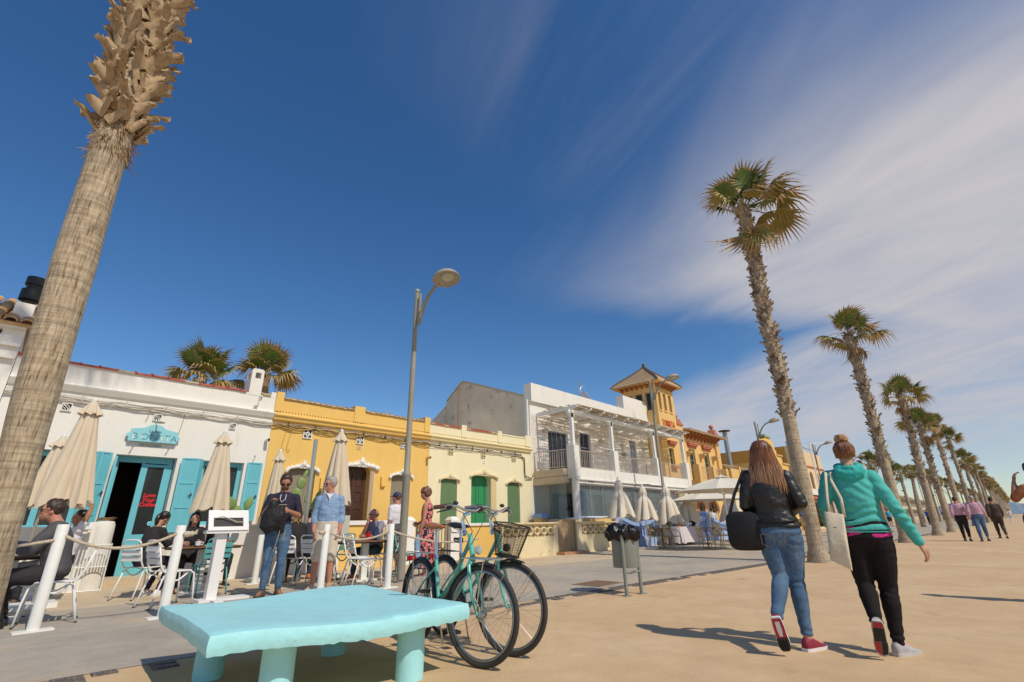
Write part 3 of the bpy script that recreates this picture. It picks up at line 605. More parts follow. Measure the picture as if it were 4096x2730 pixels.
for a, c in ((9.79, 11.17), (11.43, 13.0)): tiles_edge(b3, a, c, 4.29, [TILEP, TILER, TILER], L=.2, seed=int(a*10))
mb = MB(); mb.box(13.245, 14.595, YF-.02, YF+.31, 4.28, 4.33); mb.build('coping', PALE, b3)
for x in (10.70, 12.25, 13.89): vent(b3, x, 3.43, .22, mat('pale_vent', (.72, .62, .38), .8), 0)
cables(b3, 9.78, 14.3, 3.60, [CABLED, CABLE, CABLEW], n=6, seed=12, sag=.06)
for off in (0, .10):
    mb = MB(); mb.tube([(14.05+off*2, YF-.04, 3.58), (14.5-off*.2, YF-.04, 3.5-off), (14.5-off*.2, YF-.05, 2.8+off), (14.55, YF-.05, 2.68+off), (14.9, YF-.05, 2.70), (15.0, YF-.05, 2.9)], .018, 6); mb.build('cable', CABLED if off else CABLE, b3)
HOODP = mat('straw_plaster', (.76, .64, .40), .85, .08, 10)
pediment(b3, HOODP, 10.29, 11.09, 2.42, 2.63, .14, 5); pediment(b3, HOODP, 11.66, 12.93, 2.60, 2.85, .18, 6); pediment(b3, HOODP, 13.48, 14.28, 2.42, 2.65, .14, 7)
slat_blind(b3, GREENS, g1, YF+.06); slat_blind(b3, GREENS, g3, YF+.06)
mb = MB(); mb.prism(arch(11.69, 12.66, .15, 2.52, .22), YF+.24, YF+.29, 'y', [rect(11.79, 12.13, 1.55, 2.45), rect(12.21, 12.56, 1.55, 2.45), rect(11.79, 12.13, .4, 1.42), rect(12.21, 12.56, .4, 1.42)]); dd = mb.build('door', GREEND, b3)
mb = MB(); mb.box(11.72, 12.63, YF+.262, YF+.28, .2, 2.6)
for xa in (11.85, 12.27):
    mb.box(xa, xa+.23, YF+.248, YF+.262, 1.63, 2.35)
mb.build('panel', GREEND, dd)
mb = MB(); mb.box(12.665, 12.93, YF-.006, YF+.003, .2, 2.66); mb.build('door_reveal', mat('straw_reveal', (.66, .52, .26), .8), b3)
mb = MB(); mb.box(12.24, 12.37, YF-.015, YF, 3.13, 3.24); npl = mb.build('number_plate', WHITEP, b3)
text_mesh('9', .09, 'lettering', mat('plate_dark', (.18, .1, .06)), npl, (12.305, YF-.017, 3.155), ex=.002)
# ---------- low garden walls in front of 1-3
YW = 12.4
def coping(mb, x0, x1, z, y=YW, d=.22, t=.07): mb.box(x0, x1, y-.05, y+d, z, z+t)
w1 = thing('terrace_wall', 'low white wall with a rounded end along the front of the restaurant', 'wall', (.6, YW, 0))
mb = MB(); mb.box(-6, 1.42, YW, YW+.2, 0, 1.08); mb.lathe([(.0, 0), (.18, 0), (.17, .9), (.165, 1.13), (.14, 1.2), (.0, 1.22)], (1.60, YW+.08, 0), 18); mb.box(1.36, 1.66, YW-.02, YW+.2, 0, 1.19); mb.build('wall', WHITE, w1, smooth=S45)
mb = MB(); coping(mb, -6, 1.40, 1.08, d=.3, t=.04); mb.build('shelf', WMETAL, w1)
mb = MB()
for q in range(5): mb.tube([(1.58+.13*cos(a*pi/6)+q*.012, YW+.09+.10*sin(a*pi/6), 1.225+.011*q+.006*sin(a*2.3+q)) for a in range(12)], .006, 5, closed=True)
mb.build('dry_branch_wreath', mat('dry_twigs', (.22, .13, .06), .9), w1)
w2 = thing('terrace_wall', 'low white wall with a ledge between the restaurant doorway and the pillar', 'wall', (5, YW, 0))
mb = MB(); mb.box(2.95, 4.42, YW, YW+.2, 0, 1.06); mb.build('wall', WHITE, w2)
mb = MB(); coping(mb, 2.93, 4.42, 1.06, d=.3, t=.05); mb.build('shelf', WMETAL, w2)
mb = MB(); mb.box(3.25, 3.75, YW-.001, YW+.001, .12, .18) ; mb.build('pipe_outlet', IRON, w2)
w2b = thing('garden_wall', 'low wall with white coping and yellow face fronting the yellow house', 'wall', (6.5, YW, 0))
mb = MB(); mb.box(4.42, 6.45, YW, YW+.2, 0, 1.05); mb.build('white_wall', WHITE, w2b)
mb = MB(); mb.box(6.452, 8.42, YW, YW+.2, 0, 1.05); mb.build('yellow_wall', YEL, w2b)
mb = MB(); coping(mb, 4.42, 8.42, 1.06, d=.25, t=.11); mb.build('coping', WHITEP, w2b)
def pier(x, lab):
    o = thing('gate_pier', lab, 'pillar', (x, YW, 0)); mb = MB(); mb.box(x-.16, x+.16, YW-.04, YW+.28, 0, 1.14); mb.build('shaft', WHITEP, o)
    mb = MB(); mb.lathe([(.23, 1.14), (.23, 1.17), (.12, 1.26), (0, 1.27)], (x, YW+.12, 0), 4, M=Matrix.Translation((x, YW+.12, 0)) @ Matrix.Rotation(pi/4, 4, 'Z') @ Matrix.Translation((-x, -YW-.12, 0))); mb.build('cap', WHITEP, o)
pier(8.56, 'square white gate pillar just behind the man in the dark cap'); pier(10.22, 'square white gate pillar behind the parked bicycles')
gt = thing('garden_gate', 'dark iron rail gate between the two white pillars', 'gate', (9.4, YW+.1, 0))
mb = MB(); mb.box(8.73, 10.05, YW+.1, YW+.14, 1.02, 1.05); mb.box(8.73, 10.05, YW+.1, YW+.14, .15, .18)
for i in range(12): mb.box(8.78+i*.115, 8.795+i*.115, YW+.11, YW+.125, .18, 1.02)
mb.build('bars', IRON, gt)
mb = MB(); mb.box(8.9, 9.25, YW+.15, YW+.17, .2, 1.0); mb.build('panel', mat('tan_board', (.4, .28, .18)), gt)
w3 = thing('garden_wall', 'low wall with white coping and orange-yellow face before the pale house', 'wall', (11.3, YW, 0))
mb = MB(); mb.box(10.39, 12.25, YW, YW+.2, 0, .98); mb.build('wall', YEL, w3)
mb = MB(); coping(mb, 10.39, 12.28, .98, d=.25, t=.08); mb.build('coping', WHITEP, w3)
# ---------- 4 breeze block wall and wooden gate
YB = 11.1
w4 = thing('breeze_block_wall', 'low pale plastered wall with pierced circle blocks, left of the plank gate', 'wall', (12.4, YB, 0))
def blocks(w, x0, n, zc, m, sx):
    for k in range(n):
        x = x0+k*sx; mb = MB()
        o = [(x+.14*cos(a), zc+.12*sin(a)) for a in [i*pi/8 for i in range(16)]]
        i_ = [(x+.115*cos(a), zc+.085*sin(a)) for a in [i*pi/8 for i in range(16)]]
        mb.prism(o, YB-.02, YB+.1, 'y', [i_])
        for s_ in (-1, 1):
            mb.tube([(x+.13*cos(a), YB+.03, zc+s_*.205-s_*.055*sin(a)) for a in [pi*i/6 for i in range(7)]], .016, 5)
        mb.box(x-.15, x+.15, YB+.12, YB+.14, zc-.2, zc+.2)
        mb.build('block', m, w)
PALED = mat('peeling_pale_plaster', (.74, .62, .38), .9, .08, 3, .4, 20, dirt=(.60, .46, .28), dscale=4, dlo=.55, dhi=.66)
mb = MB(); mb.prism(rect(11.0, 13.72, 0, 1.00), YB, YB+.16, 'y', [rect(11.1, 13.5, .60, .96)]); mb.box(10.98, 13.74, YB-.06, YB+.2, 1.0, 1.04); mb.build('wall', PALED, w4)
blocks(w4, 11.27, 7, .78, PALED, .345)
w5 = thing('breeze_block_wall', 'low pale plastered wall with pierced circle blocks, between the plank gate and the blue pillar', 'wall', (16, YB, 0))
mb = MB(); mb.prism(rect(14.80, 17.40, 0, 1.00), YB, YB+.16, 'y', [rect(15.12, 17.2, .60, .95)]); mb.box(14.78, 17.40, YB-.06, YB+.2, 1.0, 1.04); mb.build('wall', PALED, w5)
blocks(w5, 15.30, 6, .775, PALED, .345)
mb = MB(); mb.box(14.78, 17.6, YB+.3, YB+.42, 0, 1.15); mb.build('rear_wall', OCHRE, w5)
mb = MB(); mb.box(14.76, 17.0, YB+.28, YB+.44, 1.15, 1.19); mb.build('coping', BLUEW, w5)
gate = thing('plank_gate', 'weathered vertical plank gate in the pale breeze block wall', 'gate', (14.2, YB, 0))
PLANK = mat('weathered_plank', (.36, .25, .14), .85, .25, 6, .4, 50, stretch=(3, 3, .4))
for i in range(9):
    mb = MB(); x = 13.76+i*.107; mb.box(x, x+.10, YB+.04, YB+.065, .12, 1.08+.015*((i*7) % 3)); mb.build('plank', PLANK, gate)
mb = MB(); mb.box(13.75, 14.72, YB+.07, YB+.10, .3, .38); mb.build('ledger', PLANK, gate)
mb = MB(); mb.box(13.75, 14.72, YB+.07, YB+.10, .85, .93); mb.build('ledger', PLANK, gate)
mb = MB(); mb.box(14.72, 14.78, YB, YB+.1, 0, 1.12); mb.build('gate_post', PLANK, gate)
mb = MB(); mb.box(13.6, 15.0, YB-.35, YB-.002, 0, .09); tag(mb.build('door_step', mat('terracotta_step', (.5, .26, .14), .8)), 'low terracotta step on the pavement before the plank gate', 'step')
bp = thing('blue_capped_pillar', 'small ochre pillar with a pale blue cap behind the breeze block wall', 'pillar', (14.1, 12.6, 0))
mb = MB(); mb.box(14.75, 15.2, 12.7, 13.1, 0, 1.2); mb.build('shaft', OCHRE, bp)
mb = MB(); mb.box(14.7, 15.25, 12.64, 13.16, 1.2, 1.3); mb.box(14.76, 15.19, 12.7, 13.1, 1.3, 1.37); mb.build('cap', BLUEW, bp)
# ---------- 4 white two storey bar with balcony and pergola
b4 = thing('white_two_storey_bar', 'white two storey bar with whitewashed brick upper wall, balcony, cane pergola and glass front', 'building', (20, YF, 0))
X0, X1 = 14.95, 24.93
win1 = rect(16.10, 17.52, 3.10, 4.82); dr2 = rect(18.42, 19.28, 3.02, 5.0); win3 = rect(20.98, 21.46, 3.9, 4.88); dr4 = rect(22.88, 23.56, 3.02, 5.08)
gw = rect(16.2, 17.6, .9, 2.2); gd = rect(19.2, 20.1, 0, 2.2); gw2 = rect(21.8, 22.5, 1.0, 2.2)
facade(b4, WHITE, X0, X1, 5.92, [win1, dr2, win3, dr4, gw, gd, gw2])
mb = MB(); mb.box(X0-.02, X1, YF-.14, YF+.28, 5.92, 6.72); mb.box(22.45, X1+.1, YF-.15, YF+.29, 6.0, 7.46); mb.build('parapet', WHITE, b4)
mb = MB(); mb.prism([(YF+.3, 0), (YF+.3, 6.1), (13.61, 6.16), (17.69, 7.70), (17.98, 7.60), (18.97, 6.95), (18.97, 6.80), (20.29, 6.1), (24, 4.2), (24, 0)], X0+.01, X0+.3, 'x'); mb.build('gable_wall', GABLE, b4)
mb = MB(); mb.prism([(YF+.3, 6.10), (13.61, 6.17), (17.69, 7.71), (17.98, 7.61), (18.97, 6.96), (18.97, 7.02), (17.98, 7.69), (17.69, 7.80), (13.61, 6.27), (YF+.3, 6.2)], X0-.03, X0+.36, 'x'); mb.build('verge', TILEP, b4)
mb = MB(); mb.prism([(13.6, 6.1), (17.69, 7.66), (19, 6.9), (24, 4.2), (24, 3), (13.6, 3)], X0+.31, X1-.01, 'x'); mb.build('roof', TILEO, b4)
for y, z0, z1, r in ((18.01, 4.4, 7.62, .035), (13.40, 4.3, 6.0, .045), (18.97, 4.4, 6.9, .015)):
    mb = MB(); mb.tube([(X0-.04, y, z0), (X0-.04, y, z1)], r, 7); mb.build('drain_pipe', mat('rusty_pipe', (.33, .20, .14), .7, .2, 10) if r < .04 else WHITEP, b4)
# whitewashed rough brick courses on the upper wall (real ledges, joined)
rr = random.Random(11); WBR = mat('whitewashed_brick', (.76, .71, .64), .9, .06, 14, .3, 60, dirt=(.62, .54, .45), dscale=5, dlo=.5, dhi=.8)
mb = MB(); z = 3.06; hs = [(16.02, 17.60, 3.0, 4.90), (18.34, 19.36, 3.0, 5.08), (20.90, 21.54, 3.82, 4.96), (22.80, 23.64, 3.0, 5.16)]
while z < 5.36:
    hh = rr.uniform(.045, .062); x = X0+.06
    while x < 24.35:
        l = rr.uniform(.14, .30); xa, xb = x+.006, min(x+l-.004, 24.4)
        if not any(xb > a and xa < c and z+hh > e and z < g for a, c, e, g in hs) and xb > xa+.02: mb.box(xa, xb, YF-rr.uniform(.004, .018), YF+.002, z+rr.uniform(-.004, .004), z+hh-.010)
        x += l
    z += hh
stuff(mb.build('brick_courses', WBR, b4))
BLG = mat('faded_blue_frame', (.19, .21, .33), .6, .15, 20)
def win_frame(b, hl, m, y, cols, rows, fw=.06, bar=.035, name='window', trans=None):
    x0, z0 = hl[0]; x1, z1 = hl[2]; holes = []
    for i in range(cols):
        for j in range(rows):
            xa = x0+fw+(x1-x0-2*fw)*i/cols+(bar/2 if i else 0); xb = x0+fw+(x1-x0-2*fw)*(i+1)/cols-(bar/2 if i < cols-1 else 0)
            za = z0+fw+(z1-z0-2*fw)*j/rows+(bar/2 if j else 0); zb = z0+fw+(z1-z0-2*fw)*(j+1)/rows-(bar/2 if j < rows-1 else 0)
            holes.append(rect(xa, xb, za, zb))
    mb = MB(); mb.prism(rect(x0, x1, z0, z1), y, y+.05, 'y', holes); f = mb.build(name, m, b)
    for hl2 in holes:
        mb = MB(); mb.box(hl2[0][0]-.005, hl2[1][0]+.005, y+.02, y+.028, hl2[0][1]-.005, hl2[2][1]+.005); mb.build('pane', WGLASS, f)
    return f
win_frame(b4, win1, BLG, YF+.1, 4, 2); win_frame(b4, dr2, BLG, YF+.1, 2, 3, name='balcony_door'); win_frame(b4, win3, BLG, YF+.1, 1, 1)
panelled(b4, mat('grey_blue_door', (.26, .28, .36), .6, .1, 10), 22.92, 23.52, 3.04, 5.04, YF+.1, (.5,), 'balcony_door', planks=5)
for x in (15.84, 18.11, 20.09, 22.09, 24.30):
    mb = MB(); mb.prism([(x-.16, 4.80), (x+.16, 4.80), (x+.10, 4.68), (x-.10, 4.68)], YF-.18, YF-.02, 'y'); mb.build('wall_light', mat('lamp_beige', (.5, .45, .36), .6), b4)
for x in (20.6, 22.0):
    mb = MB(); mb.lathe([(.05, 4.02), (.09, 4.08), (.09, 4.22), (.11, 4.24), (.02, 4.34)], (x, YF-.16, .0), 6); mb.build('lantern', mat('lantern_grey', (.25, .26, .32), .5), b4)
# balcony
PB = 11.40
mb = MB(); mb.box(15.30, 25.45, PB-.03, YF, 2.78, 3.0); mb.build('balcony_floor', WHITE, b4)
mb = MB(); mb.box(15.30, 25.47, PB-.05, PB+.12, 2.60, 3.02); mb.box(15.34, 25.45, PB-.02, PB+.10, 2.44, 2.60); mb.box(15.30, 25.47, PB-.09, PB-.05, 2.56, 2.61); mb.build('fascia', WHITE, b4)
mb = MB(); mb.box(15.04, 15.32, PB+.35, YF, 2.72, 3.0); mb.box(15.0, 15.34, PB+.3, YF, 2.45, 2.70); mb.build('side_fascia', mat('straw_beam', (.62, .50, .33), .8, .1, 5), b4)
pil = [(15.27, 15.60), (18.12, 18.46), (21.90, 22.24), (25.08, 25.45)]
for a, c in pil:
    mb = MB(); mb.box(a, c, PB-.07, PB+.30, 2.62, 3.88); mb.build('balcony_pier', WHITE, b4)
def railing(b, p0, p1, z0, z1, m, n, name='railing', r=.011):
    mb = MB(); p0, p1 = Vector(p0), Vector(p1); mb.tube([(p0.x, p0.y, z1), (p1.x, p1.y, z1)], r*1.8, 6); mb.tube([(p0.x, p0.y, z0), (p1.x, p1.y, z0)], r*1.4, 6); rl = mb.build(name, m, b)
    me = None
    for i in range(n):
        q = p0+(p1-p0)*(i+.5)/n
        if me is None: mb = MB(); mb.tube([(0, 0, z0), (0, 0, z1)], r, 5); o = mb.build('bar', m, rl, local=True); me = o.data; bpy.data.objects.remove(o)
        r0 = rl
        while r0.parent: r0 = r0.parent
        mesh_obj('bar', me, rl, ROOTINV[r0.name] @ Matrix.Translation((q.x, q.y, 0)))
    return rl
for (a, c), (d, e) in zip(pil, pil[1:]): railing(b4, (c, PB+.1, 0), (d, PB+.1, 0), 3.06, 3.72, RUSTY, int((d-c)/.115))
railing(b4, (15.1, YF-.02, 0), (15.3, PB+.32, 0), 3.08, 3.74, RUSTY, 15)
for x, y in ((19.3, 12.4), (22.6, 12.3)):
    bt = thing('bistro_table', 'small round balcony table with a white top %s' % ('near the double blue door' if x < 20 else 'near the plain grey-blue door'), 'table', (x, y, 3.0), group='small tables on the bar balcony')
    mb = MB(); mb.lathe([(.3, .70), (.3, .73), (.0, .735)], (x, y, 3.0), 16); mb.build('tabletop', WHITEP, bt); mb = MB(); mb.tube([(x, y, 3.0), (x, y, 3.7)], .025, 6); mb.lathe([(.2, 0), (.2, .02), (.02, .04)], (x, y, 3.0), 12); mb.build('pedestal', IRON, bt)
# pergola
for (a, c) in pil:
    mb = MB(); x = (a+c)/2+.02; mb.box(x-.07, x+.07, PB+.04, PB+.18, 3.88, 5.16); mb.prism([(x-.16, 5.16), (x-.07, 5.0), (x+.07, 5.0), (x+.16, 5.16)], PB+.04, PB+.18, 'y'); mb.build('pergola_post', WHITEP, b4)
mb = MB(); mb.box(15.2, 25.5, PB+.03, PB+.19, 5.16, 5.30); mb.build('pergola_beam', WHITEP, b4)
for i in range(11):
    x = 15.36+i*.975; mb = MB(); mb.prism([(YF, 5.30), (PB-.05, 5.30), (PB-.30, 5.38), (PB-.30, 5.44), (YF, 5.44)], x-.045, x+.045, 'x'); mb.build('rafter', WHITEP, b4)
CANE = mat('whitewashed_cane', (.60, .50, .38), .9, .3, 12, dirt=(.36, .27, .18), dscale=10, dlo=.5, dhi=.7)
mb = MB(); rr = random.Random(21)
for i in range(1150):
    x = rr.uniform(15.2, 25.2); y = PB-.30+rr.random()*2.15; l = rr.uniform(.5, 1.4); xb = min(x+l, 25.6); zz = 5.45+rr.uniform(0, .05)
    mb.tube([(x, y, zz), ((x+xb)/2, y+rr.uniform(-.02, .02), zz+rr.uniform(-.01, .03)), (xb, y+rr.uniform(-.03, .03), zz)], rr.uniform(.010, .022), 4, cap=False)
stuff(mb.build('cane_cover', CANE, b4, fix=False))
# ground floor: round column, glass front, things behind it
mb = MB(); mb.lathe([(.15, .0), (.15, 2.62), (.19, 2.66), (.20, 2.72), (.15, 2.74), (.15, 2.78)], (15.45, PB+.1, 0), 18); mb.build('column', WHITE, b4, smooth=S45)
GX = 15.62; n = 11; w = (25.0-GX)/n
for i in range(n):
    mb = MB(); mb.box(GX+i*w+.012, GX+(i+1)*w-.012, PB+.16, PB+.17, 1.2 if i < 2 else .25, 2.42); mb.build('glass_panel', GLASS, b4)
    mb = MB(); mb.box(GX+i*w-.010, GX+i*w+.010, PB+.145, PB+.185, 1.2 if i < 3 else .2, 2.44); mb.build('mullion', mat('aluminium', (.6, .6, .58), .4, metal=.6), b4)
mb = MB(); mb.box(GX, 25.1, PB+.13, PB+.2, 2.40, 2.46); mb.box(GX, 17.6, PB+.13, PB+.2, 1.19, 1.23); mb.build('glazing_rail', WMETAL, b4)
for i in range(2):
    y0 = PB+.3+i*.8; mb = MB(); mb.box(15.10, 15.11, y0, y0+.76, 1.15, 2.42); mb.build('glass_panel', GLASS, b4)
mb = MB(); mb.box(15.06, 15.14, PB+.3, YF, 1.10, 1.15); mb.box(15.06, 15.14, PB+.3, YF, .0, 1.09); mb.box(15.06, 15.14, PB+.3, YF, 2.42, 2.47); mb.build('side_rail', mat('greige_wall', (.50, .45, .38), .7), b4)
win_frame(b4, gw, mat('bright_blue_paint', (.10, .26, .50), .5), YF+.05, 2, 2); win_frame(b4, gw2, mat('bright_blue_paint', (.10, .26, .50), .5), YF+.05, 1, 2)
mb = MB(); mb.box(19.2, 20.1, YF+.05, YF+.1, 0, 2.2); mb.build('door', mat('brown_door', (.22, .12, .08), .6), b4)
mb = MB(); mb.box(15.35, 24.9, YF-.012, YF-.002, .1, 2.75); mb.build('inner_wall', WHITE, b4) if 0 else None
for x, z, s in ((15.75, 1.6, 1.7), (16.9, 1.75, 2.0)):
    mb = MB(); mb.box(x, x+.55 if x < 16 else x+.75, 12.6, 12.66, 0, s+.3); mb.build('blue_screen', mat('bright_blue_paint', (.10, .26, .50), .5), b4)
mb = MB(); mb.box(16.2, 16.9, 12.3, 12.7, .0, 1.15); mb.box(16.1, 17.0, 12.25, 12.75, 1.5, 1.58); mb.build('bar_counter', mat('dark_counter', (.05, .05, .06), .5), b4)
text_mesh('COSTA', .34, 'lettering', mat('faded_blue_lettering', (.30, .38, .45), .6), b4, (19.05, YF-.02, 2.0), ex=.004, align='CENTER')
mb = MB()
for i, x in enumerate((16.15, 16.3, 16.42)): mb.box(x, x+.018, PB-.075, PB-.05, 2.48, 2.55)
mb.build('bracket', IRON, b4)
mb = MB(); mb.tube([(19.55, PB-.05, 2.50), (19.2, PB-.75, 2.47), (20.9, PB-.75, 2.47), (21.1, PB-.05, 2.5)], .015, 5); mb.tube([(20.1, PB-.05, 2.56), (20.1, PB-.55, 2.54)], .012, 5); mb.build('awning_frame', IRON, b4)
at = thing('roof_aerial', 'television aerial on a thin mast above the white two storey bar', 'aerial', (20.4, 14.5, 6.2))
mb = MB(); mb.tube([(20.4, 14.5, 6.2), (20.4, 14.5, 8.15)], .02, 6); mb.ball((20.4, 14.5, 8.15), .045, 6, 5); mb.build('mast', GREYS, at)
mb = MB(); mb.tube([(20.1, 14.4, 7.75), (21.2, 14.4, 7.15)], .014, 5)
for i in range(11): x = 20.5+i*.068; mb.tube([(x, 14.25, 7.53-.037*i-.0), (x, 14.55, 7.53-.037*i)], .022, 5)
for k in range(7): a = k*.28+1.3; mb.tube([(20.35+.35*cos(a), 14.2, 7.4+.4*sin(a)), (20.35+.35*cos(a+.28), 14.2, 7.4+.4*sin(a+.28))], .02, 4)
mb.build('antenna_array', mat('aerial_white', (.6, .62, .68), .4, metal=.4), at)
# ---------- 5 ochre restaurant with tower
b5 = thing('tower_restaurant', 'ochre restaurant with a square hip-roofed tower and red lettering', 'building', (29, 12.5, 0))
TY = 12.45; TX0, TX1 = 24.97, 27.10
tw = [rect(25.17, 25.46, 6.99, 8.01), rect(25.77, 26.08, 6.99, 8.01), rect(26.42, 26.73, 6.99, 8.01)]
tg = arch(25.40, 26.08, .1, 1.70, .66, e=2)
mb = MB(); mb.prism(rect(TX0, TX1, 0, 8.52), TY, TY+.25, 'y', tw+[rect(25.66, 26.22, 3.85, 4.85), tg]); mb.build('tower_front', OCHRE, b5)
tl = [[(12.79, 6.96), (13.14, 6.96), (13.14, 8.02), (12.79, 8.02)], [(13.34, 6.96), (13.80, 6.96), (13.80, 8.02), (13.34, 8.02)], [(14.0, 6.96), (14.38, 6.96), (14.38, 8.02), (14.0, 8.02)]]
mb = MB(); mb.prism([(TY+.25, 0), (14.68, 0), (14.68, 8.52), (TY+.25, 8.52)], TX0, TX0+.25, 'x', tl); mb.build('tower_side', OCHRE, b5)
mb = MB(); mb.box(TX1-.25, TX1, TY+.25, 14.68, 0, 8.52); mb.box(TX0+.25, TX1-.25, 14.43, 14.68, 0, 8.52); mb.build('tower_side', OCHRE, b5)
mb = MB(); mb.box(TX0+.25, TX1-.25, TY+.25, 14.43, 6.6, 6.65); mb.build('tower_floor', OCHRE, b5)
TAN = mat('ochre_trim', (.70, .44, .16), .7); OLIVE = mat('olive_frame', (.28, .28, .16), .6)
for hl in tw:
    f = win_frame(b5, hl, OLIVE, TY+.12, 1, 1, fw=.045); mb = MB(); mb.box(hl[0][0]-.05, hl[1][0]+.05, TY-.05, TY+.02, 6.90, 6.96); mb.build('sill', OCHRE, b5)
    mb = MB(); mb.box(hl[0][0]-.04, hl[0][0]-.003, TY-.02, TY+.01, 6.97, 8.04); mb.box(hl[1][0]+.003, hl[1][0]+.04, TY-.02, TY+.01, 6.97, 8.04); mb.box(hl[0][0]-.04, hl[1][0]+.04, TY-.021, TY+.01, 8.02, 8.06); mb.build('architrave', OCHRE, b5)
for hl in tl:
    y0, y1 = hl[0][0], hl[1][0]; mb = MB(); mb.prism([(y0, 6.97), (y1, 6.97), (y1, 8.01), (y0, 8.01)], TX0+.10, TX0+.15, 'x', [[(y0+.04, 7.01), (y1-.04, 7.01), (y1-.04, 7.97), (y0+.04, 7.97)]]); f = mb.build('window', OLIVE, b5)
    mb = MB(); mb.box(TX0+.12, TX0+.13, y0+.03, y1-.03, 7.0, 7.98); mb.build('pane', WGLASS, f)
    mb = MB(); mb.box(TX0-.06, TX0+.02, y0-.05, y1+.05, 6.90, 6.95); mb.build('sill', TAN, b5)
# hipped, slightly flared roof made of stepped tile courses
cx, cy = 26.035, 13.565; prof = []
for k in range(12):
    t = k/11; r = 1.55*(1-t)+.0; zz = 8.55+1.38*(t**.86)*(1-.10*sin(pi*t)); prof.append((max(r, .04), zz))
for k in range(11):
    r0, z0 = prof[k]; r1, z1 = prof[k+1]; mb = MB(); e = .03
    for sx_, sy_ in ((0, -1), (-1, 0), (0, 1), (1, 0)):
        if sx_ == 0: q = [(cx-r0*.98, cy+sy_*r0), (cx+r0*.98, cy+sy_*r0), (cx+r1, cy+sy_*r1), (cx-r1, cy+sy_*r1)]
        else: q = [(cx+sx_*r0, cy-r0*.98), (cx+sx_*r0, cy+r0*.98), (cx+sx_*r1, cy+r1), (cx+sx_*r1, cy-r1)]
        mb.add([(q[0][0], q[0][1], z0+e), (q[1][0], q[1][1], z0+e), (q[2][0], q[2][1], z1), (q[3][0], q[3][1], z1), (q[0][0], q[0][1], z0-.03), (q[1][0], q[1][1], z0-.03)], ((0, 1, 2, 3), (4, 5, 1, 0)))
    mb.build('tile_course', TILE, b5)
mb = MB(); mb.box(cx-1.52, cx+1.52, cy-1.52, cy+1.52, 8.50, 8.545); mb.build('soffit', OCHRE, b5)
for sx_, sy_ in ((-1, -1), (1, -1), (-1, 1), (1, 1)):
    mb = MB(); mb.tube([(cx+sx_*r, cy+sy_*r, z+.05) for r, z in prof], .055, 6); mb.build('hip_ridge', mat('dark_hip_tile', (.14, .11, .09), .8, .2, 20), b5)
mb = MB(); mb.lathe([(.10, 9.88), (.06, 10.0), (.05, 10.03)], (cx, cy, 0), 8); mb.ball((cx, cy, 10.10), .10, 10, 8); mb.build('finial', mat('dark_finial', (.12, .11, .11), .5), b5, smooth=S45)
BRK = mat('red_brown_corbel', (.40, .16, .06), .8)
def corbel(b, x, y, ax, z=8.5, d=.38, h=.2):
    mb = MB()
    if ax == 'f': mb.prism([(y, z), (y-d, z), (y-d, z-h*.35), (y-d*.6, z-h*.5), (y-.04, z-h), (y, z-h)], x-.05, x+.05, 'x')
    else: mb.prism([(x, z), (x-d, z), (x-d, z-h*.35), (x-d*.6, z-h*.5), (x-.04, z-h), (x, z-h)], y-.05, y+.05, 'y')
    mb.build('corbel', BRK, b)
for i in range(7): corbel(b5, 25.10+i*.31, TY, 'f')
for i in range(7): corbel(b5, TX0, 12.62+i*.33, 's')
RT = mat('red_sign_letters', (.60, .07, .02), .6)
text_mesh('TORRETA', .50, 'lettering', RT, b5, (26.02, TY-.02, 6.08), ex=.012, sx=.66, bold=-.002, sp=1.06)
text_mesh('cuina marinera', .15, 'lettering', RT, b5, (26.18, TY-.02, 5.93), ex=.006, sx=.9, bold=.0)
def red_hood(b, x0, x1, z0, z1, y):
    mb = MB(); xm = .12
    for k in range(3):
        za = z0+(z1-z0)*k/3; zb = z0+(z1-z0)*(k+1)/3; e = .07*k if k < 2 else .10
        mb.prism([(x0+xm*(1-k/2)+.0, za), (x1-xm*(1-k/2), za), (x1-xm*(1-k/2)+.03, zb-.005), (x0+xm*(1-k/2)-.03, zb-.005)], y-.08-e, y+.0, 'y')
    mb.build('window_hood', RED, b)
red_hood(b5, 25.56, 26.46, 4.98, 5.25, TY)
win_frame(b5, rect(25.66, 26.22, 3.85, 4.85), OLIVE, TY+.12, 1, 2); mb = MB(); mb.box(25.6, 26.3, TY-.2, TY, 3.74, 3.84); mb.build('flower_ledge', RED, b5)
def red_arch(b, x0, x1, zs, rise, y, w=.22):
    h = (x1-x0)/2; c = (x0+x1)/2; n = 14; i_ = [(c+h*cos(pi*k/n), zs+rise*sin(pi*k/n)) for k in range(n+1)]; o_ = [(c+(h+w)*cos(pi*k/n), zs+(rise+w)*sin(pi*k/n)) for k in range(n+1)]
    mb = MB(); mb.prism(o_+i_[::-1], y-.04, y+.02, 'y'); mb.box(x0-w-.03, x0, y-.06, y+.02, zs-.09, zs); mb.box(x1, x1+w+.03, y-.06, y+.02, zs-.09, zs); mb.build('arch_surround', RED, b)
    mb = MB(); mb.prism([(x0, .3), (x1, .3)]+i_, y+.12, y+.14, 'y'); f = mb.build('arched_window', WGLASS, b)
    mb = MB(); mb.box(c-.03, c+.03, y+.07, y+.12, .3, zs+rise-.02); mb.box(x0, x1, y+.07, y+.12, zs-.03, zs+.03); mb.box(x0, x0+.05, y+.07, y+.12, .3, zs); mb.box(x1-.05, x1, y+.07, y+.12, .3, zs); mb.build('frame', OLIVE, f)
red_arch(b5, 25.40, 26.08, 1.70, .66, TY)
WY = 12.6; wd = [rect(28.54, 29.36, 3.2, 5.07), rect(30.66, 31.46, 3.2, 5.05)]
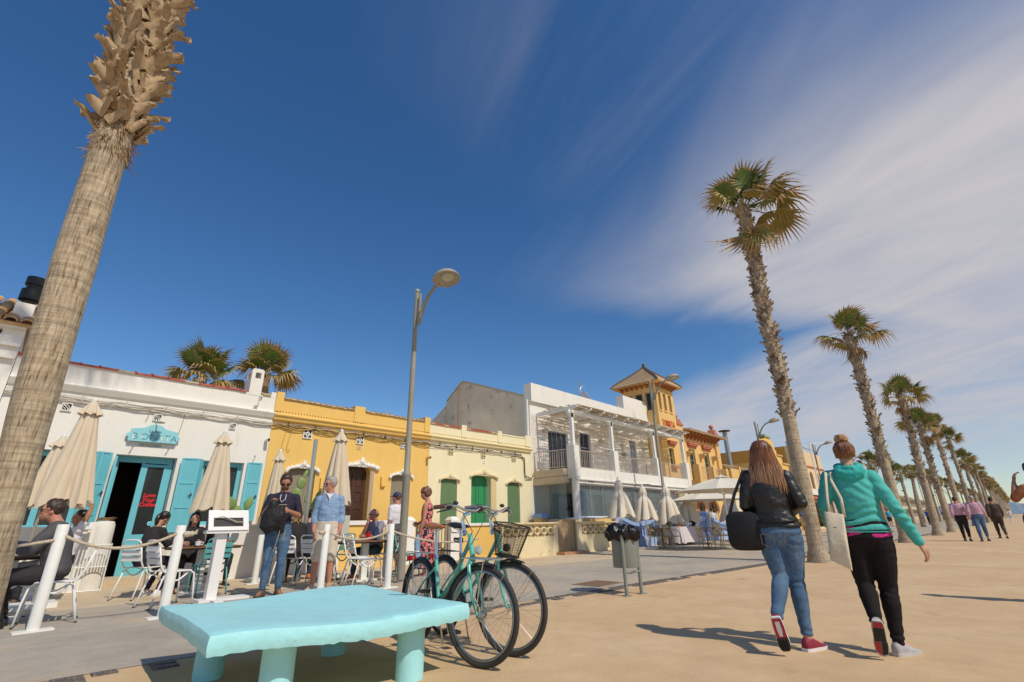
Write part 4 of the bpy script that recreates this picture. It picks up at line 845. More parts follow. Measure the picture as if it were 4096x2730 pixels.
ga = [arch(28.75, 29.5, .1, 1.5, .5, e=2), arch(30.35, 31.25, .1, 1.6, .55, e=2)]
mb = MB(); mb.prism(rect(TX1, 33.0, 0, 6.15), WY, WY+.25, 'y', wd+ga); mb.build('wing_front', OCHRE, b5)
shell(b5, OCHRE, TX1, 33.0, 6.15, 20, t=.25, yf=WY)
red_arch(b5, 28.75, 29.5, 1.5, .5, WY, .2); red_arch(b5, 30.35, 31.25, 1.6, .55, WY, .2)
for hl in wd: win_frame(b5, hl, mat('green_grey_frame', (.22, .27, .20), .6), WY+.12, 2, 3, name='balcony_door')
red_hood(b5, 28.38, 29.68, 5.18, 5.46, WY); red_hood(b5, 30.45, 31.80, 5.18, 5.46, WY)
for a, c in ((TX1+.01, 27.85), (32.55, 33.05)):
    mb = MB(); mb.box(a, c, WY-.14, WY+.3, 0, 6.35); mb.build('pilaster', OCHRE, b5)
    m_ = (a+c)/2; mb = MB(); mb.box(a-.05, c+.05, WY-.2, WY+.36, 6.35, 6.45); mb.prism([(a-.02, 6.45), (c+.02, 6.45), (m_+.1, 6.72), (m_-.1, 6.72)], WY-.15, WY+.3, 'y'); mb.tube([(m_, WY+.08, 6.72), (m_, WY+.08, 6.80)], .06, 8); mb.ball((m_, WY+.08, 6.92), .15, 12, 9); mb.build('ball_finial', RED, b5, smooth=S45)
mb = MB(); mb.prism([(WY-.55, 6.10), (WY+3, 6.5), (WY+3, 6.42), (WY-.55, 6.05)], 27.86, 33.5, 'x'); mb.build('eave_roof', TILE, b5)
for i in range(10): corbel(b5, 28.05+i*.5, WY, 'f', z=6.06, d=.45, h=.4)
mb = MB()
for i in range(22): mb.tube([(27.95+i*.25, WY-.58, 6.13), (27.95+i*.25, WY+2.9, 6.5)], .07, 6)
mb.build('eave_tiles', TILE, b5)
for x in (28.1, 30.05, 31.95):
    mb = MB(); mb.prism([(WY, 4.55), (WY-.12, 4.6), (WY-.38, 4.78), (WY-.38, 4.86), (WY, 4.86)], x-.16, x+.16, 'x'); mb.build('wall_light', mat('ochre_shade', (.62, .44, .22), .7), b5)
mb = MB(); mb.box(26.9, 31.2, 11.45, WY, 2.88, 3.12); mb.prism([(11.45, 2.88), (WY, 2.88), (WY, 2.45), (12.2, 2.6)], 26.9, 31.2, 'x'); mb.build('balcony_floor', OCHRE, b5)
for a in (26.95, 28.95, 30.9): mb = MB(); mb.box(a, a+.32, 11.46, 11.8, 3.12, 3.95); mb.build('balcony_pier', OCHRE, b5)
for a, c in ((27.27, 28.95), (29.27, 30.9)): railing(b5, (a, 11.6, 0), (c, 11.6, 0), 3.2, 3.85, RUSTY, 13, r=.009)
railing(b5, (31.2, 11.75, 0), (31.2, 12.6, 0), 3.2, 3.85, RUSTY, 7, r=.009)
mb = MB(); mb.box(27.9, 32.5, WY-.05, WY+.0, 1.35, 1.47); mb.build('string_course', TAN, b5) if 0 else None
# ---------- further buildings
b6 = thing('tiled_house', 'low cream house with a tiled lean-to roof just past the ochre restaurant', 'house', (36, 13, 0))
mb = MB(); mb.prism(rect(33.1, 41, 0, 4.3), 12.7, 13, 'y', [rect(34, 35, 1, 2.4), rect(37, 38, 1, 2.4)]); mb.box(33.1, 41, 13, 18, 0, 4.2); mb.build('wall', CREAM, b6)
mb = MB(); mb.prism([(12.3, 4.32), (15.2, 5.0), (15.2, 4.9), (12.3, 4.24)], 33.05, 41, 'x'); mb.build('roof', TILE, b6)
mb = MB()
for i in range(28): mb.tube([(33.2+i*.28, 12.25, 4.36), (33.2+i*.28, 15.1, 5.02)], .08, 6)
mb.build('roof_tiles', mat('pale_old_tile', (.48, .38, .25), .85, .2, 8), b6)
mb = MB(); mb.box(33.2, 41, 15.2, 20, 0, 5.35); mb.prism([(15.1, 5.35), (20, 5.35), (17.6, 5.9)], 33.15, 41, 'x'); mb.build('rear_block', mat('brown_ochre', (.48, .30, .12), .85, .1, 3), b6)
mb = MB(); mb.box(33.2, 34.6, 12.0, 12.1, 3.3, 4.15); mb.box(34.6, 34.85, 11.95, 12.2, 3.2, 4.35); mb.build('terrace_screen', OCHRE, b6)
fp = thing('flue', 'grey metal flue with a flat rain cap rising over the cream tiled house', 'chimney', (37.5, 13.5, 4.5))
mb = MB(); mb.lathe([(.17, 4.4), (.17, 7.2), (.0, 7.2)], (37.4, 13.5, 0), 12); mb.build('pipe', mat('galvanised', (.35, .38, .36), .4, metal=.5), fp, smooth=S45); mb = MB(); mb.lathe([(.42, 7.28), (.42, 7.34), (.0, 7.38)], (37.4, 13.5, 0), 14); mb.tube([(37.3, 13.5, 7.15), (37.3, 13.5, 7.3)], .02, 4); mb.build('cap', IRON, fp)
b7 = thing('gabled_house', 'bright yellow house with a curved stepped gable beyond the tiled house', 'house', (45, 12.6, 0))
pr = [(41, 0), (48.8, 0), (48.8, 5.45), (47.4, 5.6), (47.3, 6.0), (46.2, 6.15), (46.1, 6.5), (45.85, 6.6), (45.7, 7.15), (45.3, 7.3), (45.0, 7.45), (43.8, 7.45), (43.5, 7.3), (43.1, 7.1), (42.9, 6.5), (42.5, 6.4), (42.4, 5.9), (41, 5.5)]
mb = MB(); mb.prism(pr, 12.6, 13, 'y', [rect(42.3, 43.2, 3.4, 5.0), rect(45.0, 45.9, 3.4, 5.0), rect(46.9, 47.7, 3.4, 5.0)]); mb.box(41, 48.8, 13, 18, 0, 5.2); mb.build('wall', YEL, b7)
mb = MB(); mb.box(43.5, 45.0, 12.5, 13.1, 7.45, 7.65); mb.build('gable_cap', mat('green_glazed', (.30, .40, .25), .5), b7)
mb = MB(); mb.box(47.2, 48.95, 12.5, 12.62, 5.45, 5.57); mb.box(46.0, 47.45, 12.5, 12.62, 6.1, 6.2); mb.build('cornice', TAN, b7)
b8 = thing('peach_building', 'tall peach building with arched upper windows and a white banded balcony', 'building', (56, 12.6, 0))
pw = [arch(50.9+i*2.35, 52.0+i*2.35, 3.7, 5.0, .35, e=2) for i in range(5)]
mb = MB(); mb.prism(rect(50, 61.6, 0, 7.3), 12.6, 12.9, 'y', pw+[rect(51, 60.5, .2, 2.4)]); mb.build('wall', PEACH, b8)
mb = MB(); mb.box(50, 50.3, 12.9, 22, 0, 7.3); mb.box(61.3, 61.6, 12.9, 22, 0, 7.3); mb.box(50.3, 61.3, 12.9, 21, 6.9, 7.0); mb.build('side_wall', mat('shaded_side_orange', (.60, .30, .06), .85, .06, 1.0), b8)  # deeper orange than the front: the side's shade is put into its colour
mb = MB(); mb.box(49.95, 61.65, 12.5, 12.62, 5.75, 5.88); mb.build('string_course', RED, b8)
for hl in pw: mb = MB(); mb.prism(hl, 12.8, 12.85, 'y'); mb.build('window', WGLASS, b8)
mb = MB(); mb.box(50, 61.6, 11.6, 12.6, 2.95, 3.4); mb.build('balcony', WHITE, b8); mb = MB(); mb.box(50, 61.6, 11.5, 12.6, 2.62, 2.8); mb.build('awning', RED, b8)
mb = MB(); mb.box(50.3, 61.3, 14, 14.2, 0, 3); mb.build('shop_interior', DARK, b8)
mb = MB(); mb.tube([(50.5, 12.8, 7.3), (50.5, 12.8, 7.75), (61, 12.8, 7.75), (61, 12.8, 7.3)], .03, 5); mb.build('roof_rail', IRON, b8)
FB = mat('far_beige', (.50, .42, .31), .85, .05, .5); FW = mat('far_white', (.62, .57, .48), .8)
def far_block(x0, x1, y, h, fl, label, nm='apartment_block'):
    b = thing(nm, label, 'building', ((x0+x1)/2, y, 0)); cols = max(3, int((x1-x0)/3.2)); holes = []; fh = h/fl
    for i in range(cols):
        for j in range(fl):
            a = x0+(i+.2)*(x1-x0)/cols; c = x0+(i+.8)*(x1-x0)/cols; holes.append(rect(a, c, j*fh+fh*.25, j*fh+fh*.8))
    mb = MB(); mb.prism(rect(x0, x1, 0, h), y, y+.4, 'y', holes); mb.box(x0, x0+.4, y+.4, y+12, 0, h); mb.box(x1-.4, x1, y+.4, y+12, 0, h); mb.box(x0, x1, y+11.6, y+12, 0, h); mb.box(x0+.4, x1-.4, y+.4, y+11.6, h-.5, h-.4); mb.build('wall', FB, b)
    for k, hl in enumerate(holes): mb = MB(); mb.box(hl[0][0], hl[1][0], y+.3, y+.35, hl[0][1], hl[2][1]); mb.build('window', WGLASS, b)
    for j in range(1, fl+1): mb = MB(); mb.box(x0-.5, x1+.5, y-1.1, y+.0, j*fh-.15, j*fh+.1); mb.build('balcony_slab', FW, b)
    mb = MB(); mb.box(x0-.6, x1+.6, y-1.3, y+12.2, h+.1, h+.3); mb.build('roof', FW, b)
    return b
far_block(66, 92, 14.5, 4.2, 1, 'long low beige seafront building past the peach building')
far_block(96, 120, 16, 6.6, 2, 'modern beige block with white overhanging eaves, nearest of the far row')
far_block(124, 150, 18, 7.2, 2, 'modern beige block with white overhanging eaves, second of the far row')
far_block(156, 200, 20, 6.2, 2, 'long modern beige block in the middle of the far row')
far_block(206, 300, 22, 6.5, 2, 'longest and most distant beige block of the far row')
# ---------- blue balustrade of the ochre restaurant terrace
bb = thing('blue_balustrade', 'pale blue terrace balustrade with swooping rails between square pillars', 'balustrade', (22, 11.4, 0))
BY = 11.3
def bpillar(x0, x1, side=None):
    mb = MB(); mb.box(x0, x1, BY, BY+.36, 0, 1.24); mb.build('pillar', BLUEW, bb)
    mb = MB(); mb.box(x0-.04, x1+.04, BY-.04, BY+.40, 1.24, 1.38); mb.box(x0+.02, x1-.02, BY+.02, BY+.34, 1.38, 1.46); mb.build('pillar_cap', BLUEW, bb)
for a in (17.74, 21.15, 22.95, 26.55): bpillar(a, a+.42)
def swoop(x0, x1, z0, zm, z1):
    n = 22; pts = []
    for i in range(n+1):
        t = i/n; c_ = (1-t); z = z0*(1-t)+z1*t-(((z0+z1)/2-zm))*4*t*(1-t)*(0.75+.25*sin(pi*t)); pts.append((x0+(x1-x0)*t, z))
    mb = MB(); mb.prism([(x, z+.05) for x, z in pts]+[(x, z-.09) for x, z in pts[::-1]], BY+.02, BY+.32, 'y'); mb.build('top_rail', BLUEW, bb)
    mb = MB(); mb.prism([(x, z-.09) for x, z in pts]+[(x, z-.17) for x, z in pts[::-1]], BY+.08, BY+.26, 'y'); mb.box(x0, x1, BY+.05, BY+.3, 0, .42); mb.build('plinth', BLUEW, bb)
    k = int((x1-x0)/.20)
    for i in range(k):
        x = x0+(i+.5)*(x1-x0)/k; t = (x-x0)/(x1-x0); z = z0*(1-t)+z1*t-(((z0+z1)/2-zm))*4*t*(1-t)*(0.75+.25*sin(pi*t))
        mb = MB(); mb.box(x-.045, x+.045, BY+.11, BY+.23, .42, z-.12); mb.build('baluster', BLUEW, bb)
swoop(18.16, 21.15, 1.20, .90, 1.16); swoop(23.9, 26.55, .86, .98, 1.16); swoop(26.97, 30.6, 1.13, .86, .86)
mb = MB(); mb.box(23.37, 23.9, BY+.05, BY+.3, 0, .9); mb.build('plinth', BLUEW, bb)
mb = MB(); mb.box(17.70, 17.742, BY-.02, BY+.38, 0, 1.22); mb.build('side_render', OCHRE, bb)
vs = tag(MB().lathe([(.10, 0), (.17, .1), (.20, .22), (.16, .34), (.13, .37), (.17, .40), (.0, .41)], (23.16, BY+.18, 1.46), 16).build('vase', mat('straw_vase', (.62, .54, .40), .8, .2, 40, .4, 80), None, smooth=S45), 'pale ribbed vase standing on a blue terrace pillar', 'vase')
mb = MB(); mb.box(26.7, 26.85, BY-.03, BY-.02, .95, 1.2); mb.build('menu_card', mat('card_yellow', (.6, .6, .35)), bb)
# ================================================================== STREET LAMPS
def street_lamp(x, y, h, label, rust=0, lean=0.0, az=-pi/2, sc=1.0):
    L = thing('street_lamp', label, 'street lamp', (x, y, 0), group='street lamps along the promenade')
    dx, dy = cos(az), sin(az)
    mb = MB(); mb.lathe([(.13, 0), (.13, .03), (.080, .04), (.078, 1.95), (.090, 1.97), (.094, 2.0), (.088, 2.04), (.062, 2.08), (.058, h*.55), (.052, h)], (x, y, 0), 14); mb.build('pole', GREYS, L, smooth=S45)
    mb = MB(); mb.ball((x, y, h+.06), .06, 10, 7); mb.build('cap', mat('pale_green_cap', (.35, .40, .28), .5), L, smooth=True)
    P_ = lambda d, z: (x+dx*d, y+dy*d, z)
    mb = MB(); mb.tube([P_(.11, h-.82), P_(.15, h-.06)], .028, 8); mb.tube([P_(0, h-.78), P_(.15, h-.80)], .03, 6); mb.build('stay', GREYS, L)
    mb = MB(); pts = [(.13, -.84), (.2, -.62), (.34, -.36), (.52, -.18), (.70, -.09), (.85, -.05)]
    mb.tube([P_(a*sc, h+b) for a, b in pts], [.05, .046, .042, .038, .04, .045], 8); mb.build('arm', GREYS, L, smooth=S45)
    c = P_(1.10*sc, h-.02); T = Matrix.Translation(c) @ Matrix.Rotation(az, 4, 'Z') @ Matrix.Rotation(radians(-12), 4, 'Y')
    mb = MB(); mb.lathe([(.02, .16), (.14, .14), (.25, .08), (.305, .0), (.31, -.03), (.29, -.035), (.27, -.01), (.0, .02)], (0, 0, 0), 24, M=T); mb.build('lamp_head', mat('lamp_head_grey', (.36, .33, .27), .45, .1, 8), L, smooth=S45)
    mb = MB(); mb.ball((.06, 0, -.005), .155, 14, 8, (1, 1, .35), M=T); mb.build('lens', mat('lamp_lens', (.45, .45, .36), .15, spec=.7), L, smooth=True)
    return L
street_lamp(5.80, 8.62, 6.18, 'tallest grey street lamp, disc head against the blue sky, left of the bicycles')
street_lamp(19.60, 10.0, 6.95, 'grey street lamp with a disc head in front of the ochre tower')
street_lamp(31.3, 9.4, 6.5, 'grey street lamp rising behind the head of the woman in the leather jacket')
street_lamp(44.5, 9.4, 6.5, 'grey street lamp between the two walking women in front of the peach building')
for i, x in enumerate((58, 72)): street_lamp(x, 9.4, 6.6, ('distant street lamp just right of the bun-haired woman', 'second distant street lamp, past the second roadside palm')[i])
for i, x in enumerate((90, 112, 140)): street_lamp(x, 9.0, 7, ('far street lamp before the beige blocks, nearest of three', 'far street lamp before the beige blocks, middle of three', 'far street lamp before the beige blocks, farthest of three')[i])
fpl = thing('flagpole', 'thin pale pole with a short crossbar before the peach building', 'pole', (43, 9.3, 0))
mb = MB(); mb.tube([(43, 9.3, 0), (43, 9.3, 6.4)], .05, 8); mb.build('pole', WMETAL, fpl); mb = MB(); mb.tube([(43, 9.3, 6.38), (44.6, 8.4, 6.55)], .025, 6); mb.build('crossbar', WMETAL, fpl)

# ================================================================== PALMS
BARK = bpy.data.materials.new('palm_bark'); BARK.use_nodes = True; t_ = BARK.node_tree; b_ = t_.nodes['Principled BSDF']; b_.inputs['Roughness'].default_value = .9; b_.inputs['Specular IOR Level'].default_value = .15
tc_ = N(t_, 'ShaderNodeTexCoord')
mp1 = N(t_, 'ShaderNodeMapping'); mp1.inputs['Scale'].default_value = (62, 62, 6.0); LK(t_, tc_, 'Object', mp1, 0)
mp2 = N(t_, 'ShaderNodeMapping'); mp2.inputs['Scale'].default_value = (1.6, 1.6, 24); LK(t_, tc_, 'Object', mp2, 0)
na = N(t_, 'ShaderNodeTexNoise', ins={'Scale': 1.0, 'Detail': 6, 'Roughness': .65, 'Distortion': .5}); LK(t_, mp1, 0, na, 'Vector')
nb = N(t_, 'ShaderNodeTexNoise', ins={'Scale': 1.0, 'Detail': 4, 'Roughness': .6}); LK(t_, mp2, 0, nb, 'Vector')
nc = N(t_, 'ShaderNodeTexNoise', ins={'Scale': 1.6, 'Detail': 4}); LK(t_, tc_, 'Object', nc, 'Vector')
ra = ramp(t_, [(.34, (.17, .12, .07)), (.44, (.38, .30, .20)), (.62, (.54, .44, .31))]); LK(t_, na, 0, ra, 0)
rb = N(t_, 'ShaderNodeMapRange'); LK(t_, nb, 0, rb, 0); rb.inputs[1].default_value = .35; rb.inputs[2].default_value = .6; rb.inputs[3].default_value = .78; rb.inputs[4].default_value = 1.1
rc = N(t_, 'ShaderNodeMapRange'); LK(t_, nc, 0, rc, 0); rc.inputs[1].default_value = .3; rc.inputs[2].default_value = .7; rc.inputs[3].default_value = .8; rc.inputs[4].default_value = 1.15
x1 = N(t_, 'ShaderNodeMix', data_type='RGBA', blend_type='MULTIPLY'); x1.inputs[0].default_value = 1; LK(t_, ra, 0, x1, 6); LK(t_, rb, 0, x1, 7)
x2 = N(t_, 'ShaderNodeMix', data_type='RGBA', blend_type='MULTIPLY'); x2.inputs[0].default_value = 1; LK(t_, x1, 2, x2, 6); LK(t_, rc, 0, x2, 7); LK(t_, x2, 2, b_, 'Base Color')
ad_ = N(t_, 'ShaderNodeMath', operation='ADD'); LK(t_, na, 0, ad_, 0); LK(t_, nb, 0, ad_, 1)
bp_ = N(t_, 'ShaderNodeBump', ins={'Strength': .9, 'Distance': .014}); LK(t_, ad_, 0, bp_, 'Height'); LK(t_, bp_, 0, b_, 'Normal')
BOOT = mat('dry_leaf_base', (.43, .31, .18), .8, .25, 5, .5, 30, dirt=(.17, .09, .05), dscale=3, dlo=.5, dhi=.75, stretch=(2, 2, 5))
BOOTD = mat('grey_leaf_base', (.40, .32, .22), .85, .4, 9, .4, 20, dirt=(.14, .08, .05), dscale=3.5, dlo=.46, dhi=.62)
FIB = mat('palm_fibre', (.33, .22, .12), .9, .2, 10)
LEAFG = mat('palm_green', (.13, .19, .035), .45, .35, 3, spec=.4); LEAFO = mat('palm_olive', (.25, .22, .05), .5, .3, 3, spec=.4)
LEAFB = mat('palm_dry', (.44, .28, .12), .7, .25, 3); STEM = mat('palm_stem', (.17, .15, .05), .5, .2, 5)
def trunk_mesh(parent, pts, rads, n=22, m=BARK, wob=.02, seed=0, name='trunk'):
    mb = MB(); rs = []
    P = [Vector(p) for p in pts]; K = 60 if n > 16 else 26
    def samp(t):
        u = t*(len(P)-1); i = min(int(u), len(P)-2); f = u-i; f2 = f*f*(3-2*f)*.0+f
        return P[i].lerp(P[i+1], f2), rads[i]*(1-f)+rads[i+1]*f
    for k in range(K+1):
        c, r = samp(k/K); ring = []
        for j in range(n):
            a = 2*pi*j/n; rr_ = r*(1+wob*noise.noise(Vector((cos(a)*2, sin(a)*2, c.z*1.3+seed)))*2 + wob*.6*sin(c.z*38+noise.noise(Vector((cos(a), sin(a), c.z)))*3))
            ring.append(Vector((c.x+cos(a)*rr_, c.y+sin(a)*rr_, c.z)))
        rs.append(ring)
    mb.rings(rs); return mb.build(name, m, parent, smooth=True)
def boot_mb(L=.3, w=.07, curl=1.0, seed=0):
    """one dead leaf-stalk base: curved channel-shaped strap, pointing up and outward (+x), split end"""
    rr = random.Random(seed); mb = MB(); k = 5; rs = []
    for i in range(k+1):
        t = i/k; x = L*(.06+.42*t**1.6*curl); z = L*(.9*t-.16*t*t*curl); wi = w*(1-.35*t)*(1+.15*rr.random()); th = .012*(1-.5*t)
        nrm = Vector((cos(.5*t*curl), 0, -sin(.5*t*curl)*.5)); ring = []
        for s_ in (-1, -.5, 0, .5, 1): ring.append(Vector((x, s_*wi, z))+nrm*(.035*s_*s_*-1+.02+th))
        for s_ in (1, .5, 0, -.5, -1): ring.append(Vector((x, s_*wi, z))+nrm*(.035*s_*s_*-1+.02-th))
        rs.append(ring)
    rs[-1] = [p+Vector((rr.uniform(-.02, .03), 0, rr.uniform(-.04, .03))) for p in rs[-1]]
    mb.rings(rs); return mb
boot_me = []
for k in range(7):
    o = boot_mb(.30, .070+.012*(k % 3), (.15, .35, .6, .25, .9, .2, .45)[k], k).build('leaf_base', BOOT, local=True, smooth=S45); boot_me.append(o.data); bpy.data.objects.remove(o)
def fan_mb(R=.8, seg=26, spread=radians(300), stem=1.0, droop=.25, seed=0, dry=.0, fold=.0):
    """Washingtonia fan leaf along +x: stalk then a fan of narrow pleated segments with drooping tips; returns stalk, blade"""
    rr = random.Random(seed); st = MB(); pts = []
    for i in range(6): t = i/5; pts.append((stem*t, 0, .10*sin(t*pi*.9)*stem-droop*.35*t*t*stem))
    st.tube(pts, [.022, .018, .015, .013, .012, .010], 5); base = Vector(pts[-1]); bl = MB()
    for i in range(seg):
        a = -spread/2+spread*(i+.5)/seg; r = R*(1-.25*abs(a)/(spread/2))*rr.uniform(.88, 1.08); d = Vector((cos(a), sin(a), 0)); q = Vector((-sin(a), cos(a), 0)); w = .5*R*spread/seg*.62
        lift = .12*R*cos(a*.5)-fold*abs(sin(a))*R*.5
        p = []
        for t, ww in ((0, .15), (.30, .8), (.55, 1.0), (.78, .45), (1.0, .03)):
            z = lift*t-droop*R*t**2.6*(.7+.6*rr.random()) - (.35*R*max(0, t-.72)*rr.uniform(.5, 1.8)); p.append((base+d*r*t+Vector((0, 0, z)), w*ww))
        o = len(bl.v)
        for c, ww in p: bl.v += [c-q*ww, c+Vector((0, 0, -.35*ww)), c+q*ww]
        for k in range(4):
            for j in (0, 1): bl.f.append((o+3*k+j, o+3*k+j+1, o+3*k+j+4, o+3*k+j+3))
    return st, bl
def merge_leaf(kind, seed, **kw):
    st, bl = fan_mb(seed=seed, **kw); me = bpy.data.meshes.new('frond'); n = len(st.v)
    me.from_pydata([tuple(v) for v in st.v+bl.v], [], st.f+[tuple(i+n for i in f) for f in bl.f])
    me.materials.append(STEM); me.materials.append(kind); me.materials.append(LEAFB)
    nf = len(st.f); rr = random.Random(seed)
    for p in me.polygons:
        if p.index >= nf:
            k = ((p.index-nf) % 8)//2; p.material_index = 2 if (k == 3 or (k == 2 and rr.random() < .5)) else 1
    return me
FR_G = [merge_leaf(LEAFG, i, droop=.12+.05*i, R=.82, stem=.95, fold=.2) for i in range(3)]
FR_O = [merge_leaf(LEAFO, 10+i, droop=.45+.1*i, R=.85, stem=1.0, fold=.45, spread=radians(250)) for i in range(3)]
FR_B = [merge_leaf(LEAFB, 20+i, droop=.8, R=.8, stem=.8, fold=.9, spread=radians(170), seg=18) for i in range(3)]
def crown(parent, top, n, scale, seed, hang=4, wind=0.8, parts=True, up=1.0):
    rr = random.Random(seed); Mi = ROOTINV[parent.name]; out = []; acc = None
    for i in range(n+hang):
        ga = i*2.39996+rr.uniform(-.3, .3)
        if i < n:
            t = (i+.5)/n; el = radians(86-100*t**1.05*up+rr.uniform(-9, 9)); me = rr.choice(FR_G if t < .62 else FR_O)
        else: el = radians(rr.uniform(-82, -48)); me = rr.choice(FR_B+FR_O[:1])
        s_ = scale*rr.uniform(.85, 1.1)
        d = Vector((cos(ga)*cos(el), sin(ga)*cos(el), sin(el)))
        if i < n: d = (d+Vector((.12, -.38, .05))*wind*(1.5 if el < .6 else .7)).normalized(); ga = atan2(d.y, d.x); el = math.asin(max(-1, min(1, d.z)))
        M = Matrix.Translation(top) @ Matrix.Rotation(ga, 4, 'Z') @ Matrix.Rotation(-el, 4, 'Y') @ Matrix.Rotation(rr.uniform(-.6, .6), 4, 'X') @ Matrix.Diagonal((s_, s_, s_, 1))
        out.append((me, M))
    if parts:
        for me, M in out: mesh_obj('frond', me, parent, Mi @ M)
    else: return out
def crown_mesh(n, scale, seed, hang, up=1.0):
    global _tmp
    rr = random.Random(seed); bm = bmesh.new(); me2 = bpy.data.meshes.new('crown')
    e = thing('tmp', '', '', (0, 0, 0)); out = crown(e, Vector((0, 0, 0)), n, scale, seed, hang, parts=False, up=up); bpy.data.objects.remove(e)
    vs = []; fs = []; mi = []
    for me, M in out:
        o = len(vs); vs += [tuple(M @ v.co) for v in me.vertices]
        base = 0 if me in FR_G else (1 if me in FR_O else 2)
        for p in me.polygons: fs.append(tuple(o+i for i in p.vertices)); mi.append(0 if p.material_index == 0 else (3 if p.material_index == 2 else 1+base))
    me2.from_pydata(vs, [], fs)
    for m in (STEM, LEAFG, LEAFO, LEAFB): me2.materials.append(m)
    me2.polygons.foreach_set('material_index', mi); bm.free(); return me2
CROWNS = [crown_mesh(19+3*(i % 3), .95, 50+i, 2+i % 3) for i in range(6)]
def boots_stuff(parent, pts, z0, z1, rad, n, seed, scale=1.0, m=BOOTD):
    rr = random.Random(seed); mb = MB(); P = [Vector(p) for p in pts]
    def at(z):
        for a, b in zip(P, P[1:]):
            if a.z <= z <= b.z: return a.lerp(b, (z-a.z)/(b.z-a.z))
        return P[-1]
    for i in range(n):
        z = z0+(z1-z0)*rr.random()**.9; c = at(z); a = rr.uniform(0, 2*pi); s_ = scale*rr.uniform(.5, .9); b = boot_mb(.22, .055, rr.uniform(.3, 1.3), i)
        if rr.random() < .06: s_ *= 1.5
        b.xform(Matrix.Translation((c.x, c.y, c.z)) @ Matrix.Rotation(a, 4, 'Z') @ Matrix.Translation((rad*.92, 0, 0)) @ Matrix.Rotation(rr.uniform(-.5, .25), 4, 'Y') @ Matrix.Diagonal((s_, s_, s_, 1))); mb.add(b.v, b.f)
    return stuff(mb.build('leaf_bases', m, parent, fix=False))
# 1 foreground trunk
ft = thing('palm_tree', 'huge leaning palm trunk in the left foreground with a collar of old leaf bases', 'palm', (.05, 4.75, 0))
fpts = [(.10, 4.75, -.02), (.08, 4.75, .5), (.06, 4.75, 1.2), (.02, 4.75, 2.0), (-.02, 4.75, 3.0), (-.05, 4.75, 3.9), (-.06, 4.75, 4.5), (-.09, 4.75, 5.4), (-.13, 4.75, 6.5), (-.18, 4.8, 9.0), (-.2, 4.8, 16.0)]
trunk_mesh(ft, fpts, [.150, .125, .108, .122, .135, .128, .125, .14, .14, .14, .14], n=48, wob=.022)
rr = random.Random(33); cnt = 0; z = 4.36
while z < 7.6:
    nr = 10
    for j in range(nr):
        if z > 6.4 and j % 2: continue
        a = 2*pi*(j+.5*(cnt % 2))/nr+rr.uniform(-.2, .2); u = min(1, (z-4.3)/.9); s_ = rr.uniform(.55, .78)*(1.0+.2*u); sg = 1 if (j+cnt) % 2 else -1
        c = Vector((-.055-(z-4.4)*.033, 4.75, z)); M = Matrix.Translation(c) @ Matrix.Rotation(a, 4, 'Z') @ Matrix.Translation((.118+.025*u, -sg*.03, -.05)) @ Matrix.Rotation(rr.uniform(-.30, .10)-(.0 if rr.random() < .8 else -.5), 4, 'Y') @ Matrix.Rotation(sg*rr.uniform(.25, .95), 4, 'X') @ Matrix.Diagonal((s_, s_*.80, s_*rr.uniform(.9, 1.15), 1))
        mesh_obj('leaf_base', rr.choice(boot_me), ft, ROOTINV[ft.name] @ M)
    z += .075; cnt += 1
mb = MB()
for i in range(420):
    a = rr.uniform(0, 2*pi); z = rr.uniform(4.0, 4.42); l = rr.uniform(.03, .10)*(2.2 if rr.random() < .07 else 1); c = Vector((-.05+cos(a)*.125, 4.75+sin(a)*.125, z)); d = Vector((cos(a)*rr.uniform(.15, .8), sin(a)*rr.uniform(.15, .8), rr.uniform(-1, .4)))*l
    mb.tube([c, c+d*.5+Vector((0, 0, .01)), c+d], [.006, .004, .001], 3, cap=False)
stuff(mb.build('fibres', FIB, ft, fix=False))
crown(ft, Vector((-.2, 4.8, 16.0)), 22, 1.3, 91, hang=5)
# 2 the row along the sand edge
def palm(x, y, tops, rads, label, nboot, boot0, cr, seed, group='palms lining the promenade', parts=True, bs=1.0, hang=4, n=30):
    p = thing('palm_tree', label, 'palm', (x, y, 0), group=group); pts = [(x, y, -.02)]+tops; H_ = tops[-1][2]
    trunk_mesh(p, pts, rads, n=24 if parts else 12, seed=seed)
    if nboot: boots_stuff(p, pts, boot0, H_+.15, rads[-2], nboot, seed, bs)
    if parts: crown(p, Vector(tops[-1]), n, cr, seed, hang)
    else: mesh_obj('crown', CROWNS[seed % 6], p, Matrix.Translation((tops[-1][0]-x, tops[-1][1]-y, tops[-1][2])) @ Matrix.Rotation(seed*1.3, 4, 'Z') @ Matrix.Diagonal((cr, cr, cr, 1)))
    return p
palm(14.23, 3.45, [(14.23, 3.45, .35), (14.25, 3.42, 3.0), (14.28, 3.38, 4.6), (14.22, 3.42, 6.5), (14.30, 3.36, 8.2), (14.30, 3.36, 10.15)], [.28, .18, .165, .16, .155, .15, .14], 'tall palm behind the woman in the leather jacket, its whole crown in view', 560, 3.5, .98, 61, n=19, hang=3, bs=1.35)
palm(26.0, 3.03, [(26.0, 3.03, .35), (26.0, 3.0, 3.0), (26.05, 2.95, 6.0), (26.02, 2.92, 9.0)], [.30, .20, .18, .175, .16], 'palm rising behind the bun-haired woman in the turquoise hoodie, second of the row', 480, 3.0, .90, 62, n=18, hang=2, bs=1.3)
palm(35.7, 2.7, [(35.7, 2.7, .35), (35.7, 2.6, 3.0), (35.7, 2.5, 5.2), (35.65, 2.42, 7.55)], [.32, .20, .165, .155, .15], 'third palm of the row, left of the men in pink shirts', 330, 2.6, .84, 63, n=18, hang=2, bs=1.3)
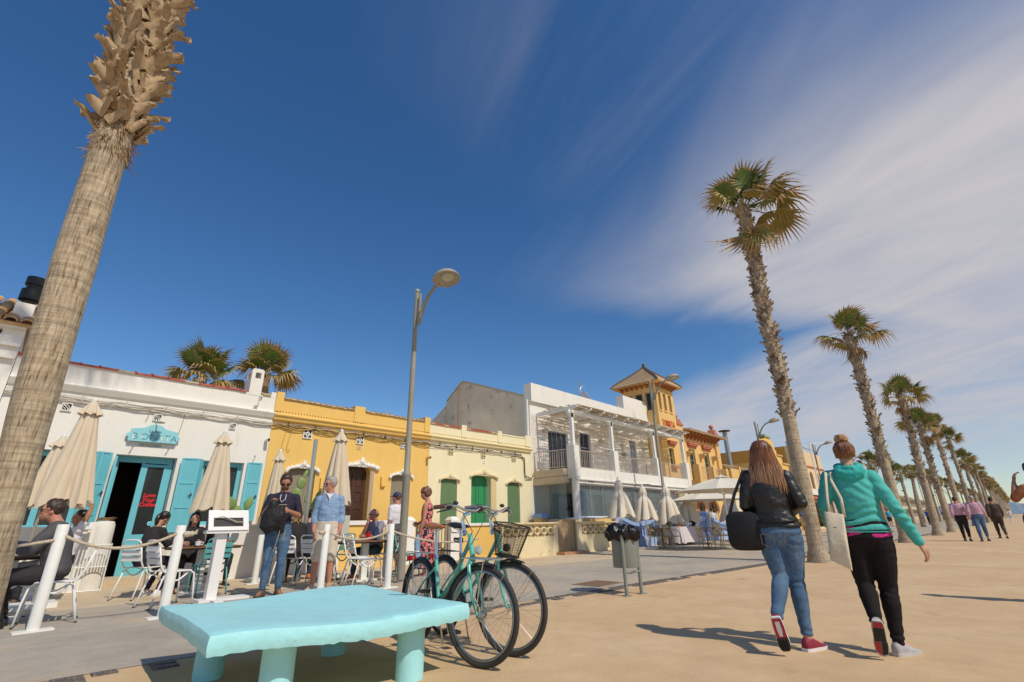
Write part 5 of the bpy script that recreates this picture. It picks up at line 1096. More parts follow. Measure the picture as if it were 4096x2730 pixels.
palm(42.6, 2.5, [(42.6, 2.5, .3), (42.6, 2.5, 3.0), (42.6, 2.4, 6.7)], [.32, .20, .155, .15], 'fourth palm of the row, just left of the first pink shirt', 260, 2.2, .82, 64, n=18, hang=2, bs=1.3)
rr = random.Random(77); pos = []
px_, k = 53.0, 0
while px_ < 330:
    y = 2.35-(px_-50)*.022; hh = 8.5-min(1.4, (px_-53)*.012)+rr.uniform(-1.0, .6)
    if k == 0: hh = 8.0
    palm(px_, y, [(px_, y, .4), (px_+rr.uniform(-.2, .2), y+rr.uniform(-.2, .1), hh*.5), (px_+rr.uniform(-.2, .2), y-.15, hh)], [.30, .19, .16, .14], ('%s palm of the right-hand row, beyond the four big ones' % ('fifth', 'sixth', 'seventh', 'eighth', 'ninth', 'tenth')[k]) if k < 6 else 'distant palm in the right-hand row that shrinks towards the horizon', 90 if k < 4 else (40 if k < 8 else 0), hh*.35, rr.uniform(.74, .92), k+3, parts=False, bs=1.3); px_ += (12.5 if k < 8 else 10)+rr.uniform(-1, 1); k += 1
px_ = 70.0; k0 = k
while px_ < 330:
    y = 9.8-(px_-60)*.03; hh = 7.4+rr.uniform(-.6, .6)
    palm(px_, y, [(px_, y, .4), (px_, y, hh*.5), (px_+rr.uniform(-.2, .2), y, hh)], [.30, .20, .17, .16], ('%s palm of the left-hand row before the beige blocks' % ('first', 'second', 'third', 'fourth')[k-k0]) if k-k0 < 4 else 'distant palm in the left-hand row before the beige blocks', 40 if px_ < 120 else 0, hh*.35, rr.uniform(.75, .92), k+3, parts=False, bs=1.3, group='palms on the landward side'); px_ += 10+rr.uniform(-1.5, 1.5); k += 1
# feather palm among them
dp = thing('date_palm', 'feather-leaved date palm blown by the wind before the beige blocks', 'palm', (62, 5.6, 0))
trunk_mesh(dp, [(62, 5.6, 0), (62, 5.5, 2.5), (62, 5.3, 4.6)], [.2, .15, .14], n=12)
for i in range(16):
    a = i*2.4; el = radians(75-95*i/16); mb = MB(); pts = []
    for q in range(9): t = q/8; r = 2.3*t; pts.append(Vector((r*cos(el)*1, 0, r*sin(el)-1.3*t*t*t+.0)))
    mb.tube(pts, .02, 4)
    for q in range(1, 9):
        for s_ in (-1, 1):
            for h_ in (0, .5):
                p = pts[q-1].lerp(pts[q], h_); e = p+Vector((.25, s_*.42*(1-.5*q/8), -.12)); w_ = Vector((.03, 0, .012)); mb.add([p-w_, p+w_, e], ((0, 1, 2),))
    mb.xform(Matrix.Translation((62, 5.3, 4.6)) @ Matrix.Rotation(a, 4, 'Z')); mb.build('frond', LEAFO, dp, fix=False)
# two bushy palms behind the white house, one tip over the yellow one
def skirt(p, c, n, sc, seed):
    rr = random.Random(seed)
    for i in range(n):
        me = rr.choice(FR_B); s_ = sc*rr.uniform(.7, 1.1); a = rr.uniform(0, 2*pi); el = radians(rr.uniform(-85, -55))
        mesh_obj('frond', me, p, ROOTINV[p.name] @ Matrix.Translation(c+Vector((0, 0, rr.uniform(-1.2, .0)))) @ Matrix.Rotation(a, 4, 'Z') @ Matrix.Rotation(-el, 4, 'Y') @ Matrix.Rotation(rr.uniform(-1, 1), 4, 'X') @ Matrix.Diagonal((s_, s_, s_, 1)))
for (x, y, h, lab, sd, nn) in ((4.5, 21.5, 7.05, 'bushy palm with dry hanging leaves behind the white restaurant roof', 71, 22), (6.85, 21.5, 7.6, 'bushy palm with a shaggy dry skirt behind the white chimney', 72, 24), (12.7, 21.5, 5.4, 'palm of which only the leaf tips show over the yellow parapet', 73, 14)):
    p = thing('palm_tree', lab, 'palm', (x, y, 0)); trunk_mesh(p, [(x, y, 0), (x, y, h*.5), (x, y, h-.4)], [.3, .28, .26], n=14); crown(p, Vector((x, y, h-.4)), nn, .92, sd, hang=6)
    if sd < 73: skirt(p, Vector((x, y, h-.5)), 16, .95, sd)
# ================================================================== BENCH
BENCH = mat('thick_aqua_paint', (.38, .76, .78), .5, .07, 5, .35, 24, bdist=.014, spec=.35, dirt=(.25, .30, .26), dscale=7, dlo=.66, dhi=.74)
bn = thing('concrete_bench', 'broad aqua painted concrete slab bench with a wavy surface on round legs', 'bench', (1.85, 4.0, 0))
def bench_z(x, y):
    u = (x-1.0)/1.7; v = (y-3.1)/1.9
    return .448+.020*sin(u*6.6+1.1+v*1.2)+.010*sin(v*5+u*3)+.003*noise.noise(Vector((x*7, y*7, 0)))
mb = MB(); nx, ny = 46, 40; rr = random.Random(8)
def bxy(u, v):
    xa, ya = 1.0+.05*v+(.02 if v > .5 else 0), 3.24+0*v; # corners: FL(1.00,3.26) FR(2.62,3.02) BR(2.81,4.80) BL(1.17,5.12)
    fl, fr_, br, bl_ = Vector((1.0, 3.27)), Vector((2.63, 3.01)), Vector((2.80, 4.78)), Vector((1.16, 5.12))
    p = (fl*(1-u)+fr_*u)*(1-v)+(bl_*(1-u)+br*u)*v
    e = .012*noise.noise(Vector((p.x*5, p.y*5, 1)))
    return p+Vector((e, e))
top = [[None]*(ny+1) for _ in range(nx+1)]; bot = [[None]*(ny+1) for _ in range(nx+1)]
for i in range(nx+1):
    for j in range(ny+1):
        p = bxy(i/nx, j/ny); z = bench_z(p.x, p.y); edge = min(i, nx-i, j, ny-j)
        q = p
        top[i][j] = len(mb.v); mb.v.append(Vector((q.x, q.y, z-(.010 if edge == 0 else 0))))
for i in range(nx+1):
    for j in range(ny+1):
        p = bxy(i/nx, j/ny); edge = min(i, nx-i, j, ny-j)
        z = bench_z(p.x, p.y)-.112+(.012*noise.noise(Vector((p.x*22, p.y*22, 3))) if edge == 0 else 0)
        bot[i][j] = len(mb.v); mb.v.append(Vector((p.x, p.y, z)))
for i in range(nx):
    for j in range(ny):
        mb.f.append((top[i][j], top[i+1][j], top[i+1][j+1], top[i][j+1])); mb.f.append((bot[i][j], bot[i][j+1], bot[i+1][j+1], bot[i+1][j]))
rim = [(i, 0) for i in range(nx)]+[(nx, j) for j in range(ny)]+[(i, ny) for i in range(nx, 0, -1)]+[(0, j) for j in range(ny, 0, -1)]
mids = []
for (i, j) in rim:
    a, b = mb.v[top[i][j]], mb.v[bot[i][j]]; row = []
    for t in (.12, .4, .7):
        c_ = a.lerp(b, t); out_ = (Vector((c_.x, c_.y, 0))-Vector((1.9, 4.04, 0))).normalized(); row.append(len(mb.v)); mb.v.append(c_+out_*(.012*sin(pi*t)+.006*noise.noise(c_*30)))
    mids.append([top[i][j]]+row+[bot[i][j]])
for k in range(len(rim)):
    a, b = mids[k], mids[(k+1) % len(rim)]
    for q in range(4): mb.f.append((a[q], a[q+1], b[q+1], b[q]))
mb.build('slab', BENCH, bn, smooth=radians(50))
for x, y in ((1.39, 4.45), (2.33, 4.40), (2.34, 3.30), (1.47, 3.46)):
    mb = MB(); rs = []
    for k in range(9):
        z = -.01+k*.045; rs.append([Vector((x+.098*cos(a)*(1+.02*noise.noise(Vector((cos(a)*3, sin(a)*3, z*9)))), y+.098*sin(a)*(1+.02*noise.noise(Vector((cos(a)*3, sin(a)*3, z*9+4)))), z+(.008*noise.noise(Vector((cos(a)*4, sin(a)*4, x))) if k == 0 else 0))) for a in [2*pi*j/26 for j in range(26)]])
    mb.rings(rs); mb.build('leg', BENCH, bn, smooth=S45)
# ================================================================== ROPE POSTS
ROPE = mat('pale_rope', (.55, .46, .33), .9, .15, 30, .4, 60)
def rope_mb(pts, r=.018):
    """three twisted strands"""
    mb = MB(); P = [Vector(p) for p in pts]; L = sum((a-b).length for a, b in zip(P, P[1:])); n = max(12, int(L/.018))
    def at(t):
        u = t*(len(P)-1); i = min(int(u), len(P)-2); return P[i].lerp(P[i+1], u-i)
    d = (P[-1]-P[0]).normalized(); s_ = d.cross(Vector((0, 0, 1))).normalized()
    for k in range(3):
        q = []
        for i in range(n+1):
            t = i/n; a = t*L/.075*2*pi/1.0+k*2*pi/3; dd = (at(min(1, t+.01))-at(max(0, t-.01))).normalized(); b = s_.cross(dd); q.append(at(t)+(s_*cos(a)+b*sin(a))*r*.55)
        mb.tube(q, r*.62, 5, cap=False)
    return mb
def catenary(a, b, sag, n=20):
    a, b = Vector(a), Vector(b); return [a.lerp(b, i/n)-Vector((0, 0, sag*4*(i/n)*(1-i/n))) for i in range(n+1)]
posts = [((.64, 7.95), 1.10, 'white painted rope post with a flat foot, nearest the palm trunk'), ((1.80, 7.80), 1.07, 'white rope post between the seated women and the aqua bench'),
         ((4.12, 8.45), 1.06, 'white rope post in front of the man in the blue shirt'), ((5.12, 8.0), 1.05, 'white rope post left of the parked bicycles'), ((6.25, 9.9), 1.05, 'white rope post set back behind the slatted table'), ((3.95, 10.9), .9, 'short white post by the wall behind the man in shorts')]
for (x, y), h, lab in posts:
    o = thing('rope_post', lab, 'post', (x, y, 0), group='white rope posts of the terrace')
    mb = MB(); mb.lathe([(.058, .02), (.058, h-.01), (.052, h), (.0, h)], (x, y, 0), 18); mb.build('post', WHITEP, o, smooth=S45)
    mb = MB(); mb.cbox((x, y, .012), (.34, .16, .02), .08); mb.build('foot_plate', WHITEP, o)
def rope(a, b, sag, label): tag(rope_mb(catenary(a, b, sag)).build('rope', ROPE, None, smooth=True, fix=False), label, 'rope', 'ropes between the white posts')
rope((-.6, 8.1, .88), (.60, 7.92, .93), .05, 'pale rope running from the palm trunk to the nearest white post')
rope((.68, 7.92, .97), (1.76, 7.77, .97), .15, 'pale rope sagging between the two white posts beside the seated man in the suit')
rope((4.16, 8.42, .93), (5.08, 7.98, .93), .13, 'pale rope sagging between the posts in front of the empty white chair')
rope((5.16, 8.02, .93), (6.9, 7.6, .75), .12, 'pale rope going from the post behind the bicycles')
rope((5.14, 8.06, .92), (6.22, 9.86, .90), .22, 'pale rope going back from the post to the set-back post')
for c, lab in (((1.87, 7.74, .96), 'frayed white rope knot tied on the second post'), ((4.02, 8.42, .93), 'rope knot tied on the post in front of the blue shirt')):
    mb = MB(); rr = random.Random(1)
    mb.ball(c, .04, 8, 6, (1.3, 1, 1)); mb.ball((c[0]+.05, c[1], c[2]+.005), .034, 8, 6)
    for i in range(16): mb.tube([(c[0]+.05, c[1], c[2]), (c[0]+.11, c[1]+rr.uniform(-.03, .03), c[2]+rr.uniform(0, .06))], [.008, .004], 4)
    tag(mb.build('rope_knot', ROPE, None, smooth=True), lab, 'rope', 'rope knots')
# ================================================================== PARASOLS
CANV = mat('beige_canvas', (.66, .55, .40), .85, .06, 4, .15, 80, dirt=(.58, .47, .33), dscale=2, dlo=.5, dhi=.8, sheen=.2)
CANVL = mat('pale_canvas', (.70, .62, .50), .85, .05, 4, .1, 80)
def closed_parasol(x, y, zt, zb, rb, label, folds=8, seed=0, waist=.0, m=CANV, tie=True, pole=GREYS, flounce=True, group='folded parasols'):
    rr = random.Random(seed); o = thing('folded_parasol', label, 'parasol', (x, y, 0), group=group); n = 96; rs = []; K = 26; H_ = zt-zb; ph = rr.uniform(0, 6)
    fa = [rr.uniform(.7, 1.25) for _ in range(folds*2)]
    for k in range(K+1):
        t = k/K; z = zt-H_*t; base = .05+(rb*.9-.05)*(t**.66); 
        if waist: base *= 1-waist*math.exp(-((t-.30)/.10)**2)
        ring = []
        for j in range(n):
            a = 2*pi*j/n; f = a/(2*pi)*folds+ph*.2+.25*t*sin(seed); am = (.12+.46*t)*fa[int(f) % (folds*2)]; w_ = abs(sin(pi*f)); prof_ = (w_**.55)*2-1
            r = base*(1+am*prof_*.62); zz = z
            if t > .9: zz += (t-.9)*10*(.05*sin(pi*f*2+1)+.04*sin(a*3+seed))-.0
            a2 = a+.10*t*sin(pi*f*2+seed)
            ring.append(Vector((x+cos(a2)*r, y+sin(a2)*r, zz)))
        rs.append(ring)
    mb = MB(); mb.rings(rs, cap=False); cap = [Vector((x, y, zt+.0))]*n; mb.rings([cap, rs[0]], cap=False)
    inner = [Vector((x+(p.x-x)*.7, y+(p.y-y)*.7, p.z+.06)) for p in rs[-1]]; mb.rings([rs[-1], inner], cap=False)
    mb.build('canopy', m, o, smooth=True)
    if flounce:
        rs = []
        for k in range(6):
            t = k/5; ring = []
            for j in range(n):
                a = 2*pi*j/n; w_ = sin(a*folds+seed); r = .045+(.03+rb*.30)*t*(1+.22*t*w_); ring.append(Vector((x+cos(a)*r, y+sin(a)*r, zt+.03-H_*.14*t+.012*w_*t)))
            rs.append(ring)
        mb = MB(); mb.rings(rs, cap=False); mb.build('vent_flounce', m, o, smooth=True)
    mb = MB(); mb.tube([(x, y, 0), (x, y, zt+.02)], .024, 8); mb.build('pole', pole, o)
    mb = MB(); mb.lathe([(.035, zt), (.04, zt+.07), (.02, zt+.10), (.0, zt+.10)], (x, y, 0), 8); mb.build('finial', WHITEP, o)
    mb = MB(); mb.cbox((x, y, .035), (.5, .5, .07)); mb.build('base', WHITEP, o)
    return o
closed_parasol(.76, 10.45, 3.02, 1.42, .285, 'largest folded beige parasol, beside the palm trunk over the man in the suit', seed=1, folds=9)
closed_parasol(.60, 12.0, 2.60, 1.45, .26, 'folded beige parasol half hidden behind the largest one', seed=6)
closed_parasol(2.93, 10.9, 2.80, 1.36, .285, 'folded beige parasol above the white menu stand', seed=2)
closed_parasol(4.22, 11.3, 2.58, 1.25, .185, 'small folded beige parasol behind the bearded man', seed=3)
closed_parasol(5.42, 10.9, 3.12, 1.5, .30, 'folded beige parasol behind the grey-haired man', seed=4)
sp = thing('steel_pole', 'slim brushed steel pole standing by the cactus planter', 'pole', (4.7, 10.6, 0))
mb = MB(); mb.tube([(4.68, 10.6, 0), (4.68, 10.6, 2.86)], .045, 14); mb.build('pole', STEEL, sp, smooth=S45)
SP = [(16.25, 10.1, 2.50, 1.18, .44, 'folded parasol beside the first blue pillar of the far terrace'), (18.0, 10.1, 2.32, 1.08, .42, 'folded parasol in the middle of the bar window'),
      (19.65, 9.95, 2.40, .92, .50, 'folded parasol in front of the foot of the second street lamp'), (22.3, 10.3, 2.18, .95, .48, 'folded parasol behind the man at the clothed table'), (27.3, 10.3, 2.38, .95, .48, 'folded parasol behind the post of the open one')]
for i, (x, y, zt, zb, rb, lab) in enumerate(SP): closed_parasol(x, y, zt, zb, rb, lab, seed=20+i, waist=.35, folds=7, pole=WMETAL, m=CANVL, group='folded parasols on the far terrace', flounce=False)
def open_parasol(x, y, zt, zr, R, label, rz=0, n=8):
    o = thing('open_parasol', label, 'parasol', (x, y, 0), group='open cream parasols')
    C_ = Vector((x, y, zt)); mb = MB(); rim_ = [Vector((x+R*cos(rz+2*pi*i/n), y+R*sin(rz+2*pi*i/n), zr)) for i in range(n)]; K = 6
    for i in range(n):
        a, b = rim_[i], rim_[(i+1) % n]; g = []
        for k in range(K+1):
            t = k/K; row = []
            for s_ in range(5):
                u = s_/4; p = C_.lerp(a.lerp(b, u), max(t, .02)); p.z += -.10*sin(pi*t)*.6*(4*u*(1-u))*.5+.10*sin(pi*t)*.5; row.append(p)
            g.append(row)
        q = len(mb.v)
        for row in g: mb.v += row
        for k in range(K):
            for s_ in range(4): mb.f.append((q+k*5+s_, q+k*5+s_+1, q+(k+1)*5+s_+1, q+(k+1)*5+s_))
    mb.build('canopy', mat('cream_canvas', (.74, .68, .56), .8, .03, 3, trans=.0), o, fix=False)
    mb = MB(); mb.rings([[C_.lerp(r_, .02)+Vector((0, 0, .07)) for r_ in rim_], [C_.lerp(r_, .17)+Vector((0, 0, .05)) for r_ in rim_]]); mb.build('vent_cap', CANVL, o)
    for r_ in rim_:
        mb = MB(); mb.tube([C_-Vector((0, 0, .03)), C_.lerp(r_, 1)-Vector((0, 0, .02))], .012, 4); mb.tube([(x, y, zr-.15), C_.lerp(r_, .5)-Vector((0, 0, .03))], .010, 4); mb.build('rib', WMETAL, o)
    mb = MB(); mb.tube([(x, y, 0), (x, y, zt+.1)], .03, 10); mb.build('pole', WMETAL, o); mb = MB(); mb.lathe([(.28, 0), (.28, .05), (.05, .07)], (x, y, 0), 16); mb.build('base', GREYS, o)
    return o
open_parasol(18.9, 7.25, 2.52, 2.02, 1.75, 'open cream parasol nearer the walking women', .25)
open_parasol(22.9, 9.6, 2.28, 1.86, 1.75, 'open cream parasol farther back beneath the balcony', .1)
# ================================================================== PLANTER, BIN, MENU STAND
pt = thing('cactus_planter', 'pale concrete trough planted with prickly pear between the two standing men', 'planter', (5.0, 12.0, 0))
PT = mat('pale_concrete', (.55, .52, .46), .85, .05, 5)
mb = MB(); mb.box(4.25, 6.2, 11.55, 12.1, .75, 1.28); mb.build('trough', PT, pt)
CACT = mat('prickly_pear_green', (.20, .30, .09), .6, .2, 8, .2, 60, dirt=(.34, .38, .13), dscale=3, dlo=.45, dhi=.8)
rr = random.Random(4)
pads = [(4.9, 1.30, .34, .13, .1), (4.93, 1.60, .30, .12, -.1), (4.98, 1.88, .27, .11, .12), (5.03, 2.12, .22, .05, .35), (4.55, 1.30, .3, .12, -.3), (4.42, 1.52, .26, .12, -.5), (5.15, 1.30, .34, .08, .35), (5.35, 1.30, .40, .08, .1), (5.42, 1.60, .28, .14, .6), (5.6, 1.30, .35, .12, .4), (5.15, 1.56, .26, .06, .2), (3.72, 1.16, .34, .12, -.2), (3.62, 1.42, .30, .12, -.7), (3.85, 1.40, .28, .08, .3), (5.75, 1.3, .5, .05, .5)]
for x, z, l, w_, a in pads:
    mb = MB(); mb.ball((0, 0, l/2), 1.0, 14, 9, (w_, .03, l/2)); mb.xform(Matrix.Translation((x, 11.8, z)) @ Matrix.Rotation(a, 4, 'Y') @ Matrix.Rotation(rr.uniform(-.4, .4), 4, 'Z')); mb.build('cactus_pad', CACT, pt, smooth=True)
bin_ = thing('litter_bin', 'grey metal litter bin on two posts lined with a black bag', 'litter bin', (6.88, 4.2, 0))
BG = mat('bin_grey_green', (.23, .245, .21), .5, .08, 20, dirt=(.15, .14, .11), dscale=8, dlo=.6, dhi=.8)
bx, by, ang = 6.90, 4.29, atan2(-.1, .33); PST = ((6.69, 4.19), (7.02, 4.14))
mb = MB(); mb.lathe([(.185, .36), (.19, .37), (.19, .84), (.18, .84), (.18, .38), (.0, .38)], (bx, by, 0), 28); mb.build('bucket', BG, bin_, smooth=S45)
for s_ in (-1, 1):
    q = PST[(s_+1)//2]; mb = MB(); mb.tube([(q[0], q[1], .01), (q[0], q[1], .90)], .027, 12); mb.build('leg', BG, bin_, smooth=S45)
    mb = MB(); mb.cbox((q[0], q[1], .006), (.12, .10, .01), ang); mb.build('foot_plate', BG, bin_)
mb = MB(); mb.tube([(6.69, 4.19, .31), (6.855, 4.20, .285), (7.02, 4.14, .31)], .03, 8, flat=.5); mb.build('stretcher', BG, bin_)
mb = MB(); rs = []; nb_ = 64; K = 16
for k in range(K+1):
    t = k/K; ring = []
    for j in range(nb_):
        a = 2*pi*j/nb_; z = .74+.25*t if t < .75 else .9275+.03*sin((t-.75)*6); r = .197+.045*sin(pi*min(t/.8, 1))+.012
        if t > .75: r -= (t-.75)*.45
        w_ = .020*noise.noise(Vector((cos(a)*4, sin(a)*4, z*7)))+.016*noise.noise(Vector((cos(a)*9, sin(a)*9, z*16)))+.007*sin(a*11+z*20)
        zz = z+(.045*noise.noise(Vector((cos(a)*2, sin(a)*2, 5))) if t > .55 else 0)+(.018*sin(a*5) if k == 0 else 0)
        if t > .4 and abs(a-pi*.92) < .35: zz += .03*t; r += .02
        ring.append(Vector((bx+cos(a)*(r+w_*1.8), by+sin(a)*(r+w_*1.8), zz)))
    rs.append(ring)
mb.rings(rs, cap=False); mb.build('bin_bag', mat('black_bin_bag', (.008, .008, .009), .33, spec=.35, bump=.3, bscale=12, bdist=.02), bin_, smooth=True)
ms_ = thing('menu_stand', 'white wooden menu stand with a slanted board on a square post', 'menu stand', (2.62, 8.9, 0))
SWH = mat('stand_white', (.80, .78, .76), .5, .02, 5)
mb = MB(); mb.box(2.56, 2.70, 8.88, 9.02, .02, .98); mb.build('post', SWH, ms_)
mb = MB(); mb.box(2.45, 3.15, 8.80, 9.1, 0, .035); mb.box(2.6, 2.72, 8.6, 9.3, 0, .03); mb.build('foot', SWH, ms_)
T = Matrix.Translation((2.68, 8.86, 1.15)) @ Matrix.Rotation(radians(-28), 4, 'X')
mb = MB(); mb.prism(rect(-.29, .29, -.17, .17), 0, .03, 'y', [rect(-.22, .21, -.11, .04)]); mb.xform(T); mb.build('board_frame', SWH, ms_)
mb = MB(); mb.box(-.22, .21, .02, .03, -.11, .04, T); mb.build('chalkboard', mat('slate', (.035, .033, .033), .6, .1, 10), ms_)
mb = MB(); mb.box(2.38, 2.98, 8.80, 8.97, .955, 1.0); mb.build('tray', SWH, ms_)
mb = MB(); mb.tube([T @ Vector(p) for p in ((-.18, -.012, .03), (-.1, -.03, .045), (0, -.03, 0), (.1, -.03, -.05), (.2, -.012, -.045))], .008, 6); mb.build('string', ROPE, ms_)
# ================================================================== CHAIRS AND TABLES
TEALM = mat('teal_metal', (.10, .36, .36), .4, .03, 8)
def bistro_chair(m, label, group):
    """tubular chair, seat centre at origin, front towards +y"""
    c = thing('bistro_chair', label, 'chair', (0, 0, 0), group=group, local=True); r = .0125
    for s_ in (-1, 1):
        x = s_*.20
        mb = MB(); mb.tube([(x*1.12, .27, 0), (x*1.08, .25, .25), (x*1.03, .225, .42), (x, .17, .462), (x, .05, .463), (x, -.14, .455), (x, -.19, .47), (x*.98, -.235, .56), (x*.95, -.295, .80)], r, 7); mb.build('side_frame', m, c, smooth=True, local=True)
        mb = MB(); mb.tube([(x*.88, .17, .45), (x*.88, .12, .40), (x*.90, .05, .345), (x*.92, -.02, .335), (x*.95, -.08, .37), (x, -.13, .43), (x*1.02, -.165, .41), (x*1.08, -.22, .22), (x*1.12, -.28, 0)], r, 7); mb.build('leg', m, c, smooth=True, local=True)
        for y in (.27, -.28):
            mb = MB(); mb.tube([(x*1.12, y, 0), (x*1.12, y, .02)], r*1.25, 7); mb.build('foot_cap', IRON, c, local=True)
    mb = MB(); mb.tube([(-.19, -.295, .80), (-.175, -.308, .85), (-.13, -.315, .875), (0, -.318, .882), (.13, -.315, .875), (.175, -.308, .85), (.19, -.295, .80)], r, 7); mb.build('top_rail', m, c, smooth=True, local=True)
    for i in range(6): mb = MB(); y = -.14+i*.062; mb.box(-.19, .19, y-.024, y+.024, .462, .468); mb.build('seat_slat', m, c, local=True)
    for i in range(3): z = .60+i*.085; y = -.245-.16*(z-.56)/.24*.42; mb = MB(); mb.box(-.19, .19, y-.003, y+.003, z-.036, z+.036); mb.build('back_slat', m, c, local=True)
    return c
cw = bistro_chair(WMETAL, '', 'white tubular terrace chairs'); ct = bistro_chair(TEALM, '', 'turquoise tubular terrace chairs')
used = {}
def put(proto, x, y, rz, label, group=None):
    if not used.get(proto.name): used[proto.name] = 1; proto.location = (x, y, 0); proto.rotation_euler = (0, 0, rz); proto['label'] = label; return proto
    return copy_tree(proto, (x, y, 0), rz, label, group=group)
D = radians
put(cw, .78, 8.55, D(83), 'white tubular chair carrying the man in the grey suit')
put(cw, .50, 9.75, D(60), 'white tubular chair across the table from the man in the suit')
put(cw, 1.98, 10.35, D(-60), 'white tubular chair under the woman with the ponytail')
put(cw, 2.05, 8.95, D(-78), 'empty white tubular chair just behind the second rope post')
put(cw, 2.75, 10.9, D(172), 'white tubular chair under the dark-haired woman facing the street')
put(cw, 4.33, 10.25, D(-50), 'white tubular chair under the woman with curly blond hair')
put(cw, 4.65, 9.75, D(-70), 'white tubular chair beside the legs of the man in shorts')
put(cw, 5.0, 8.62, D(-102), 'empty white tubular chair in front of the slatted table')
put(cw, 5.15, 9.15, D(-115), 'second empty white tubular chair, half behind the first')
put(cw, 6.15, 9.85, D(75), 'white tubular chair under the bald man in sunglasses')
put(ct, 2.85, 9.95, D(0), 'turquoise tubular chair behind the menu stand')
put(ct, 4.72, 10.75, D(-165), 'turquoise tubular chair beside the seated blond woman')
put(ct, 6.3, 9.3, D(-100), 'turquoise tubular chair partly behind the rope post by the bicycles')
put(ct, 5.35, 10.4, D(20), 'turquoise tubular chair beneath the slatted table')
# chair folded flat against the wall
fc = thing('folding_chair', 'white folding chair with vertical slats leaning on the terrace wall', 'chair', (1.55, 12.2, 0))
T = Matrix.Translation((1.52, 12.28, 0)) @ Matrix.Rotation(D(9), 4, 'X')
for s_ in (-1, 1): mb = MB(); mb.tube([(s_*.24, 0, 0), (s_*.22, 0, .82)], .012, 6, M=T); mb.build('leg', WMETAL, fc)
for z in (.02, .42, .80): mb = MB(); mb.tube([(-.23, 0, z), (.23, 0, z)], .011, 6, M=T); mb.build('rail', WMETAL, fc)
for i in range(9): mb = MB(); mb.box(-.18+i*.044, -.158+i*.044, -.008, .006, .42, .78, T); mb.build('slat', WMETAL, fc)
SLAT = mat('brown_table_slat', (.20, .10, .05), .5, .25, 8, stretch=(1, 6, 1))
def slat_table(x, y, rz, label, w=.75, d=.7, ped=WHITEP, z=.745):
    o = thing('terrace_table', label, 'table', (x, y, 0), rz, 'slatted terrace tables'); T = Matrix.Translation((x, y, 0)) @ Matrix.Rotation(rz, 4, 'Z'); n = int(d/.075)
    for i in range(n): mb = MB(); yy = -d/2+i*.075; mb.box(-w/2, w/2, yy, yy+.062, z-.022, z, T); mb.build('slat', SLAT, o)
    mb = MB(); mb.box(-w/2+.05, w/2-.05, -d/2+.02, d/2-.03, z-.045, z-.024, T); mb.build('table_frame', IRON, o)
    mb = MB(); mb.box(-.06, .06, -.06, .06, .03, z-.045, T); mb.build('pedestal', ped, o); mb = MB(); mb.box(-.22, .22, -.22, .22, 0, .03, T); mb.build('foot', ped, o)
    return o
slat_table(2.78, 10.3, D(4), 'brown slatted table between the two seated women', w=1.1)
slat_table(5.55, 9.6, D(-6), 'brown slatted table before the bald man', w=1.5)
slat_table(.35, 9.2, D(0), 'brown slatted table of the man in the suit', w=.7)
tb = thing('white_table', 'tall white-topped table before the rounded terrace wall', 'table', (1.3, 12.0, 0))
mb = MB(); mb.box(.75, 1.40, 11.85, 12.3, 1.06, 1.10); mb.build('tabletop', WMETAL, tb); mb = MB(); mb.tube([(1.05, 12.0, 0), (1.05, 12.0, 1.06)], .04, 8); mb.build('leg', mat('greige_leg', (.5, .46, .38)), tb)
cp = thing('coffee_cup', 'white coffee cup on its saucer on the slatted table behind the menu stand', 'cup', (2.62, 10.05, .745)); CER = mat('white_ceramic', (.8, .78, .75), .2, coat=.5)
mb = MB(); mb.lathe([(.03, 0), (.055, .005), (.085, .018), (.0, .012)], (2.62, 10.05, .747), 18); mb.build('saucer', CER, cp, smooth=S45)
mb = MB(); mb.lathe([(.025, .015), (.045, .04), (.05, .085), (.046, .085), (.04, .045), (.0, .03)], (2.62, 10.05, .747), 18); mb.tube([(2.665, 10.05, .82), (2.70, 10.05, .81), (2.695, 10.05, .78), (2.66, 10.05, .775)], .007, 6); mb.build('cup', CER, cp, smooth=S45)
for i, (x, y, lab) in enumerate(((2.95, 10.35, 'small water glass beside the coffee cup'), (.45, 9.1, 'water glass on the table of the man in the suit'), (5.85, 9.6, 'beer glass before the bald man'), (5.25, 9.75, 'second glass on the slatted table, near the standing post'))):
    g_ = thing('drinking_glass', lab, 'glass', (x, y, .745)); mb = MB(); mb.lathe([(.028, 0), (.036, .11), (.034, .11), (.026, .01), (.0, .008)], (x, y, .747), 14); mb.build('glass', mat('clear_glass', (.7, .75, .75), .05, alpha=.45, spec=.8), g_, smooth=S45)
pl_ = thing('plate', 'white plate with a napkin on the slatted table by the menu stand', 'plate', (3.1, 10.15, .745)); mb = MB(); mb.lathe([(.05, 0), (.10, .015), (.0, .008)], (3.1, 10.15, .747), 18); mb.build('dish', CER, pl_, smooth=S45); mb = MB(); mb.prism([(3.05, .757), (3.16, .757), (3.12, .80), (3.07, .785)], 10.1, 10.2, 'y'); mb.build('napkin', WSH_ if 0 else CLO_ if 0 else CER, pl_)
rc_ = thing('red_cup', 'red travel cup with a dark lid on the slatted table', 'cup', (5.5, 9.45, .745))
mb = MB(); mb.lathe([(.045, 0), (.055, .15), (.0, .15)], (5.50, 9.42, .746), 18); mb.build('body', mat('red_plastic', (.55, .01, .02), .3), rc_, smooth=S45); mb = MB(); mb.lathe([(.058, .15), (.058, .17), (.05, .18), (.0, .18)], (5.5, 9.42, .746), 18); mb.build('lid', mat('dark_red_lid', (.08, .01, .02), .4), rc_, smooth=S45)
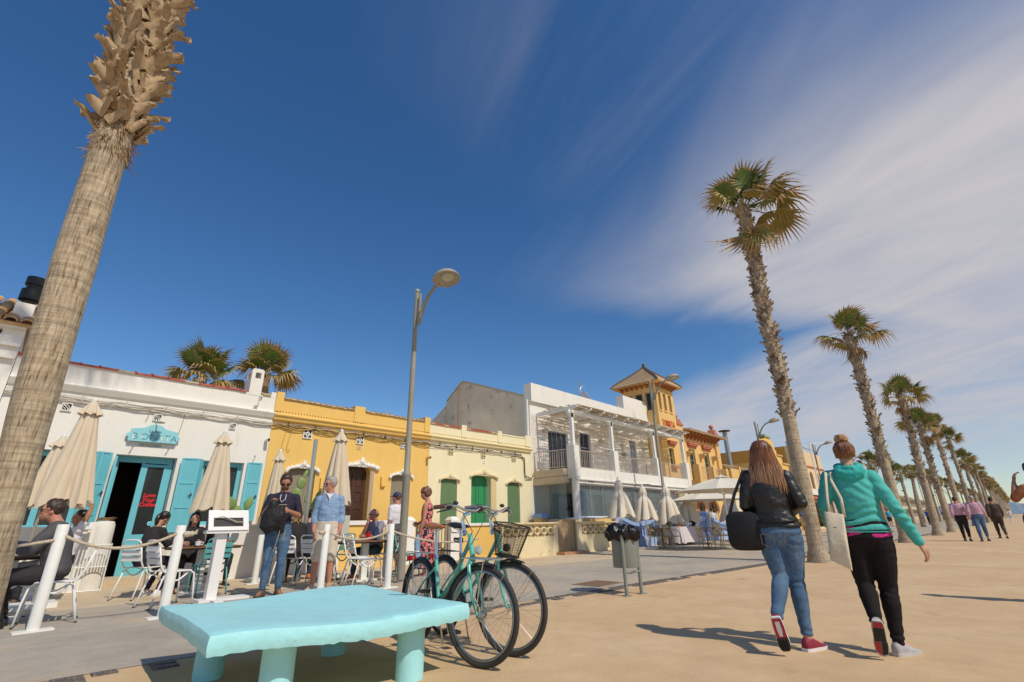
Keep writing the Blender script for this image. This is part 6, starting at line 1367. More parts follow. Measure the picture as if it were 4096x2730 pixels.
# rattan chairs on the far terrace
RAT = mat('tan_rattan', (.56, .43, .25), .6, .15, 20); RATM = mat('rattan_mesh', (.58, .49, .33), .7, .2, 60, .4, 90); RATD = mat('dark_bamboo', (.28, .17, .09), .5, .3, 12)
def rattan_chair():
    c = thing('rattan_chair', '', 'chair', (0, 0, 0), group='round-backed rattan chairs of the far terrace', local=True)
    for x, y, n_ in ((-.21, .20, 0), (.21, .20, 0), (-.19, -.20, 0), (.19, -.20, 0)): mb = MB(); mb.tube([(x*1.1, y*1.15, 0), (x, y, .43)], .016, 6); mb.build('leg', RAT, c, local=True)
    mb = MB(); mb.lathe([(.23, .43), (.245, .445), (.23, .46), (.0, .455)], (0, 0, 0), 18); mb.build('seat', RATM, c, smooth=S45, local=True)
    hoop = [(.25*cos(a), -.20-.10*max(0, sin(a)), .47+.40*sin(a)) for a in [pi*i/14 for i in range(15)]]
    mb = MB(); mb.tube(hoop, .017, 7); mb.build('back_hoop', RAT, c, smooth=True, local=True)
    mb = MB(); pl = [(.20*cos(a), .50+.32*sin(a)) for a in [2*pi*i/18 for i in range(18)]]; mb.prism([(u, v+.08) for u, v in [(.21*cos(2*pi*i/18), .54+.22*sin(2*pi*i/18)) for i in range(18)]], -.26, -.252, 'y'); mb.build('back_panel', RATM, c, local=True)
    mb = MB(); mb.tube([(.28*cos(a), .02+.27*sin(a)-.02, .66+.04*sin(-a)) for a in [pi*1.0+pi*i/14 for i in range(15)]], .014, 6); mb.build('arm_rail', RAT, c, smooth=True, local=True)
    for s_ in (-1, 1): mb = MB(); mb.tube([(s_*.28, 0.0, .66), (s_*.25, .12, .60), (s_*.215, .18, .44)], .012, 6); mb.build('arm_post', RATD, c, local=True)
    return c
rc0 = rattan_chair()
spots = [(18.3, 9.95, 200, 'rattan chair leftmost, beside the blue pillar'), (18.72, 9.40, 170, 'rattan chair second from the left, nearest the litter bin line'), (19.3, 10.45, 150, 'rattan chair between the lamp foot and the blue wall'), (19.6, 10.15, 190, 'rattan chair just left of the white cloth table'),
         (19.9, 10.85, 20, 'rattan chair stacked against the blue rail'), (18.85, 8.15, 185, 'rattan chair with its back to the street, right of the cloth table'), (19.5, 7.8, 150, 'rattan chair behind the open parasol post'), (20.2, 7.95, 200, 'rattan chair right of the parasol post'), (21.6, 7.9, 180, 'rattan chair nearest the leather jacket'), (22.2, 8.9, 170, 'rattan chair deep in the parasol shade'), (23.4, 8.3, 10, 'rattan chair facing the street in the shade'), (24.5, 8.6, 190, 'rattan chair behind the black shoulder bag'),
         (27, 8.6, 180, 'rattan chair between the palm and the bag, nearest'), (28.5, 9.2, 200, 'rattan chair between the palm and the bag, middle'), (30, 8.8, 160, 'rattan chair between the palm and the bag, farthest'), (23.5, 6.9, 170, 'rattan chair left of the big palm foot'), (25.2, 7.6, 185, 'rattan chair seen past the palm foot')]
for x, y, a, lab in spots: put(rc0, x, y, D(a), lab)
def round_table(x, y, lab):
    o = thing('round_table', lab, 'table', (x, y, 0), group='round tables of the far terrace'); mb = MB(); mb.lathe([(.36, .71), (.37, .74), (.0, .745)], (x, y, 0), 20); mb.build('tabletop', mat('brown_top', (.28, .17, .10), .4), o); mb = MB(); mb.tube([(x, y, 0), (x, y, .71)], .03, 6); mb.lathe([(.24, 0), (.24, .02), (.03, .05)], (x, y, 0), 14); mb.build('pedestal', RATD, o)
for x, y, lab in ((18.9, 9.95, 'round table with rattan chairs left of the white cloth table'), (19.4, 8.35, 'round table with rattan chairs near the open parasol'), (22.6, 8.3, 'round table in the parasol shade'), (28.0, 8.8, 'round table seen between bag and palm')): round_table(x, y, lab)
ctb = thing('cloth_table', 'table under a white cloth at the blue balustrade', 'table', (21.9, 10.4, 0)); CLO = mat('lilac_white_cloth', (.66, .60, .62), .85, .02, 3, .15, 10)
mb = MB(); nn = 60; rs = []; hw, hd = .95, .38
def rr_rect(t, w_, d_):
    a = 2*pi*t; e = 6; return (w_*abs(cos(a))**(2/e)*(1 if cos(a) > 0 else -1), d_*abs(sin(a))**(2/e)*(1 if sin(a) > 0 else -1))
for z, g in ((.76, 1.0), (.755, 1.01), (.6, 1.03), (.35, 1.05), (.10, 1.07)):
    ring = []
    for j in range(nn):
        u, v = rr_rect(j/nn, hw*g, hd*(g*1.5-.5)); k_ = (1-z/.76)*.035*sin(j/nn*2*pi*13); ring.append(Vector((21.9+u+k_, 10.4+v-.10*u+k_, z+(.0 if z > .2 else .03*sin(j*.9)))))
    rs.append(ring)
mb.rings(rs, cap=False); mb.add(rs[0], [tuple(range(nn))]); mb.build('cloth', CLO, ctb, smooth=S45)
for s_ in (-.8, .8): mb = MB(); mb.tube([(21.9+s_, 10.4-.1*s_, 0), (21.9+s_, 10.4-.1*s_, .74)], .02, 6); mb.build('leg', GREYS, ctb)
lp = thing('laptop', 'dark laptop open on the white cloth table', 'laptop', (22.3, 10.3, .76)); mb = MB(); mb.box(22.15, 22.55, 10.2, 10.45, .762, .778); mb.build('keyboard', IRON, lp); mb = MB(); mb.box(22.12, 22.56, 10.14, 10.155, .775, 1.0); mb.build('screen', DARK, lp)
jr = thing('glass_jar', 'amber jar on the white cloth table', 'jar', (21.3, 10.3, .76)); mb = MB(); mb.lathe([(.09, 0), (.10, .02), (.10, .17), (.08, .19), (0, .19)], (21.35, 10.35, .762), 12); mb.lathe([(.09, 0), (.09, .16), (0, .17)], (21.55, 10.32, .762), 12); mb.build('jar', mat('amber', (.5, .2, .04), .3), jr)
wj = thing('white_canister', 'white canister on the white cloth table', 'canister', (21.85, 10.3, .76)); mb = MB(); mb.lathe([(.13, 0), (.13, .24), (.0, .24)], (21.85, 10.3, .762), 14); mb.build('canister', WHITEP, wj, smooth=S45)
# ================================================================== PEOPLE
def cloth(name, c, rough=.75, var=.08, bump=.25, bscale=25, **k): return mat(name, c, rough, var, 9, bump, bscale, **k)
SKIN = mat('skin_light', (.56, .31, .20), .5, .06, 18, sss=.05); SKINT = mat('skin_tanned', (.40, .19, .105), .5, .06, 18, sss=.05); SKINR = mat('skin_sunburnt', (.52, .23, .15), .5, .08, 14, sss=.05)
def hair_mat(n, c1, c2, rough=.38):
    if n in MATS: return MATS[n]
    m = bpy.data.materials.new(n); MATS[n] = m; m.use_nodes = True; t = m.node_tree; b = t.nodes['Principled BSDF']; b.inputs['Roughness'].default_value = rough; b.inputs['Specular IOR Level'].default_value = .5
    tc = N(t, 'ShaderNodeTexCoord'); mp = N(t, 'ShaderNodeMapping'); mp.inputs['Scale'].default_value = (110, 110, 6); LK(t, tc, 'Object', mp, 0)
    n_ = N(t, 'ShaderNodeTexNoise', ins={'Scale': 1.0, 'Detail': 3}); LK(t, mp, 0, n_, 'Vector'); r = ramp(t, [(.35, c1), (.65, c2)]); LK(t, n_, 0, r, 0); LK(t, r, 0, b, 'Base Color')
    bp = N(t, 'ShaderNodeBump', ins={'Strength': .6, 'Distance': .006}); LK(t, n_, 0, bp, 'Height'); LK(t, bp, 0, b, 'Normal'); return m
H_BR = hair_mat('hair_auburn_brown', (.055, .019, .008), (.21, .078, .028)); H_RB = hair_mat('hair_reddish_blond', (.16, .05, .02), (.50, .25, .11)); H_DK = hair_mat('hair_dark_brown', (.018, .010, .007), (.075, .040, .025), .5)
H_BK = hair_mat('hair_black', (.005, .004, .004), (.022, .016, .014), .3); H_GR = hair_mat('hair_grey', (.22, .20, .17), (.5, .46, .41)); H_BL = hair_mat('hair_curly_blond', (.22, .12, .045), (.55, .37, .17)); H_CH = hair_mat('hair_chestnut', (.09, .035, .018), (.24, .11, .06))
def voxel(mb, size, m, name, parent, it=4, wr=0.0, wf=9.0, ws=(1, 1, 1), seed=0, fold=None):
    me = bpy.data.meshes.new('tmp'); me.from_pydata([tuple(p) for p in mb.v], [], mb.f)
    o = bpy.data.objects.new('tmp', me); COL.objects.link(o)
    r = o.modifiers.new('r', 'REMESH'); r.mode = 'VOXEL'; r.voxel_size = size
    s = o.modifiers.new('s', 'SMOOTH'); s.iterations = it; s.factor = .6
    me2 = bpy.data.meshes.new_from_object(o.evaluated_get(bpy.context.evaluated_depsgraph_get())); bpy.data.objects.remove(o); bpy.data.meshes.remove(me)
    if wr or fold:
        nm = [v.normal.copy() for v in me2.vertices]
        for v, n in zip(me2.vertices, nm):
            p = v.co; d = 0
            if wr: q = Vector((p.x*wf*ws[0], p.y*wf*ws[1], p.z*wf*ws[2]+seed)); d = wr*(noise.noise(q)+.5*noise.noise(q*2.1))
            if fold: d += fold(p)
            v.co = p+n*d
    me2.name = name; me2.materials.clear(); me2.materials.append(m)
    for p in me2.polygons: p.use_smooth = True
    o = bpy.data.objects.new(name, me2); COL.objects.link(o); o.parent = parent; return o
V = Vector
def ering(c, s, f, rx, ry, n=20): return [c+s*(rx*cos(2*pi*j/n))+f*(ry*sin(2*pi*j/n)) for j in range(n)]
def loft(mb, secs, n=20):
    rs = [ering(c, s, f, rx, ry, n) for c, s, f, rx, ry in secs]; mb.rings(rs)
def limb(mb, pts, rads, n=14, flat=1.0): mb.tube(pts, rads, n, flat=flat); [mb.ball(p, r*.98, 12, 8) for p, r in zip(pts, rads)]
def template(H=1.7, male=False, fat=1.0):
    k = H/1.7; J = dict(k=k, male=male, fat=fat, H=H); sw = .168 if male else .155; hw = .09
    J['pel'] = V((0, 0, .90))*k; J['waist'] = V((0, .01, 1.06))*k; J['chest'] = V((0, .0, 1.24))*k; J['neck'] = V((0, -.01, 1.42))*k; J['head'] = V((0, .02, 1.575))*k
    J['ps'] = V((1, 0, 0)); J['ss'] = V((1, 0, 0)); J['hf'] = V((0, 1, 0)); J['hs'] = V((1, 0, 0))
    for s, q in (('L', -1), ('R', 1)):
        J['sh'+s] = V((q*sw, -.01, 1.355))*k; J['el'+s] = V((q*(sw+.05), -.02, 1.10))*k; J['wr'+s] = V((q*(sw+.06), .05, .86))*k; J['hd'+s] = V((q*(sw+.055), .08, .80))*k
        J['hip'+s] = V((q*hw, 0, .87))*k; J['kn'+s] = V((q*.09, .02, .48))*k; J['an'+s] = V((q*.09, -.02, .085))*k; J['toe'+s] = V((q*.11, .17, .03))*k
    return J
def stations(J):
    k, m, f = J['k'], J['male'], J['fat']; ps, ss = J['ps'], J['ss']; pel, wa, ch, nk = J['pel'], J['waist'], J['chest'], J['neck']
    up0 = (wa-pel).normalized(); up1 = (nk-ch).normalized()
    def fr(s, u): f_ = u.cross(s); return (s, f_.normalized())
    a = fr(ps, up0); b = fr(((ps+ss)/2).normalized(), up0); c = fr(ss, up1)
    W_ = (lambda x: x*k*(f if x > .01 else 1))
    if m: w = [(.10, .085), (.160, .105), (.152, .100), (.143, .098), (.152, .108), (.158, .105), (.128, .080), (.066, .062), (.056, .058)]
    else: w = [(.10, .085), (.178, .112), (.165, .10), (.128, .088), (.142, .105), (.150, .10), (.135, .075), (.058, .058), (.048, .052)]
    cs = [pel-up0*.075*k, pel-up0*.0*k, pel.lerp(wa, .5), wa, wa.lerp(ch, .55), ch.lerp(nk, .15), ch.lerp(nk, .72), ch.lerp(nk, 1.0), nk.lerp(J['head'], .35)]
    fs = [a, a, a, b, c, c, c, c, c]
    return [(p, s, fv, x*k*f, y*k*(f if i < 7 else 1)) for i, (p, (s, fv), (x, y)) in enumerate(zip(cs, fs, w))]
def torso(mb, J, off=0, t0=0, t1=8, ex=None):
    st = stations(J); out = []
    def at(t):
        i = min(int(t), len(st)-2); u = t-i; A, B = st[i], st[i+1]; L = lambda x, y: x*(1-u)+y*u
        return (A[0].lerp(B[0], u), A[1].lerp(B[1], u).normalized(), A[2].lerp(B[2], u).normalized(), L(A[3], B[3])+off, L(A[4], B[4])+off)
    t = t0
    while t < t1-1e-6: out.append(at(t)); t += .25
    out.append(at(t1))
    if ex: out = [(c, s, f, rx+ex(i/(len(out)-1))*rx, ry+ex(i/(len(out)-1))*ry) for i, (c, s, f, rx, ry) in enumerate(out)]
    loft(mb, out, 24)
def path(ps, rs, u0, u1, n=7):
    def at(u): i = min(int(u), len(ps)-2); t = u-i; return ps[i].lerp(ps[i+1], t), rs[i]*(1-t)+rs[i+1]*t
    us = [u0+(u1-u0)*i/n for i in range(n+1)]; us += [i for i in range(1, len(ps)-1) if u0 < i < u1]; us = sorted(set(us)); q = [at(u) for u in us]; return [a for a, b in q], [b for a, b in q]
def arm(mb, J, s, off=0, u0=0, u1=2):
    k, m = J['k'], J['male']; g = 1.15 if m else 1.0; g *= (1+(J['fat']-1)*.7)
    ps = [J['sh'+s], J['sh'+s].lerp(J['el'+s], .45), J['el'+s], J['el'+s].lerp(J['wr'+s], .35), J['wr'+s]]; rs = [r*k*g+off for r in (.050, .046, .037, .037, .025)]
    a, b = path(ps, rs, u0*2, u1*2, 8); limb(mb, a, b)
def leg(mb, J, s, off=0, u0=0, u1=2, exf=None):
    k, m = J['k'], J['male']; g = (1.0 if m else 1.03)*(1+(J['fat']-1)*.8)
    kn, an, hp = J['kn'+s], J['an'+s], J['hip'+s]; fw = J['toe'+s]-an; fw.z = 0; fw = fw.normalized() if fw.length > .01 else V((0, 1, 0))
    back = ((kn-hp).normalized().cross(J['ps'])).normalized(); calf = kn.lerp(an, .30)-((an-kn).normalized().cross(J['ps'])).normalized()*(-.012*k if True else 0)
    ps = [hp, hp.lerp(kn, .35), hp.lerp(kn, .75), kn, calf, kn.lerp(an, .65), an]; rs = [r*k*g+off for r in (.086, .082, .064, .055, .056, .042, .034)]
    a, b = path(ps, rs, u0*3, u1*3, 12)
    if exf: b = [r+exf(i/(len(b)-1)) for i, r in enumerate(b)]
    limb(mb, a, b)
def hand(mb, J, s, curl=.6, hold=None):
    """palm, four unequal fingers with two bends and a side thumb; added to the body mesh"""
    k = J['k']; w, h = J['wr'+s], J['hd'+s]; d = (h-w).normalized(); q = 1 if s == 'R' else -1
    pn = J.get('pn'+s, V((-q, 0, 0))); pn = (pn-d*pn.dot(d)).normalized(); ac = d.cross(pn).normalized()   # pn: palm normal, ac: across
    c0 = w+d*.01*k; rs = []
    for t, hw_, ht in ((-.02, .022, .018), (.02, .030, .017), (.055, .040, .015), (.088, .041, .012)): rs.append(ering(w+d*t*k, ac, pn, hw_*k, ht*k, 10))
    mb.rings(rs); kb = w+d*.086*k
    for i, (x, L) in enumerate(((-.030, .068), (-.010, .078), (.010, .072), (.029, .056))):
        x *= -q if False else 1; b = kb+ac*x*k; a1 = curl*.5; a2 = curl*1.2; a3 = curl*1.9
        p1 = b+(d*cos(a1)+pn*sin(a1))*L*.45*k; p2 = p1+(d*cos(a2)+pn*sin(a2))*L*.33*k; p3 = p2+(d*cos(a3)+pn*sin(a3))*L*.26*k
        mb.tube([b-d*.01*k, b, p1, p2, p3], [.0085*k, .009*k, .0083*k, .0075*k, .0055*k], 6)
    ts = J.get('th'+s, V((0, 1, 0))); sg = 1 if ac.dot(ts) > 0 else -1; b = w+d*.03*k+ac*sg*.022*k; p1 = b+(d*.6+ac*sg*.75+pn*.25).normalized()*.035*k; p2 = p1+(d*.9+ac*sg*.25+pn*.35).normalized()*.032*k; p3 = p2+(d*.95+pn*.3).normalized()*.024*k
    mb.tube([b, p1, p2, p3], [.013*k, .011*k, .0095*k, .007*k], 6)
def head(mb, J, face=True):
    k = J['k']*(1.04 if J['male'] else 1.0); h, f, s = J['head'], J['hf'], J['hs']; u = s.cross(f).normalized(); P = lambda x, y, z: h+s*(x*k)+f*(y*k)+u*(z*k)
    M = Matrix((( s.x, f.x, u.x, h.x), (s.y, f.y, u.y, h.y), (s.z, f.z, u.z, h.z), (0, 0, 0, 1))) @ Matrix.Scale(k, 4)
    mb.ball((0, -.012, .028), 1, 20, 14, (.074, .092, .088), M); mb.ball((0, .022, -.038), 1, 16, 12, (.056, .062, .072), M); mb.ball((0, .052, -.092), .025, 10, 8, (1.1, .9, .8), M)
    mb.ball((0, .050, .02), 1, 14, 10, (.060, .040, .055), M)
    if face:
        mb.tube([M @ V(p) for p in ((0, .086, .012), (0, .100, -.014), (0, .108, -.030))], [.009*k, .012*k, .015*k], 8); mb.ball((0, .090, -.068), 1, 10, 7, (.024, .012, .013), M); mb.ball((0, .082, .018), 1, 10, 6, (.045, .012, .008), M)
        for q in (-1, 1): mb.ball((q*.073, -.006, -.018), 1, 10, 8, (.010, .020, .031), M); mb.ball((q*.032, .064, -.02), 1, 8, 6, (.022, .02, .025), M)
    mb.tube([J['neck']-(h-J['neck']).normalized()*.05*k, J['neck'], h-u*.045*k-f*.012*k], [.062*J['k']*(1.12 if J['male'] else .9), .054*J['k']*(1.15 if J['male'] else .9), .054*J['k']*(1.1 if J['male'] else .88)], 14)
    return M
def body(J, parent, m, vox, cover=None, hands=(.6, .6), wr=0, feet=True):
    mb = MB(); torso(mb, J, 0, 0, 8); M = head(mb, J)
    for s in 'LR':
        arm(mb, J, s); leg(mb, J, s)
        a, t = J['an'+s], J['toe'+s]; hl = a-(t-a).normalized()*.04*J['k']; hl.z = min(a.z, (a.z*.5+t.z*.5)) if J.get('flat', True) else hl.z
        mb.tube([hl, a.lerp(t, .35), t], [.027*J['k'], .026*J['k'], .018*J['k']], 10); 
    o = voxel(mb, vox, m, 'body', parent, it=5)
    mh = MB(); [hand(mh, J, s, c) for s, c in zip('LR', hands)]
    bm = bmesh.new(); bm.from_mesh(o.data); me = bpy.data.meshes.new('t'); me.from_pydata([tuple(p) for p in mh.v], [], mh.f); bm.from_mesh(me); bm.to_mesh(o.data); bm.free(); bpy.data.meshes.remove(me)
    for p in o.data.polygons: p.use_smooth = True
    return o, M
def shell_ball(mb, M, c, r, keep, n=40, m=28, inn=.86, nz=0, nf=30, seed=0):
    """ellipsoid cap over the head; vertices where keep(x,y,z) is false sink under the skin"""
    rs = []
    for i in range(m+1):
        a = pi*i/m-pi/2; ring = []
        for j in range(n):
            q = V((c[0]+r[0]*cos(a)*cos(2*pi*j/n), c[1]+r[1]*cos(a)*sin(2*pi*j/n), c[2]+r[2]*sin(a))); k_ = keep(q)
            s_ = 1-(1-inn)*(1-k_); d = q-V(c); 
            if nz: d *= 1+nz*noise.noise(V((q.x*nf, q.y*nf, q.z*nf+seed)))
            ring.append(M @ (V(c)+d*s_))
        rs.append(ring)
    mb.rings(rs, False)
sm = lambda x, a, b: max(0, min(1, (x-a)/(b-a)))
def hair_short(M, m, parent, vol=1.0, nz=.14, back=-.06, front=.062, nf=30, line=.065):
    mb = MB(); keep = lambda q: min(sm(q.z, back-.012, back+.012) if q.y < .01 else sm(q.z, (front-.05 if abs(q.x) > .05 else front)-.01+(q.y-.01)*.35, front+.01+(q.y-.01)*.35), 1)
    shell_ball(mb, M, (0, -.014, .034), (.080*vol, .099*vol, .096*vol), keep, nz=nz, nf=nf, seed=line*100); return mb.build('hair', m, parent, smooth=True, fix=False)
def shoes(J, parent, m, sole, k=1.0, toecap=None):
    for s in 'LR':
        a, t = J['an'+s], J['toe'+s]; d = (t-a); f = V((d.x, d.y, 0)).normalized() if J.get('flat'+s, True) else (t-a).normalized(); K_ = J['k']*k
        if J.get('flat'+s, True): hz = V((a.x, a.y, 0)); u = V((0, 0, 1)); heel = hz-f*.065*K_+u*0; 
        else:
            u = J['su'+s]; f = J['sf'+s]; heel = a-f*.06*K_-u*.085*K_
        sd = f.cross(u).normalized(); L = .265*K_
        P = lambda x, y, z: heel+f*(y*L)+sd*(x*K_)+u*(z*K_)
        prof = [(.0, .026, .02, .075), (.06, .034, .018, .095), (.2, .039, .018, .112), (.34, .039, .018, .106), (.5, .038, .018, .082), (.68, .043, .018, .052), (.85, .042, .018, .042), (.96, .030, .018, .034), (1.0, .014, .02, .028)]
        rs = []
        for y, w, z0, z1 in prof: rs.append([P(w*x_*.98, y, z0+(z1-z0)*z_) for x_, z_ in ((-1, 0), (-1.03, .35), (-.85, .75), (-.4, 1), (.4, 1), (.85, .75), (1.03, .35), (1, 0))])
        mb = MB(); mb.rings(rs); o = mb.build('shoe', m, parent, smooth=radians(60))
        rs = []
        for y, w, z0, z1 in prof: rs.append([P(w*1.08*x_, y*1.03-.015, z_*K_*0+z_+(.02*max(0, (y-.75))*1.2)) for x_, z_ in ((-1, 0), (-1.05, .024), (1.05, .024), (1, 0))])
        mb = MB(); mb.rings(rs); mb.build('sole', sole, o)
        if toecap:
            mb = MB(); mb.box(-1, 1, 0, 1, 0, 1) if 0 else None
            for y in (.3, .4, .5): mb.tube([P(-.03, y, .07-.06*(y-.3)), P(0, y+.02, .098-.12*(y-.3)), P(.03, y, .07-.06*(y-.3))], .004, 4)
            mb.build('laces', toecap, o)
DEN = cloth('blue_denim', (.065, .13, .22), .8, .2, .4, 60, dirt=(.17, .25, .36), dscale=4, dlo=.45, dhi=.75)
def trousers(J, parent, m, vox, off=.010, top=2.6, u1=1.93, wr=.004, name='trousers', exf=None):
    mb = MB(); torso(mb, J, off+.007, 0, top); [leg(mb, J, s, off+.002, 0, u1, exf) for s in 'LR']; mb.ball(J['pel']-V((0, 0, .055)), .085*J['k']+off, 14, 10, (1.15, 1.05, .8))
    kz = [J['knL'], J['knR'], J['anL'], J['anR'], J['hipL'], J['hipR']]
    def fold(p):
        d = 0
        for i, (q, A, R_) in enumerate(zip(kz, (.004, .004, .005, .005, .003, .003), (.09, .09, .12, .12, .12, .12))): r = (p-q).length; d += A*math.exp(-(r/R_)**2)*sin(p.z*95+5*noise.noise(p*9)+i)
        return d
    return voxel(mb, vox, m, name, parent, it=3, wr=wr, wf=7, ws=(1, 1, 2.2), fold=fold if vox < .02 else None)
def shirt(J, parent, m, vox, off=.014, hem=1.6, slv=1.95, wr=.006, name='shirt', it=3, ex=None, neck=7.15, armoff=None, wf=8, ws=(1, 1, 1.6), fold=None):
    mb = MB(); torso(mb, J, off, hem, neck, ex)
    for s in 'LR': arm(mb, J, s, (armoff if armoff is not None else off*.8), 0, slv[s] if isinstance(slv, dict) else slv)
    for s in 'LR': mb.tube([J['chest'].lerp(J['neck'], .78), J['sh'+s]], [.058*J['k']+off, .044*J['k']+off*.7], 12)
    return voxel(mb, vox, m, name, parent, it=it, wr=wr, wf=wf, ws=ws, fold=fold)
def sunglasses(M, parent, m=None, pair=True):
    mb = MB()
    for q in (-1, 1):
        mb.ball((q*.034, .088, .002), 1, 12, 8, (.027, .008, .021), M); mb.tube([M @ V(p) for p in ((q*.058, .082, .006), (q*.074, .04, .004), (q*.076, -.01, .0))], .0035, 5)
    mb.tube([M @ V(p) for p in ((-.012, .096, .005), (.012, .096, .005))], .0035, 5); mb.build('sunglasses', m or mat('black_lens', (.01, .008, .008), .1, spec=.8), parent, smooth=True)
def eyes(M, parent):
    mb = MB(); [mb.ball((q*.032, .082, .0), 1, 8, 6, (.014, .006, .006), M) for q in (-1, 1)]; mb.build('eyes', mat('eye_dark', (.03, .02, .015), .2), parent, smooth=True)
    mb = MB(); mb.ball((0, .100, -.068), 1, 10, 6, (.022, .004, .006), M); mb.build('lips', mat('lips', (.38, .12, .09), .4), parent, smooth=True)
def person(label, x, y, rz, group=None, z=0): 
    o = thing('person', label, 'person', (x, y, z), rz, group, local=True); return o
az = atan2
# ---- 1 woman in black leather jacket, seen from behind, walking
p = person('woman with long auburn hair walking away in a black leather jacket and skinny jeans', 4.87, 1.45, atan2(1.45, 4.87)-pi/2, 'two women walking along the promenade')
J = template(1.70); k = J['k']; J['ss'] = V((1, .10, 0)).normalized()
J['pel'] = V((-.005, 0, .885)); J['waist'] = V((-.01, .0, 1.05)); J['chest'] = V((-.012, 0, 1.22)); J['neck'] = V((-.012, .0, 1.41)); J['head'] = V((-.005, .03, 1.575)); 
J['shL'] = V((-.162, -.0, 1.355)); J['shR'] = V((.142, .0, 1.355)); J['elL'] = V((-.225, -.02, 1.12)); J['elR'] = V((.222, -.04, 1.13)); J['wrL'] = V((-.17, .18, 1.00)); J['wrR'] = V((.13, .19, 1.05)); J['hdL'] = V((-.13, .23, .99)); J['hdR'] = V((.07, .23, 1.06))
J['hipL'] = V((-.085, 0, .85)); J['hipR'] = V((.085, 0, .85)); J['knL'] = V((-.052, .02, .53)); J['knR'] = V((.060, .06, .50)); J['anL'] = V((-.14, -.26, .245)); J['anR'] = V((.055, .0, .095)); J['toeL'] = V((-.15, -.19, .06)); J['toeR'] = V((.16, .14, .03))
J['flatL'] = False; J['sfL'] = V((.12, .30, -.95)).normalized(); J['suL'] = V((-.05, .95, .30)).normalized()
_, M = body(J, p, SKIN, .009)
trousers(J, p, DEN, .0075, off=.006, name='jeans')
for s_ in (-1, 1):
    mb = MB(); mb.add([V((s_*.09+a, b, c)) for a, b, c in ((-.055, -.118, .905), (.055, -.118, .905), (.052, -.128, .83), (0, -.132, .80), (-.052, -.128, .83))], ((0, 1, 2, 3, 4),)); 
LEA = mat('black_leather', (.016, .014, .013), .42, .2, 12, .6, 9, spec=.5, bdist=.03)
def lf(p_): return .0022*sin(p_.z*70+6*noise.noise(p_*7))*(1 if p_.z < 1.05 else .5)
shirt(J, p, LEA, .0075, off=.020, hem=1.55, slv=1.9, wr=.006, name='leather_jacket', it=3, wf=9, fold=lf, ex=lambda t: .06*(1-t) if t < .3 else 0)
mb = MB(); mb.tube([(-.15, -.085, .985), (-.08, -.122, .98), (0, -.132, .978), (.09, -.122, .98), (.155, -.085, .985)], [.008]*5, 6); mb.build('jacket_seam', LEA, p, smooth=True)
BKL = mat('brass_buckle', (.35, .26, .12), .3, metal=.9)
for z_, x_ in ((.98, .185), (.955, .20)): mb = MB(); mb.cbox((x_, -.02, z_), (.045, .02, .03), .5); mb.build('buckle', BKL, p)
# long straight hair
mb = MB(); rs = []; n = 110; rr = random.Random(2); ofs = [rr.uniform(-.035, .02) for _ in range(n)]; C0 = J['head']
prof_ = [(1.695, .012, .012, .0), (1.690, .045, .05, .0), (1.67, .070, .078, 0), (1.635, .084, .098, 0), (1.58, .094, .106, 0), (1.52, .101, .106, -.004), (1.46, .110, .098, -.012), (1.41, .128, .088, -.03), (1.37, .150, .078, -.045), (1.33, .162, .070, -.055), (1.29, .158, .064, -.060), (1.262, .150, .058, -.062)]
for kk, (z_, rx, ry, dy) in enumerate(prof_):
    ring = []; t_ = kk/(len(prof_)-1)
    for j in range(n):
        a = 2*pi*j/n; g = 1+.028*t_*sin(a*23+z_*4)+.02*t_*sin(a*37+z_*6)+.03*t_*noise.noise(V((cos(a)*5, sin(a)*5, z_*3))); yy = sin(a)*ry*g
        if sin(a) > .3 and t_ > .2: yy *= .55
        ring.append(V((C0.x+cos(a)*rx*g, .022+dy+yy, z_+(ofs[j]*1.0+.02*cos(a*2) if kk == len(prof_)-1 else 0))))
    rs.append(ring)
mb.rings(rs); mb.build('hair', H_BR, p, smooth=True, fix=False)
TIP = hair_mat('hair_lighter_tips', (.17, .07, .03), (.50, .28, .14)); mb = MB()
for i in range(150):
    a = rr.uniform(pi*1.02, pi*1.98); z0 = rr.uniform(1.36, 1.50); l = rr.uniform(.12, .22)
    q = [];
    for t_ in (0, .33, .66, 1.0):
        z_ = z0-l*t_; w_ = min(1, max(0, (1.60-z_)/.30)); rx = .100+.060*w_; ry = .108-.045*w_; dy = -.060*w_; q.append((C0.x+cos(a+.05*t_)*rx*1.02, .022+dy+sin(a)*ry*1.04, z_))
    mb.tube(q, [.003, .006, .006, .001], 4, cap=False)
mb.build('hair_strands', TIP, p, smooth=True, fix=False)
mb = MB()
for i in range(160):
    a = rr.uniform(pi*1.0, pi*2.0); z0 = rr.uniform(1.55, 1.69); l = rr.uniform(.15, .3); q = []
    for t_ in (0, .33, .66, 1.0):
        z_ = z0-l*t_; hh = sm(z_, 1.697, 1.60); r_ = sqrt(max(.02, 1-(1-hh)**2)) if z_ > 1.6 else 1; w_ = min(1, max(0, (1.60-z_)/.30)); rx = (.094+.060*w_)*r_; ry = (.106-.045*w_)*r_; dy = -.060*w_; q.append((C0.x+cos(a+.05*t_)*rx*1.02, .022+dy+sin(a)*ry*1.03, z_))
    mb.tube(q, [.001, .003, .003, .001], 4, cap=False)
mb.build('hair_strands', hair_mat('hair_auburn_strands', (.18, .065, .025), (.33, .135, .05)), p, smooth=True, fix=False)  # slightly lighter auburn strands over the hair
RSH = mat('crimson_mesh_shoe', (.25, .018, .045), .6, .2, 40, .3, 120); RSO = mat('shoe_sole_white', (.75, .72, .70), .6)
shoes(J, p, RSH, RSO, .95, toecap=mat('pink_lace', (.6, .03, .08)))
